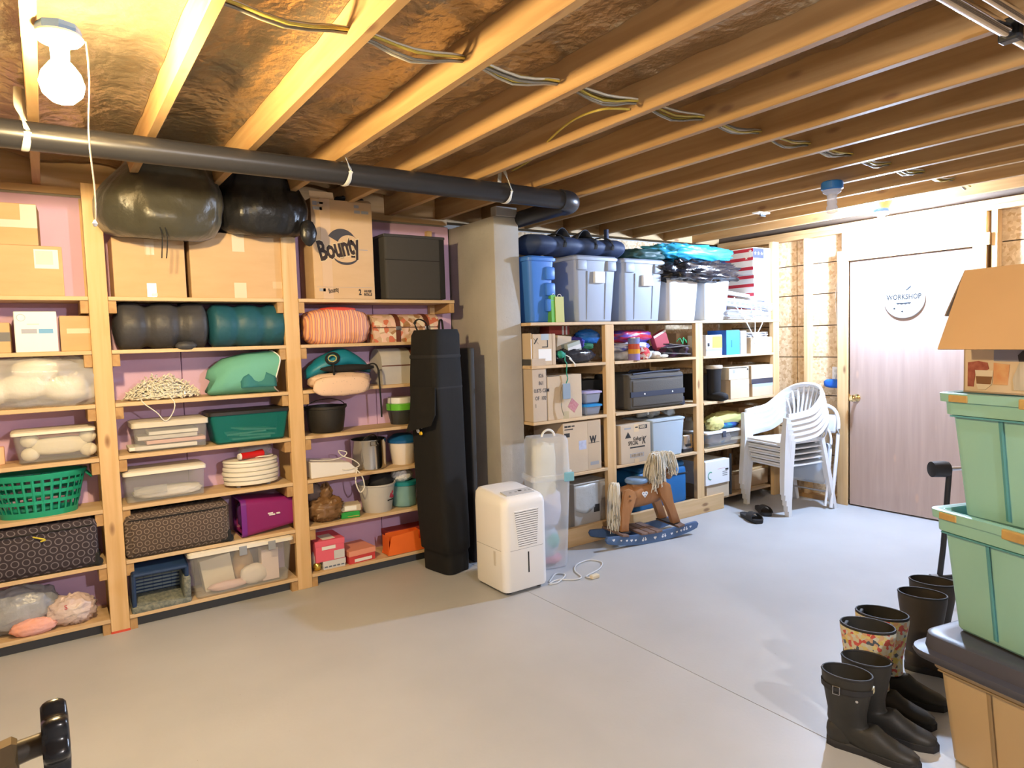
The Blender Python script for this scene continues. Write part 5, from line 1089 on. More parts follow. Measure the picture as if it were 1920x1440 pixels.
t = thing('toaster', 'black and steel toaster beside the post', 'toaster', (4.33, Y2+.14, z)); q = MB(); q.box(-.065, .065, -.12, .12, .012, .15, bev=.018, seg=3); q.build('housing', SS, t, smooth=40); q = MB(); q.box(-.068, .068, -.122, .122, 0, .035, bev=.008); q.build('base', BLACKP, t); q = MB(); q.box(-.03, .03, -.126, -.118, .05, .07); q.build('lever', BLACKP, t)
t = clearbin('flat clear bin with white lid under yellow cloth', 1326, 806, 1400, z, Y2-.015, .36, pyb=815, lidmat=WHITEP, tx=.03, lth=.016, latch=(pm('dark latch', (.05, .06, .09), .5), (.42,)))
bx, by, bz = t.location; hh = DIM[t.name][2]
o = thing('cloth_bundle', 'pale blue wrapped goods inside the flat clear bin', 'cloth', (bx-.0, by, bz+.014)); q = MB(); q.blob((0, 0, .05), (.36, .26, .11), 3, 28, 14, .15, 5, 3, .9); q.build('cloth', blotch('mixed wrapped goods', [(.55, .55, .6), (.30, .42, .62), (.62, .58, .55), (.45, .42, .5)], 18), o, smooth=180)
zt = bz+hh+.014
t = clump('pale yellow folded cloth heaped on the flat clear bin', 'cloth_bundle', 'cloth', 1337, 1402, 773, 800, Y2+.06, .16, pm('pale yellow cloth', (.62, .58, .22), .85, bump=.25, bscale=16), 3, 2.2, .2)
clump('teal and blue cloth squeezed under the yellow cloth', 'cloth_bundle', 'cloth', 1352, 1395, 792, 806, Y2+.02, .2, pm('teal blue cloth', (.01, .20, .28), .7, col2=(.02, .06, .28), nscale=12, ncon=.1), 5, 2.4, .12, z0=zt)
clump('pale yellow sleeve lying beside the teal cloth', 'cloth_bundle', 'cloth', 1334, 1363, 783, 801, Y2-.01, .10, MATS['pale yellow cloth'], 15, 2.2, .2, z0=zt)
t = rbox('wide cardboard box with dark printed side in the back of the bay', 1385, 1455, 760, z, Y2+.30, .22, CARD, pyb=790)

# --- bottom row
z = .095
t = rbox('bulky carton wrapped in grey film standing behind the base board', 1077, 1142, 905, z, Y2+.03, .38, pm('grey wrapped carton', (.36, .34, .31), .6, col2=(.44, .42, .39), nscale=3), pyb=950)
w_, d_, h_ = DIM[t.name]; q = MB(); q.sheet(lambda u, v: (-w_/2-.006+(w_+.012)*u, -d_/2-.006-.008*math.sin(u*7), h_-.003-.17*v*(1+.25*math.sin(u*5))), 16, 8, .001); q.build('film_flap', thin('milky film', (.62, .62, .60), .75, .25, .5, 14), t, smooth=180); decal(t, 'dark_hole', .55, .72, .33, .50, INK)
q = MB(); q.box(-w_/2-.004, w_/2+.004, -d_/2-.005, d_/2, h_-.002, h_+.012, bev=.006); q.build('film_top', MATS['milky film'], t)
a, b = P(1200, 920, Y=Y2+.01).x, P(1293, 920, Y=Y2+.01).x
t = thing('cooler_bag', 'bright blue soft-sided cooler bag behind the rocking horse', 'bag', ((a+b)/2, Y2+.18, z))
BLUN = pm('bright blue nylon', (.012, .13, .36), .5, bump=.12, bscale=30); W = b-a; H = P(1250, 880, Y=Y2).z-z
q = MB(); q.box(-W/2, W/2, -.15, .15, 0, H, bev=.04, seg=4); q.build('body', BLUN, t, smooth=40)
q = MB(); q.box(-W/2+.02, W/2-.02, -.14, .14, H-.01, H+.035, bev=.02, seg=3); q.build('lid', BLUN, t, smooth=40)
q = MB(); q.tube(smoothpath([(-W/2, -.151, H*.80), (0, -.153, H*.82), (W/2, -.151, H*.80)]), .006, 6); q.build('zipper', BLKF, t)
q = MB(); q.tube(smoothpath([(-W*.1, -.05, H+.03), (-.02, -.08, H+.08), (W*.25, -.08, H+.085), (W*.35, -.04, H+.03)]), .012, 8, flat=.4); q.build('strap', BLUN, t, smooth=60)
q = MB(); q.lathe([(.004, -.012), (.022, -.012), (.022, .012), (.004, .012)], 14, (W/2-.02, -.15, .025), axis='y'); q.build('wheel', BLACKP, t)
t = rbox('plain cardboard box under the white printed carton', 1325, 1367, 906, z, Y2+.0, .28, CARD2, pyb=915); h7 = DIM[t.name][2]
t = rbox('white carton with green ring logo on a cardboard box', 1323, 1368, 863, z+h7, Y2-.016, .28, CART, 'white_carton', pyb=890)
w_, d_, h_ = DIM[t.name]; q = MB(); q.tube([(-w_*.30+.030*math.cos(R(a_)), -d_/2-.0006, h_*.40+.032*math.sin(R(a_))) for a_ in range(60, 300, 20)], .004, 5); q.build('ring_logo', pm('green print', (.10, .36, .25), .6), t)
for zz_ in (.30, .38, .46): decal(t, 'printed_mark', .70, .90, zz_, zz_+.04, INKG)
decal(t, 'printed_mark', .82, .95, .52, .60, INK); decal(t, 'printed_line', .5, .8, .62, .635, MATS['pale red print'])
q = MB(); q.lathe([(.012, 0), (.012, .36)], 10); o = q.build('black_rod', BLACKP, None, 60, (P(1373, 915, Y=Y2).x, Y2+.02, .096)); tag(o, 'thin black rod standing beside the white printed carton', 'rod')
t = rbox('brown cardboard box low behind the stacked chairs', 1378, 1440, 903, .0, Y2+.09, .3, CARD, pyb=925); t.location.z = .096
o = cbox('wooden_board', 'pale loose board lying on the brown cardboard box', 'board', t.location.x-.2, t.location.x+.26, .096+DIM[t.name][2]+.001, .096+DIM[t.name][2]+.02, Y2+.10, .09, PINE_X, rz=R(8))
# ================================================================ things standing on the floor
# --- dehumidifier
DEHW = pm('dehumidifier white', (.86, .86, .87), .35)
t = thing('dehumidifier', 'white portable dehumidifier with front louvres and grey control panel', 'dehumidifier', (2.283, 3.375, 0))
W, D_, H = .318, .345, .575
def rrect(w_, d_, z, r_, n=6, yo=0, zf=None):
    o = []
    for cx, cy, a0 in ((w_/2-r_, d_/2-r_, 0), (-w_/2+r_, d_/2-r_, 90), (-w_/2+r_, -d_/2+r_, 180), (w_/2-r_, -d_/2+r_, 270)):
        for k in range(n):
            g = R(a0+90*k/(n-1)); x, y = cx+r_*math.cos(g), cy+r_*math.sin(g)+yo; o.append((x, y, z+(zf(x, y) if zf else 0)))
    return o
slope = lambda x, y: .034*min(1, (y+D_/2)/(D_*.55)) - .010*(2*x/W)**4
q = MB(); q.rings([rrect(W-.01, D_-.01, .022, .04), rrect(W, D_, .034, .045), rrect(W, D_, H-.05, .045), rrect(W-.008, D_-.008, H-.022, .043, zf=slope), rrect(W-.035, D_-.035, H-.004, .035, zf=slope), rrect(W-.08, D_-.08, H, .025, zf=slope)]); body = q.build('housing', DEHW, t, smooth=50)
pa = math.atan(.034/(D_*.55)); pz = H+.034*(D_/2-.085)/(D_*.55)
q = MB(); q.box(-.098, .105, -.036, .036, -.004, .0022, bev=.002); o = q.build('control_panel', pm('grey control panel', (.50, .52, .56), .35), t, loc=(0, -.085, pz)); o.rotation_euler[0] = pa
for k, x_ in enumerate((-.05, -.01, .06, .09)): q = MB(); q.box(x_-.008, x_+.008, -.008, .004, .0015, .0035, bev=.001); b_ = q.build('button', pm('button grey', (.30, .32, .36), .4), o)
q = MB(); q.box(.012, .036, -.002, .014, .0015, .0032, bev=.001); q.build('display', INK, o)
# louvre: single slats over a flat panel coloured as their shade
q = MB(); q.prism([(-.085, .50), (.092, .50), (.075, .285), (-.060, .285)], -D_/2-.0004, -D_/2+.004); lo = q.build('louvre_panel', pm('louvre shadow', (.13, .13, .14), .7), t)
for k in range(16):
    z = .293+k*.0135; u = (z-.285)/.215; xa, xb = -.062-.024*u, .077+.016*u
    q = MB(); q.box(xa, xb, -D_/2-.003, -D_/2+.001, z-.0046, z+.0046, bev=.001, seg=1); q.build('louvre_slat', DEHW, lo)
q = MB(); q.box(.005, .016, -D_/2-.0008, -D_/2+.002, .118, .245, bev=.002); q.build('water_window', BLACKP, t)
for s, (x0_, x1_, y0_, y1_) in enumerate(((-W/2+.04, W/2-.04, -D_/2-.0006, -D_/2+.002), (-W/2-.0006, -W/2+.002, -D_/2+.04, D_/2-.04))):
    q = MB(); q.box(x0_, x1_, y0_, y1_, .268, .270); q.build('tank_seam', GREY, t)
q = MB(); q.box(-W/2-.001, -W/2+.004, -.075, -.05, .165, .255, bev=.003); q.build('side_grip', pm('warm grey grip', (.62, .60, .56), .4), t)
for sx in (-1, 1):
    for sy in (-1, 1):
        q = MB(); q.lathe([(.004, -.011), (.017, -.011), (.018, 0), (.017, .011), (.004, .011)], 14, (sx*(W/2-.05), sy*(D_/2-.045), .0175), axis='x'); q.build('caster', BLACKP, t, smooth=40)
        q = MB(); q.box(sx*(W/2-.05)-.014, sx*(W/2-.05)+.014, sy*(D_/2-.045)-.012, sy*(D_/2-.045)+.012, .018, .03); q.build('caster_fork', BLACKP, t)
cp = [P(1030, 1091, Z=.006), P(1042, 1076, Z=.006), P(1060, 1078, Z=.006), P(1046, 1092, Z=.006), P(1030, 1095, Z=.006), P(1046, 1087, Z=.006), P(1075, 1087, Z=.006), P(1090, 1082, Z=.006), P(1078, 1070, Z=.006), P(1082, 1058, Z=.006), P(1105, 1050, Z=.006), P(1128, 1054, Z=.006), P(1124, 1066, Z=.006), P(1100, 1080, Z=.006), P(1107, 1083, Z=.006)]
q = MB(); q.tube(smoothpath([Vector(p_)-t.location for p_ in cp], 6), .0048, 8); q.build('power_cord', pm('pale grey cord', (.60, .62, .64), .45), t, smooth=60)
e = P(1115, 1084, Z=.0)-t.location; q = MB(); q.box(e.x-.03, e.x+.03, e.y-.017, e.y+.017, .0, .024, bev=.006); o = q.build('plug', pm('ivory plug', (.70, .62, .46), .45), t)
# --- black canopy bag leaning beside the pier
t = thing('canopy_bag', 'tall black canopy carry bag with pocket flap, straps and round bird logo', 'bag', (2.170, 3.905, 0))
CANV = pm('black canvas', (.0055, .0055, .006), .85, bump=.35, bscale=10, stretch=(1, 1, .3))
ax, ay = Vector((.90, .25, 0)).normalized(), Vector((-.20, .98, 0)).normalized()
def bagring(z, wx, wy, cx, cy, seed=0):
    o = []
    for lx, ly in [(math.copysign(abs(math.cos(a_))**.35, math.cos(a_)), math.copysign(abs(math.sin(a_))**.35, math.sin(a_))) for a_ in [2*PI*(i+.5)/36 for i in range(36)]]:
        n_ = 1+.045*mnoise.noise(Vector((lx*1.7, ly*1.7, z*4+seed))); v = ax*lx*wx/2*n_+ay*ly*wy/2*n_; o.append((cx+v.x, cy+v.y, z))
    return o
secs = [(.004, .20, .28, -.055, -.01), (.10, .205, .285, -.055, -.01), (.135, .20, .28, -.055, -.01), (.15, .235, .30, -.058, -.01), (.5, .255, .30, -.066, -.005), (.9, .265, .295, -.074, .0), (1.2, .27, .29, -.078, .0), (1.42, .265, .28, -.075, .0), (1.55, .26, .27, -.07, .0), (1.585, .235, .24, -.066, .0)]
fine = []
for (a_, b_) in zip(secs, secs[1:]):
    m_ = max(1, int((b_[0]-a_[0])/.05))
    for k in range(m_): fine.append([a_[i]+(b_[i]-a_[i])*k/m_ for i in range(5)])
fine.append(list(secs[-1]))
q = MB(); q.rings([bagring(*f_) for f_ in fine]); q.build('bag_body', CANV, t, smooth=60)
for z_ in (1.40, 1.20): q = MB(); q.rings([bagring(z_, .268, .286, -.077, 0), bagring(z_+.012, .274, .292, -.077, 0), bagring(z_+.024, .268, .286, -.077, 0)], False, False); q.build('seam_band', BLKF, t, smooth=60)
def facept(lx, ly, z, off=0.): v = ax*lx+ay*ly; return (-.075+v.x-ax.x*off, v.y-ax.y*off, z)
q = MB()
q.rings([[facept(-.134, -.14, 1.22), facept(-.134, .10, 1.22), facept(-.14, .10, 1.22), facept(-.14, -.14, 1.22)], [facept(-.150, -.15, 1.05), facept(-.150, .11, 1.0), facept(-.158, .11, 1.0), facept(-.158, -.15, 1.05)], [facept(-.175, -.14, 1.0), facept(-.19, .10, .93), facept(-.198, .10, .93), facept(-.183, -.14, .985)]]); q.build('pocket_flap', CANV, t)
q = MB(); q.tube(smoothpath([facept(-.10, .05, 1.57), facept(-.12, .06, 1.63), facept(-.08, .06, 1.655), facept(-.03, .05, 1.63), facept(-.02, .04, 1.57)]), .011, 6, flat=.4); q.build('carry_strap', BLKF, t, smooth=60)
q = MB(); q.tube(smoothpath([facept(.02, -.02, 1.57), facept(.03, -.02, 1.64), facept(.05, -.02, 1.645), facept(.06, -.02, 1.57)]), .010, 6, flat=.4); q.build('carry_strap', BLKF, t, smooth=60)
# round bird logo on the face towards the shelves
YEL = pm('yellow logo ink', (.72, .48, .03), .6)
lz = P(782, 812, Y=3.80).z
q = MB(); q.tube([facept(-.149, +.025+.030*math.cos(R(a_)), lz+.045*math.sin(R(a_))+.02) for a_ in range(20, 200, 15)], [.003+.006*math.sin(PI*k/12) for k in range(12)], 6); q.build('logo_arc', PAPERW, t)
q = MB(); q.blob(facept(-.149, .035, lz-.0), (.012, .04, .03), 2, 14, 8); q.build('logo_head', PAPERW, t, smooth=180)
q = MB(); q.blob(facept(-.151, .005, lz-.015), (.012, .05, .025), 2, 14, 8, .3, 5, 2); q.build('logo_beak', YEL, t, smooth=180)
# dark flat bag behind it against the pier
q = MB(); q.box(-.02, .02, -.12, .12, 0, 1.46, bev=.012, seg=3); o = q.build('flat_case', pm('charcoal soft case', (.035, .036, .04), .7, bump=.2, bscale=12), None, 40, (2.335, 3.98, 0)); o.rotation_euler[1] = R(.5); tag(o, 'slim charcoal case standing between the canopy bag and the pier', 'case')
# --- tall frosted wrapping paper box
t = thing('wrapping_paper_box', 'tall frosted plastic gift wrap box with blue latches and white handle', 'storage bin', (2.668, 3.495, 0), R(-14))
FROST = thin('frosted tall plastic', (.86, .90, .95), .36, .4); W, D_ = .30, .20
def rr2(w_, d_, z, r_): return rrect(w_, d_, z, r_, 5)
q = MB(); q.rings([rr2(.21, .14, .004, .03), rr2(.22, .15, .02, .03), rr2(.27, .18, .60, .03)], True, False); q.build('tub', FROST, t, smooth=50)
q = MB(); q.rings([rr2(.28, .19, .585, .03), rr2(.292, .20, .59, .03), rr2(.292, .20, .62, .03), rr2(.27, .185, .625, .03), rr2(.262, .178, .84, .035), rr2(.24, .16, .868, .035), rr2(.20, .12, .872, .03)], False, True); q.build('hood', FROST, t, smooth=50)
q = MB(); q.tube(arc((.0, -.04, .868), .045, 0, 180, 10), .008, 8); q.build('handle', pm('white handle plastic', (.80, .82, .82), .4), t, smooth=60)
for x_ in (.115,): q = MB(); q.box(x_-.035, x_+.035, -.108, -.094, .575, .635, bev=.006); q.build('latch', pm('sky blue latch', (.22, .50, .62), .4), t)
q = MB(); q.box(.142, .156, -.06, .06, .575, .64, bev=.006); q.build('latch', PAPERW, t)
def inside(nm, lab, cat, dx, dy, z0, size, mat, e=2.4, seed=1):
    o = thing(nm, lab, cat, (t.location.x+dx, t.location.y+dy, z0)); q = MB(); q.blob((0, 0, size[2]/2), size, e, 20, 14, .12, 5, seed); q.build('body', mat, o, smooth=180)
inside('paper_roll', 'cream paper roll standing inside the frosted box', 'paper', -.02, .0, .40, (.15, .09, .42), pm('cream paper', (.80, .76, .62), .7), 5, 2)
inside('tissue_paper', 'pale lilac tissue paper inside the frosted box', 'paper', .0, .0, .26, (.18, .11, .26), pm('lilac tissue', (.66, .64, .74), .8), 3, 3)
inside('ribbon_spool', 'mint green ribbon spool inside the frosted box', 'ribbon', .01, -.03, .12, (.11, .06, .11), pm('mint ribbon', (.20, .55, .48), .5), 2, 4)
inside('ribbon_bundle', 'bluish white ribbon bundle inside the frosted box', 'ribbon', .0, .0, .05, (.15, .10, .22), pm('bluish ribbon', (.50, .58, .66), .6), 2.2, 6)
inside('ribbon_bundle', 'pink ribbon bundle at the bottom of the frosted box', 'ribbon', .02, .0, .012, (.15, .10, .07), pm('pink ribbon', (.72, .28, .36), .6), 2.2, 5)
# --- rocking horse
t = thing('rocking_horse', 'wooden rocking horse with white yarn mane, blue seat and blue rockers', 'rocking horse', (3.585, 3.535, 0), R(-9))
HW = wood('honey stained wood', (.40, .19, .075), (.32, .14, .05), 2, .45, knot=(.30, .13, .05)); HB = pm('slate blue paint', (.060, .115, .235), .5, col2=(.075, .135, .27), nscale=8); SLATW = wood('worn brown slats', (.22, .145, .115), (.16, .10, .08), 1, .6)
YARN = pm('cream yarn', (.80, .76, .66), .95, bump=.3, bscale=90); WPR = pm('white painted motif', (.74, .76, .80), .6)
def rk(x): return .335*(1-math.sqrt(max(0, 1-(x/.62)**2)))*.62+.0
def rocker(y0):
    top, bot = [], []
    for k in range(25):
        u = -1+2*k/24; x = .40*u; z = rk(x); th = .072*(1-.30*abs(u)**3); bot.append((x, z+.001)); top.append((x, z+th))
    poly = bot+[(.415, bot[-1][1]+.03)]+top[::-1]+[(-.415, bot[0][1]+.03)]
    q = MB(); q.prism(poly, y0-.0125, y0+.0125, 'y', bev=.003); return q.build('rocker', HB, t, smooth=30)
ra = rocker(-.125); rb2 = rocker(.10)
def heart(cx, cz, s): return [(cx+s*.0625*16*math.sin(a_)**3, cz+s*.0625*(13*math.cos(a_)-5*math.cos(2*a_)-2*math.cos(3*a_)-math.cos(4*a_))) for a_ in [2*PI*k/20 for k in range(20)]]
for u, s in ((-.88, .011), (-.72, .008), (-.60, .009), (-.50, .011), (-.41, .009), (.02, .013), (.40, .010), (.52, .009), (.62, .010), (.84, .010)):
    x = .40*u; q = MB(); q.prism(heart(x, rk(x)+.036, s), -.1382, -.1374); q.build('painted_heart', WPR, ra)
for u in (-.22, .22, .72):
    x = .40*u
    for dx, dz, s in ((-.012, .0, .009), (.012, .002, .009), (-.008, .014, .005), (.01, .015, .005)):
        q = MB(); q.lathe([(.0005, -.0005), (s, 0), (s, .0006)], 8, (x+dx, -.1382, rk(x)+.032+dz), axis='y'); q.build('painted_bear', WPR, ra)
for x_, w_ in ((-.255, .055), (-.09, .055), (-.025, .055), (.04, .055), (.245, .06)):
    zz = rk(x_)+.072*(1-.3*abs(x_/.4)**3)-.002; q = MB(); q.box(-w_/2, w_/2, -.15, .122, 0, .016, bev=.003); o = q.build('slat', SLATW, t, loc=(x_, 0, zz)); o.rotation_euler[1] = -math.atan((rk(x_+.01)-rk(x_-.01))/.02)
# body barrel, thighs, legs
q = MB(); rings = []
for k in range(13):
    u = k/12; x = -.20+.36*u; r_ = .068+.012*math.sin(PI*u); z = .335+.02*(u-.5)
    if k in (0, 12): r_ *= .82
    rings.append([(x, .9*r_*math.copysign(abs(math.cos(a_))**.8, math.cos(a_)), z+r_*1.12*math.sin(a_)) for a_ in [2*PI*i/20 for i in range(20)]])
q.rings(rings); q.build('body', HW, t, smooth=50)
FOOTR = rk(.245)+.068+.016
for s, yo in ((-1, -.072), (1, .066)):
    y0, y1 = (yo-.018, yo+.010) if s < 0 else (yo-.010, yo+.018)
    hp = [(-.225, .36), (-.21, .40), (-.165, .405), (-.125, .38), (-.115, .34), (-.14, .27), (-.175, .22), (-.19, .16), (-.185, rk(-.2)+.086), (-.255, rk(-.255)+.086), (-.245, .17), (-.245, .23), (-.235, .30)]
    q = MB(); q.prism(hp, y0, y1, 'y', bev=.004); q.build('hind_leg', HW, t, smooth=30)
    fp = [(.085, .37), (.10, .415), (.145, .425), (.185, .40), (.195, .35), (.205, .27), (.235, .20), (.275, FOOTR+.004), (.205, FOOTR), (.17, .20), (.135, .27), (.10, .32)]
    q = MB(); q.prism(fp, y0-.012*(s < 0), y1+.012*(s > 0), 'y', bev=.004); q.build('front_leg', HW, t, smooth=30)
    for x_, z_ in ((-.175, .355), (-.17, .325), (.135, .385), (.14, .35)):
        q = MB(); q.lathe([(.009, 0), (.008, -.004), (.003, -.006)], 10, (x_, y0 if s < 0 else y1, z_), axis='y')
        if s < 0: q.build('wooden_plug', pm('plug wood', (.22, .10, .04), .5), t)
for x0_, x1_, zf in ((-.258, -.182, rk(-.22)+.074), (.203, .279, FOOTR-.012)): 
    q = MB(); q.box(x0_, x1_, -.105, .095, zf+.004, zf+.012); q.build('hoof_strip', pm('black hoof trim', (.02, .018, .018), .6), t)
# neck and head board
q = MB(); q.prism([(.06, .36), (.08, .43), (.13, .50), (.165, .575), (.20, .600), (.235, .585), (.25, .545), (.262, .49), (.262, .445), (.235, .425), (.21, .435), (.205, .47), (.185, .455), (.19, .39), (.17, .35)], -.032, .026, 'y', bev=.010); q.build('head', HW, t, smooth=30)
q = MB(); q.blob((.243, -.003, .455), (.052, .066, .075), 2.4, 18, 12); q.build('muzzle', pm('pale muzzle wood', (.36, .22, .13), .6), t, smooth=180)
for s in (-1, 1): q = MB(); q.blob((.215, s*.031-.003, .535), (.016, .008, .018), 2, 10, 8); q.build('eye', BLACKP, t, smooth=180)
q = MB(); q.tube([(.208, -.036, .50), (.235, -.037, .485), (.258, -.03, .475), (.268, 0, .472), (.258, .026, .475), (.23, .03, .485)], .004, 6, flat=.6); q.build('bridle', BLKF, t)
q = MB(); q.lathe([(.002, 0), (.082, 0), (.09, .008), (.09, .024), (.08, .034), (.002, .036)], 28, (-.05, -.002, .425), ey=.85); q.build('seat', pm('blue seat cushion', (.10, .19, .34), .5, col2=(.2, .3, .45), nscale=12), t, smooth=50)
q = MB(); q.box(-.11, .02, -.045, .04, .40, .428, bev=.006); q.build('seat_block', HW, t)
q = MB(); q.prism(heart(-.035, .352, .026), -.0845, -.078); q.build('painted_heart', WPR, t)
for dx, dz in ((-.012, .008), (.01, .004), (0, -.012)): q = MB(); q.lathe([(.0005, -.0006), (.006, 0), (.006, .001)], 8, (-.035+dx, -.085, .352+dz), axis='y'); q.build('painted_flower', pm('slate motif', (.25, .32, .42), .6), t)
def strands(name, specs, seed, r_=.0032):
    r3 = random.Random(seed); q = MB()
    for (root, spread, ln, drop, cnt, lean) in specs:
        for k in range(cnt):
            a_ = r3.uniform(0, 2*PI); c = Vector(root)+Vector((r3.uniform(-1, 1)*spread[0], r3.uniform(-1, 1)*spread[1], r3.uniform(-1, 1)*spread[2]))
            o_ = Vector((math.cos(a_)*.6+lean[0], math.sin(a_)+lean[1], 0)); L_ = ln*r3.uniform(.75, 1.1)
            pts = [c, c+o_*L_*.22+Vector((0, 0, L_*.10)), c+o_*L_*.36-Vector((0, 0, drop*.35)), c+o_*L_*.38-Vector((r3.uniform(-.01, .01), 0, drop*.75)), c+o_*L_*.36-Vector((r3.uniform(-.015, .015), r3.uniform(-.01, .01), drop*r3.uniform(.9, 1.1)))]
            q.tube(smoothpath(pts, 3), r_, 4)
    o = q.build(name, YARN, t, smooth=60); o['kind'] = 'stuff'
strands('yarn_mane', [((.150, -.003, .60), (.03, .02, .012), .19, .20, 170, (-.5, -.15)), ((.115, -.003, .54), (.03, .02, .02), .17, .17, 110, (-.5, -.15)), ((.235, -.003, .605), (.02, .02, .008), .13, .14, 110, (.35, -.15)), ((.19, -.003, .615), (.03, .02, .008), .12, .09, 90, (0, 0))], 4)
strands('yarn_tail', [((-.225, 0, .415), (.015, .015, .012), .13, .31, 170, (-.5, -.1))], 8)
# --- stacked plastic chairs
CHW = pm('white resin', (.74, .755, .78), .38); CHC = pm('cream resin', (.72, .66, .55), .42)
def make_chair(mat, loc, label, rz):
    t = thing('stacking_chair', label, 'chair', loc, rz, 'stacked white plastic chairs')
    # local: front is -Y
    def sf(u, v):
        w_ = .205+.03*(1-v); x = (2*u-1)*w_; y = -.23+.43*v
        z = .425-.022*math.sin(PI*v)*(1-(2*u-1)**4)-.03*max(0, .10-v)/.10-.012*abs(2*u-1)**6
        return (x, y, z)
    q = MB(); q.sheet(sf, 14, 14, .012); q.build('seat', mat, t, smooth=60)
    q = MB(); q.box(-.225, .225, -.222, -.210, .378, .415, bev=.005); q.build('apron', mat, t, smooth=40)
    # legs: angle-section uprights, front ones run up into the arms
    for s in (-1, 1):
        q = MB(); q.rings([[(s*(.268), -.265, 0), (s*.222, -.265, 0), (s*.222, -.235, 0), (s*.268, -.235, 0)], [(s*.268, -.262, .12), (s*.215, -.262, .12), (s*.215, -.232, .12), (s*.268, -.232, .12)], [(s*.262, -.245, .42), (s*.205, -.245, .42), (s*.205, -.205, .42), (s*.262, -.205, .42)], [(s*.268, -.235, .625), (s*.228, -.235, .625), (s*.228, -.19, .625), (s*.268, -.19, .625)]]); q.build('front_leg', mat, t, smooth=30)
        q = MB(); q.rings([[(s*.235, .295, 0), (s*.185, .295, 0), (s*.185, .265, 0), (s*.235, .265, 0)], [(s*.232, .245, .25), (s*.18, .245, .25), (s*.18, .215, .25), (s*.232, .215, .25)], [(s*.225, .21, .43), (s*.17, .21, .43), (s*.17, .175, .43), (s*.225, .175, .43)]]); q.build('rear_leg', mat, t, smooth=30)
    # arms sweep up into the arched back rail
    arch = [(-.25, -.20, .630), (-.262, -.10, .640), (-.258, .03, .66), (-.245, .12, .71), (-.215, .20, .775), (-.15, .255, .825), (-.07, .275, .845), (.0, .28, .85)]
    arch = arch+[(-x, y, z) for x, y, z in arch[:-1][::-1]]
    pts = smoothpath(arch, 4); q = MB()
    rings = []
    for i, p_ in enumerate(pts):
        tg = (pts[min(i+1, len(pts)-1)]-pts[max(i-1, 0)]).normalized(); k = abs(2*i/(len(pts)-1)-1); n_ = Vector((p_.x*.6, p_.y-.0, .25*(1-k))).normalized(); n_ = (n_-tg*n_.dot(tg)).normalized(); b_ = tg.cross(n_)
        wd = .030-.006*k
        rings.append([p_+n_*.010+b_*wd, p_-n_*.010+b_*wd, p_-n_*.010-b_*wd, p_+n_*.010-b_*wd])
    q.rings(rings); q.build('arm_and_back_rail', mat, t, smooth=40)
    q = MB(); q.box(-.14, .14, .182, .20, .41, .49, bev=.006); q.build('back_base', mat, t)
    for k in range(9):
        u = -1+2*k/8; x0_, x1_ = .125*u, .215*u; z1_ = .845-.085*abs(u)**2.2; y1_ = .275-.06*abs(u)**2
        q = MB(); q.tube([(x0_, .190, .48), (x0_*.5+x1_*.5, .235, .48+(z1_-.48)*.5+.01), (x1_, y1_, z1_)], .0105, 6, flat=.6); q.build('back_slat', mat, t, smooth=60)
    return t
cz = (5.20, 3.375)
labels = ['bottom cream-shaded plastic armchair of the white chair stack, feet on the floor', 'second plastic armchair up in the white chair stack', 'third plastic armchair up in the white chair stack', 'fourth plastic armchair up, just beneath the topmost of the white chair stack', 'topmost white plastic armchair of the stack, with fanned back slats']
th = R(-103)
base = make_chair(CHW, (cz[0], cz[1], 0), labels[0], th)
fx, fy = math.sin(th), -math.cos(th)
for k in range(1, 5):
    c = copy_tree(base); c.location = (cz[0]+fx*.012*k, cz[1]+fy*.012*k, .046*k); c['label'] = labels[k]
# --- folding chair leaning on the wall
t = thing('folding_chair', 'folded white chair leaning against the studs behind the chair stack', 'chair', (5.37, 3.30, 0), R(90), rot=(0, R(10), 0))
def yz(y, z, x=0): return (x, y, z)
fr_ = [(-.20, 0), (-.205, .30), (-.20, .62), (-.185, .76), (-.13, .84), (0, .87), (.13, .84), (.185, .76), (.20, .62), (.205, .30), (.20, 0)]
q = MB(); q.tube(smoothpath([yz(a_, b_+.012) for a_, b_ in fr_], 4), .015, 8); q.build('outer_frame', CHW, t, smooth=60)
q = MB(); q.tube(smoothpath([yz(a_*.84, max(b_*.78, 0)+.02, -.035) for a_, b_ in fr_], 4), .011, 8); q.build('inner_frame', CHW, t, smooth=60)
q = MB(); q.box(-.052, -.036, -.165, .165, .20, .55, bev=.03, seg=3); q.build('seat', pm('pale grey seat panel', (.50, .55, .62), .5), t, smooth=40)
q = MB(); q.box(-.014, .010, -.18, .18, .64, .80, bev=.02, seg=3); q.build('backrest', CHW, t, smooth=40)
for z_ in (.14, .22): q = MB(); q.tube([yz(-.20, z_), yz(.20, z_)], .009, 8); q.build('cross_bar', STEEL, t, smooth=60)
# --- slip-on sandals
RUB = pm('black foam rubber', (.022, .022, .025), .65)
def sandal(loc, rz, label):
    t = thing('slide_sandal', label, 'sandal', loc, rz, 'pair of black sandals by the chairs')
    out = [(.0, -.14), (.03, -.135), (.046, -.09), (.045, -.03), (.036, .04), (.036, .10), (.022, .132), (0, .138), (-.022, .132), (-.036, .10), (-.036, .04), (-.045, -.03), (-.046, -.09), (-.03, -.135)]
    q = MB(); q.rings([[(x*.92, y*.96, .0) for x, y in out], [(x, y, .010) for x, y in out], [(x*1.02, y*1.01, .030) for x, y in out], [(x*.85, y*.94, .024) for x, y in out]]); q.build('sole', RUB, t, smooth=40)
    q = MB(); q.sheet(lambda u, v: (.048*math.cos(PI*u), -.10+.085*v+.02*math.sin(PI*u), .02+.05*math.sin(PI*u)*(1-.15*v)), 12, 5, .006); q.build('strap', RUB, t, smooth=60)
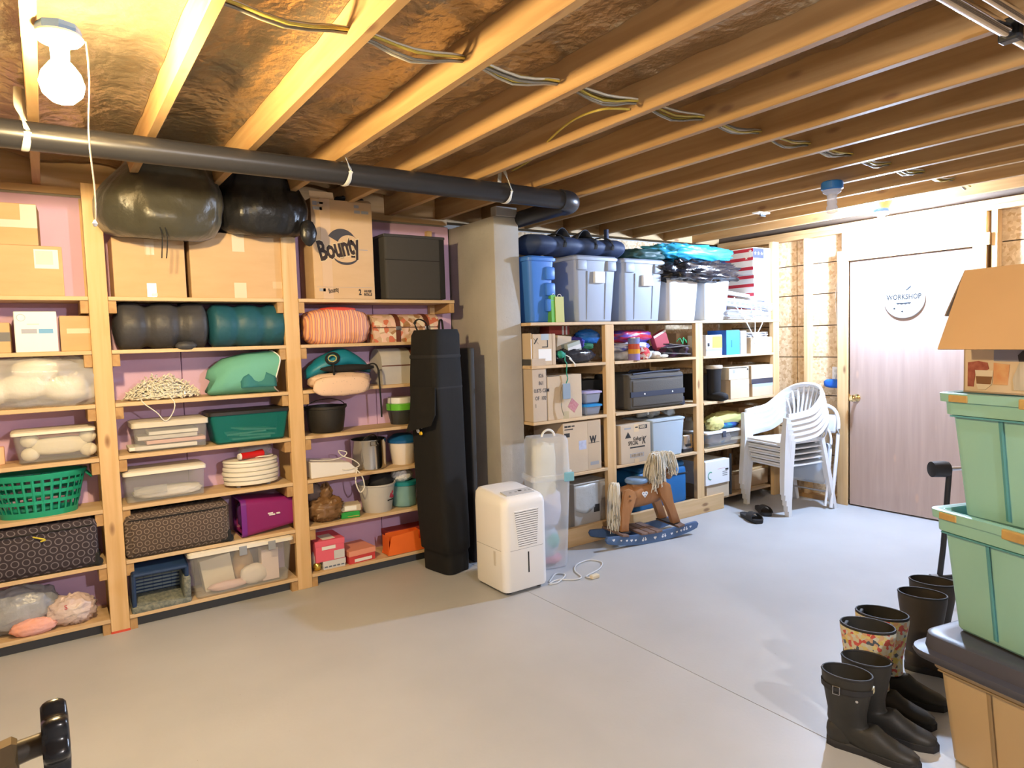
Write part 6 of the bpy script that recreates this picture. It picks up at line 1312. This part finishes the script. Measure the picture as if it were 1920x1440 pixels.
sandal((4.60, 3.33, 0), R(-25), 'black foam slide sandal in front of the other, beside the chair stack')
sandal((4.86, 3.40, 0), R(-38), 'black foam slide sandal turned towards the chair legs')
# ================================================================ near the camera, right: totes, carton, boots
ang = R(-15)                                            # stack is turned a little against the room
cor = P(1757, 741, D=2.31)                              # far left rim corner of the upper tote
dl = Vector((math.cos(ang), math.sin(ang), 0)); dn = Vector((math.sin(ang), -math.cos(ang), 0))   # across, and towards the viewer along the visible side
MINT = pm('mint green plastic', (.28, .55, .50), .45, col2=(.31, .585, .53), nscale=4); MINTD = pm('mint groove shade', (.09, .32, .38), .5)  # groove tone is the same plastic unlit, shade put into the colour
LW, LL = .44, .62                                       # width, length of a tote
def stackbin(name, label, zb, zt, mat, groove, tw=0., off=(0, 0)):
    c = Vector((cor.x, cor.y, 0))+dl*(LW/2+off[0])+dn*(LL/2+off[1])
    t = thing(name, label, 'storage bin', (c.x, c.y, zb), ang+tw); H = zt-zb
    tub(t, LW-.02, LL-.02, H, mat, tx=.035, ty=.035, r=.03, rim=.0, wall=.004)
    def loop(g, z, r_=.035): return rrect(LW+2*g, LL+2*g, z, r_, 5)
    q = MB(); q.rings([loop(-.012, H-.075), loop(.0, H-.072), loop(.002, H-.03), loop(.014, H-.028), loop(.016, H), loop(.004, H+.003), loop(-.016, H-.004)], False, False); q.build('rim', mat, t, smooth=30)
    tp = lambda z: (LW-.02)/2-.035*(1-z/H)
    for fy in (-.125, .20):
        y = fy
        q = MB(); q.tube([(-tp(.02)-.0002, -y*.9, .02), (-tp(H-.075)-.0002, -y, H-.078)], .011, 6, flat=.35); q.build('groove', groove, t)
    q = MB(); q.box(-LW/2-.003, -LW/2+.01, -LL/2+.03, LL/2-.03, H-.079, H-.074); q.build('groove', groove, t)
    LT = pm('amber latch', (.42, .27, .10), .35, col2=(.55, .36, .12), nscale=40)
    q = MB(); q.box(-LW/2-.024, -LW/2-.006, -.09+.13, .05, H-.030, H+.003, bev=.004)
    q2 = MB(); q2.box(-LW/2-.026, -LW/2-.006, -.05, .045, H-.034, H-.002, bev=.004); q2.build('latch', LT, t); q.bm.free()
    q = MB(); q.box(-LW/2-.019, -LW/2-.006, LL/2-.10, LL/2-.035, H-.028, H-.004, bev=.003); q.build('latch', LT, t)
    return t
zT, zM, zB = 1.278, .872, .452
b_low = stackbin('storage_tote', 'tan plastic bin with dark slate lid at the bottom of the stack', 0, zB-.05, pm('tan plastic', (.56, .42, .25), .5), pm('tan groove shade', (.36, .26, .15), .5), R(3), (-.02, .0))  # darker tan carries the shade of the grooves
SLATE = pm('dark slate plastic', (.060, .062, .085), .4)
q = MB()
q.rings([rrect(LW+.10, LL+.10, zB-.085, .07), rrect(LW+.115, LL+.115, zB-.07, .07), rrect(LW+.11, LL+.11, zB-.058, .07), rrect(LW+.055, LL+.055, zB-.052, .06), rrect(LW+.045, LL+.045, zB-.006, .06), rrect(LW+.02, LL+.02, zB, .05), rrect(LW-.04, LL-.04, zB-.004, .05)]); q.build('lid', SLATE, b_low, smooth=40)
stackbin('storage_tote', 'mint green open tote standing on the tan bin, amber latches on rim', zB+.001, zM, MINT, MINTD, R(-5), (-.012, .0))
stackbin('storage_tote', 'mint green open tote on top of the other, holding up the coffee carton', zM-.018, zT, MINT, MINTD, 0, (.012, .01))
# coffee maker carton with open flaps
c = Vector((cor.x, cor.y, 0))+dl*(.045+.16)+dn*(.33)
t = thing('coffee_maker_carton', 'open coffee maker carton printed with a steel carafe, flaps hanging out', 'box', (c.x, c.y, zT+.004), ang)
CW, CL, CHt = .32, .54, .405; PRT = pm('cream printed carton', (.66, .52, .38), .55); INC = pm('kraft flap', (.56, .35, .17), .85, col2=(.60, .385, .195), nscale=3)
q = MB()
for (x0_, x1_, y0_, y1_) in ((-CW/2, -CW/2+.005, -CL/2, CL/2), (CW/2-.005, CW/2, -CL/2, CL/2), (-CW/2, CW/2, -CL/2, -CL/2+.005), (-CW/2, CW/2, CL/2-.005, CL/2)): q.box(x0_, x1_, y0_, y1_, 0, CHt)
q.box(-CW/2, CW/2, -CL/2, CL/2, 0, .005); q.build('body', PRT, t)
xf = -CW/2
def facequad(name, y0_, y1_, z0_, z1_, mat, up=.001): q = MB(); q.box(xf-up, xf+.001, y0_, y1_, z0_, z1_); return q.build(name, mat, t)
def facepoly(name, poly, mat, up=.0015): q = MB(); q.prism(poly, xf-up, xf, 'x'); return q.build(name, mat, t)
Y0 = CL/2
facequad('printed_sky', -CL/2, Y0-.10, .105, .16, pm('print slate', (.28, .28, .36), .5))
facepoly('printed_berries', [(Y0-.015, .02), (Y0-.035, .02), (Y0-.04, .06), (Y0-.062, .065), (Y0-.085, .08), (Y0-.08, .10), (Y0-.05, .105), (Y0-.015, .10)], pm('print berries', (.24, .045, .035), .5, col2=(.40, .12, .08), nscale=50))
facepoly('printed_cup', [(Y0-.05, .012), (Y0-.075, .012), (Y0-.095, .03), (Y0-.10, .075), (Y0-.04, .075), (Y0-.045, .03)], pm('print foam', (.70, .62, .52), .5), .002); facepoly('printed_coffee', [(Y0-.046, .03), (Y0-.092, .03), (Y0-.097, .055), (Y0-.043, .055)], pm('print coffee', (.20, .09, .035), .5), .0026)
facepoly('printed_fruit', [(Y0-.10, .03), (Y0-.145, .03), (Y0-.15, .095), (Y0-.10, .10)], pm('print peach', (.62, .24, .10), .5, col2=(.68, .42, .22), nscale=25))
facepoly('printed_carafe', [(Y0-.165, .015), (Y0-.30, .015), (Y0-.305, .05), (Y0-.275, .105), (Y0-.18, .105), (Y0-.16, .05)], pm('print steel', (.40, .35, .29), .4, col2=(.62, .56, .48), nscale=6, stretch=(1, 14, 1)), .002)
facepoly('printed_carafe_top', [(Y0-.178, .105), (Y0-.28, .105), (Y0-.282, .135), (Y0-.25, .14), (Y0-.19, .14), (Y0-.175, .125)], pm('print black', (.03, .03, .04), .4), .0026); facepoly('printed_handle', [(Y0-.235, .04), (Y0-.26, .04), (Y0-.262, .12), (Y0-.235, .12)], pm('print grip', (.46, .42, .36), .4), .003)
q = MB(); q.box(-.285, 0, -CL/2, CL/2, -.0025, .0025); o = q.build('side_flap', INC, t, loc=(xf, 0, CHt)); o.rotation_euler[1] = R(-65)
q = MB(); q.prism([(-CW/2, 0), (CW/2, 0), (CW/2-.02, .17), (-CW/2+.02, .17)], -.0025, .0025, 'y'); o = q.build('end_flap', pm('kraft flap back', (.30, .25, .21), .85), t, loc=(0, CL/2, CHt)); o.rotation_euler[0] = R(-150)
q = MB(); q.box(0, .20, -CL/2, CL/2, -.0025, .0025); o = q.build('side_flap', MATS['kraft flap back'], t, loc=(CW/2, 0, CHt)); o.rotation_euler[1] = R(-10)
# --- rubber boots
def boot(label, heel, rz, mat, hsh=.27, floral=None, buckle=False, lining=None, group=None, wtop=.066, name='rubber_boot', strap=False):
    """heel at origin, toe towards -Y"""
    t = thing(name, label, 'boot', (heel.x, heel.y, 0), rz, group)
    secs = []                                            # centre y, z, half width, half length, tilt
    n = 26
    def ell(cy, cz, hw, hl, tilt):
        o = []
        for k in range(n):
            a_ = 2*PI*k/n; x = hw*math.cos(a_); l = hl*math.sin(a_); o.append((x, cy+l*math.cos(tilt), cz+l*math.sin(tilt)))
        return o
    sh = [(hsh, wtop*.80, wtop*1.12), (hsh-.03, wtop*.79, wtop*1.10), (hsh*.70, wtop*.72, wtop*.98), (hsh*.48, wtop*.62, wtop*.84), (hsh*.36, wtop*.58, wtop*.86)]
    rings = [ell(-.062, z, hw, hl, 0) for z, hw, hl in sh]
    rings += [ell(-.068, .085, .042, .066, R(-8)), ell(-.085, .072, .042, .074, R(-28)), ell(-.125, .058, .043, .062, R(-55)), ell(-.175, .043, .046, .044, R(-75)), ell(-.225, .034, .047, .031, R(-85)), ell(-.265, .030, .040, .024, R(-90)), ell(-.288, .027, .022, .014, R(-90))]
    # keep the heel: the lower back of the foot
    q = MB(); inner = [ell(-.062, hsh*.5, wtop*.55, wtop*.75, 0), ell(-.062, hsh-.002, wtop*.74, wtop*1.04, 0)]
    q.rings([inner[0], inner[1]]+rings, True, True)
    q.blob((0, -.045, .055), (.082, .10, .10), 2.6, 20, 12); q.build('upper', mat, t, smooth=60)
    out = [(0, .006), (.026, .0), (.037, -.03), (.036, -.10), (.034, -.13), (.046, -.19), (.046, -.24), (.032, -.282), (0, -.297)]
    out = out+[(-x, y) for x, y in out[1:-1][::-1]]
    q = MB(); q.rings([[(x*.97, y, 0) for x, y in out], [(x*1.03, y, .006) for x, y in out], [(x*1.02, y, .024) for x, y in out], [(x*.85, y*.98, .030) for x, y in out]]); q.build('sole', RUB, t, smooth=40)
    q = MB(); q.tube([ell(-.062, hsh, wtop*.785, wtop*1.09, 0)[k] for k in range(n)], .0045, 6, closed=True); q.build('top_binding', RUB, t, smooth=60)
    if floral:
        q = MB(); q.rings([ell(-.062, z, hw+.0012, hl+.0012, 0) for z, hw, hl in [(hsh-.006, sh[0][1], sh[0][2]), sh[1], sh[2], sh[3], (hsh*.30, wtop*.58, wtop*.86)]], False, False); q.build('floral_shaft', floral, t, smooth=60)
        q = MB(); q.box(-.022, .022, .004-.062+.066, .018-.062+.066, hsh*.58, hsh-.004, bev=.004); q.build('pull_tab', RUB, t)
        q = MB(); q.blob((-.034, -.03, hsh*.72), (.018, .075, .05), 2.4, 14, 8); q.build('gusset', RUB, t, smooth=180)
    if buckle:
        q = MB(); r_ = [ell(-.062, z, wtop*.80+.002, wtop*1.11+.002, 0) for z in (hsh-.055, hsh-.036)]; q.rings(r_, False, False); q.build('strap', RUB, t, smooth=60)
        q = MB(); q.tube([(-wtop*.80-.006, -.062+.02+dy, hsh-.045+dz) for dy, dz in ((-.011, -.014), (.011, -.014), (.011, .014), (-.011, .014))], .002, 5, closed=True); q.build('buckle', STEEL, t)
        q = MB(); q.box(-wtop*.80-.004, -wtop*.80+.004, -.055, -.025, hsh-.052, hsh-.036, bev=.002); q.build('strap_end', RUB, t)
        q = MB(); q.lathe([(.001, -.003), (.005, -.002), (.005, .002)], 8, (-wtop*.62, -.105, hsh-.075), axis='x'); q.build('stud', STEEL, t)
        q = MB(); q.box(-.006, .012, -.062-wtop*1.11-.0035, -.062-wtop*1.11+.003, hsh-.05, hsh-.030); q.build('brand_tag', pm('cream tag', (.62, .56, .36), .5), t)
    return t
BLKR = pm('matt black rubber', (.020, .020, .019), .5, bump=.08, bscale=30, col2=(.034, .032, .028), nscale=9); BRNR = pm('dark brown rubber', (.045, .035, .026), .5)
FLORL = blotch('floral boot print', [(.62, .50, .13), (.58, .56, .42), (.66, .55, .22), (.60, .60, .52), (.55, .10, .08), (.60, .56, .40), (.09, .11, .14), (.63, .38, .22)], 75, .45)
boot('short black rubber boot with side buckle, outermost of the boot row', Vector((2.280, 1.325, 0)), R(16), BLKR, .275, buckle=True, wtop=.076)
boot('short black rubber boot without visible buckle, second in the boot row', Vector((2.43, 1.335, 0)), R(18), BLKR, .275, wtop=.076)
boot('floral printed rubber boot with pull tab next to the plain black boots', Vector((2.565, 1.40, 0)), R(18), BLKR, .345, FLORL, wtop=.088)
boot('floral printed rubber boot farther from the plain black boots', Vector((2.735, 1.43, 0)), R(18), BLKR, .34, FLORL, wtop=.088)
boot('tall dark brown rubber boot standing beyond the floral boots', Vector((3.06, 1.42, 0)), R(20), BRNR, .345, wtop=.085)
boot('tall dark brown rubber boot half hidden behind the mint totes', Vector((3.25, 1.46, 0)), R(20), BRNR, .345, wtop=.085)
# --- black exercise stand behind the totes
f = P(1757, 1086, Z=0)
t = thing('exercise_stand', 'black metal stand with padded roller handle behind the mint totes', 'exercise equipment', (f.x+.03, f.y-.02, 0), R(-35))
q = MB(); q.tube([(-.02, 0, .02), (0, 0, .2), (.03, 0, .66)], .016, 10); q.build('upright', BLACKP, t, smooth=60)
q = MB(); q.lathe([(.02, -.10), (.046, -.095), (.048, -.02), (.044, .0), (.02, .005)], 18, (.02, 0, .665), axis='x'); q.build('roller_pad', pm('black foam pad', (.016, .016, .018), .5), t, smooth=50)
q = MB(); q.tube([(.02, 0, .665), (.30, 0, .665)], .012, 8); q.build('axle', STEEL, t, smooth=60)
q = MB(); q.tube([(-.06, -.02, .014), (.40, .05, .014)], .014, 8); q.build('foot_bar', BLACKP, t, smooth=60); q = MB(); q.lathe([(.006, -.03), (.020, -.028), (.020, .01), (.006, .012)], 12, (-.06, -.02, .02), axis='x'); q.build('foot_cap', GREY, t, smooth=50)
# --- valve beside the camera, left
vc = P(104, 1384, D=.62)
t = thing('water_valve', 'old brass water valve with black wheel handle on a standing pipe', 'valve', (vc.x, vc.y, 0))
dv = ray(104, 1384); hx = Vector((dv.y, -dv.x, 0)).normalized(); back = -hx
def V_(s, dz=0., dd=0.): return tuple(back*s+Vector((fw.x, fw.y, 0))*dd+Vector((0, 0, vc.z+dz)))
AGB = pm('aged brass', (.10, .075, .04), .5, .6, col2=(.15, .10, .05), nscale=30); PIPEM = pm('copper pipe', (.32, .15, .08), .35, .9)
th0 = math.atan2(hx.y, hx.x); rotm = Matrix.Rotation(th0, 4, 'Z')
q = MB()
NV = 64
prof = [.033+.0035*math.cos(8*2*PI*k/NV) for k in range(NV)]; rings = []
for xx, kk in ((-.010, .60), (-.010, .88), (-.008, .95), (-.004, 1.0), (.004, 1.0), (.008, .95), (.010, .88), (.011, .55), (.006, .35)):
    rings.append([(xx, prof[k]*kk*math.cos(2*PI*k/NV), prof[k]*kk*math.sin(2*PI*k/NV)) for k in range(NV)])
q.rings(rings); q.xf(Matrix.Translation((0, 0, vc.z)) @ rotm); q.build('wheel_handle', pm('black enamel', (.012, .012, .014), .25), t, smooth=40)
q = MB(); q.tube([V_(-.004), V_(.02, -.002), V_(.055, -.006)], [.010, .010, .012], 10); q.build('stem', pm('dark steel stem', (.08, .07, .06), .4, .8), t, smooth=60)
q = MB(); q.tube([V_(.028, -.003), V_(.030, -.003), V_(.046, -.006), V_(.048, -.006)], [.012, .0155, .0155, .012], 6); q.build('packing_nut', AGB, t)
q = MB(); q.tube([V_(.045, -.005), V_(.06, -.010), V_(.085, -.016), V_(.12, -.022), V_(.16, -.026)], [.015, .022, .026, .024, .018], 14); q.build('valve_body', AGB, t, smooth=60)
q = MB(); q.tube([V_(.16, -vc.z, .0), V_(.16, .10, .0)], .013, 14); q.build('riser_pipe', PIPEM, t, smooth=60)
# ================================================================ hung from the ceiling and walls
# drain pipe with elbow
YP, ZP, RP = 3.20, 2.335, .054
t = thing('drain_pipe', 'long black drain pipe hung under the joists, turning by the pier', 'pipe', (0, YP, ZP))
xe = 2.70
q = MB(); q.tube([(XL+.02, 0, 0), (xe-.06, 0, 0)], RP, 24); q.build('pipe_run', ABS, t, smooth=60)
q = MB(); q.tube([(xe-.50, 0, 0), (xe-.46, 0, 0)], RP+.004, 24); q.build('coupling', ABS, t, smooth=60)
pts = [(xe-.10, 0, 0)]+[(xe-.08+.12*math.sin(R(a_)), .12-.12*math.cos(R(a_)), 0) for a_ in range(0, 91, 10)]+[(xe+.04, .14, 0)]
q = MB(); q.tube(pts, RP+.007, 24); q.build('elbow', ABS, t, smooth=60)
q = MB(); q.tube([(xe+.04, .12, 0), (xe+.04, 1.02, -.01)], RP, 24); q.build('branch_run', ABS, t, smooth=60)
STRAPM = pm('pale hanger strap', (.66, .63, .52), .5)
def hanger(px, py, k):
    x = P(px, py, Y=YP-.05).x
    q = MB(); pts = [(x-.01, .02, ZC-ZP+.12), (x-.012, -.035, ZC-ZP+.03), (x+.006, -.05, .03), (x+.012, -RP-.004, 0), (x+.006, -.044, -.04), (x, -.01, -RP-.004), (x, .035, -.045), (x, RP+.004, 0), (x, .05, .06), (x, .03, ZC-ZP+.12)]
    q.tube(smoothpath(pts, 4), .013, 6, flat=.18); q.build('hanger_strap', STRAPM, t, smooth=60)
for px, py in ((45, 250), (652, 315), (955, 348)): hanger(px, py, 0)
# cable bundle through the joists
cab = [pm('yellow cable', (.48, .36, .06), .5), pm('white cable', (.60, .56, .46), .5), pm('grey cable', (.22, .20, .16), .5), pm('olive cable', (.36, .29, .08), .5)]
bnd = thing('cable_bundle', 'bundle of yellow and white electrical cables threaded through the joists', 'cable', (0, 2.0, 2.45))
for k in range(7):
    pts = []
    oy, oz = .020*math.cos(k*2.4), .013*math.sin(k*2.4)
    for i, jx in enumerate(JX):
        if jx < -1.5 or jx > 5.3: continue
        pts.append((jx-.019, oy*.6, oz*.6+.004)); sag = .014+.016*((k*7+i*3) % 5)/4
        pts.append((jx+.184, oy+.012*math.sin(k+i), oz-sag))
    q = MB(); q.tube(smoothpath(pts, 3), .0062, 6, flat=.7); q.build('cable', cab[k % 4], bnd, smooth=60)
a, b, c_, d = P(1195, 205, Z=2.44), P(1110, 210, Z=2.44), P(1050, 250, Z=2.45), P(1000, 296, Z=2.45)
q = MB(); q.tube(smoothpath([P(1180, 205, Z=2.43), P(1130, 205, Z=2.42), P(1075, 225, Z=2.43), P(1030, 262, Z=2.44), P(1002, 295, Z=2.45), P(960, 320, Z=2.46)], 6), .005, 6); o = q.build('loose_cable', cab[0], None, 60); tag(o, 'single loose yellow cable curving away from the cable bundle', 'cable')
# bottle trap hanging from a joist: blue cap, clear stem
p = P(1560, 345, Z=2.385)
t = thing('hanging_bottle', 'upside-down clear bottle with blue cap hanging from a joist', 'bottle', (p.x, p.y, 2.40))
q = MB(); q.lathe([(.055, .0), (.062, -.006), (.062, -.046), (.055, -.052), (.002, -.052)], 12); q.build('cap', pm('strong blue plastic', (.01, .12, .36), .4), t, smooth=30)
q = MB(); q.lathe([(.055, -.052), (.052, -.066), (.030, -.080), (.026, -.11), (.03, -.125), (.026, -.14), (.033, -.155), (.033, -.185), (.002, -.195)], 16); q.build('bottle', thin('clear bottle', (.75, .78, .85), .45, .08), t, smooth=40)
# small white bulb holders and brackets under the far joists
for (px, py), lab in zip(((1410, 396), (1470, 0)), ('white plastic bracket lying on the far joists', '')):
    if py:
        p = P(px, py, Z=2.40); p.x = min(JX, key=lambda v: abs(v-.019-p.x))-.019; t = thing('white_bracket', lab, 'bracket', (p.x, p.y, 2.40)); q = MB(); q.box(-.09, .05, -.03, .03, -.010, .0, bev=.003); q.build('plate', WHITEP, t); q = MB(); q.tube([(-.03, 0, -.01), (-.03, 0, -.022), (.03, 0, -.022)], .007, 6); q.build('arm', BLACKP, t)
# chrome rods at the near right, clipped under the joists
y1, y2 = P(1850, 36, Z=2.362), P(1905, 26, Z=2.362)
t = thing('chrome_rods', 'pair of chrome rods held by a black clip under the joists', 'rod', (0, y1.y, 2.362))
q = MB(); q.tube([(1.9, 0, 0), (5.2, 0, 0)], .019, 16); q.build('rod', CHROME, t, smooth=60)
q = MB(); q.tube([(1.9, y2.y-y1.y, 0), (5.2, y2.y-y1.y, 0)], .014, 16); q.build('rod', CHROME, t, smooth=60)
xc = P(1905, 58, Z=2.362).x
q = MB(); q.box(xc-.022, xc+.022, -.028, .026, -.026, .04, bev=.006); q.build('clip', BLACKP, t)
q = MB(); q.box(xc-.02, xc+.02, min(0, y2.y-y1.y)-.02, max(0, y2.y-y1.y)+.02, .012, .04, bev=.005); q.build('clip', BLACKP, t)
# workshop sign on the door
sc = P(1696, 560, X=XR+.01)
t = thing('workshop_sign', 'round white sign reading WORKSHOP hung on the door', 'sign', (XR+.0115, sc.y, sc.z), R(-90))
q = MB(); q.lathe([(.150, -.016), (.155, -.012), (.155, .0), (.150, .0)], 40, axis='y'); q.build('disc', pm('sign board', (.55, .55, .55), .7), t, smooth=40)
SG = pm('grey sign ink', (.012, .012, .013), .7)
lettering(t, 'WORKSHOP', 0, -.017, -.005, .058, SG, align='CENTER', sx=.80, depth=.001, bold=.0016)
q = MB(); q.prism([(-.06, -.03), (.06, -.03), (.045, -.045), (.03, -.04), (.015, -.047), (0, -.041), (-.015, -.047), (-.03, -.04), (-.045, -.045)], -.018, -.016); q.build('saw_emblem', SG, t)
for x_, z_ in ((-.07, -.075), (-.01, -.10)): q = MB(); q.lathe([(.001, -.018), (.008, -.0175), (.008, -.016)], 8, (x_, 0, z_), axis='y'); q.build('screw_emblem', SG, t)
q = MB(); q.prism([(.02, .06), (.05, .08), (.06, .10), (.045, .095), (.015, .07)], -.018, -.016); q.build('hammer_emblem', SG, t)
# outlet with a blue duster hanging on it
oy = P(1568, 700, X=XR+.075); bx = P(1561, 719, X=XR+.05)
q = MB(); q.box(XR+.070, XR+.0785, oy.y-.035, oy.y+.035, oy.z-.057, oy.z+.057, bev=.003); t = thing('wall_outlet', 'white electrical outlet on the strand board beside the door', 'outlet', (0, 0, 0)); q.build('plate', WHITEP, t)
for dz in (-.022, .022): q = MB(); q.box(XR+.067, XR+.071, oy.y-.014, oy.y+.014, oy.z+dz-.013, oy.z+dz+.013, bev=.004); q.build('socket', pm('socket ivory', (.62, .62, .60), .5), t)
t = thing('blue_pouch', 'royal blue cloth pouch hanging under the outlet', 'pouch', (XR+.055, bx.y, bx.z)); q = MB(); q.blob((0, 0, 0), (.045, .16, .075), 3, 24, 12, .1, 4, 3); q.build('pouch', pm('royal blue cloth', (.01, .11, .50), .7), t, smooth=180); q = MB(); q.tube([(.0, -.02, .03), (-.005, -.03, .09), (.012, -.032, .10)], .003, 5); q.build('string', PAPERW, t)
# white cord hanging from the ceiling in the stud bay
q = MB(); q.tube(smoothpath([P(1571, 520, X=XR+.06), P(1567, 560, X=XR+.05), P(1570, 600, X=XR+.05), P(1572, 640, X=XR+.06)], 5), .005, 6); o = q.build('extension_cable', WHITEP, None, 60); tag(o, 'short white cord hanging down in the stud bay beside the door', 'cord')
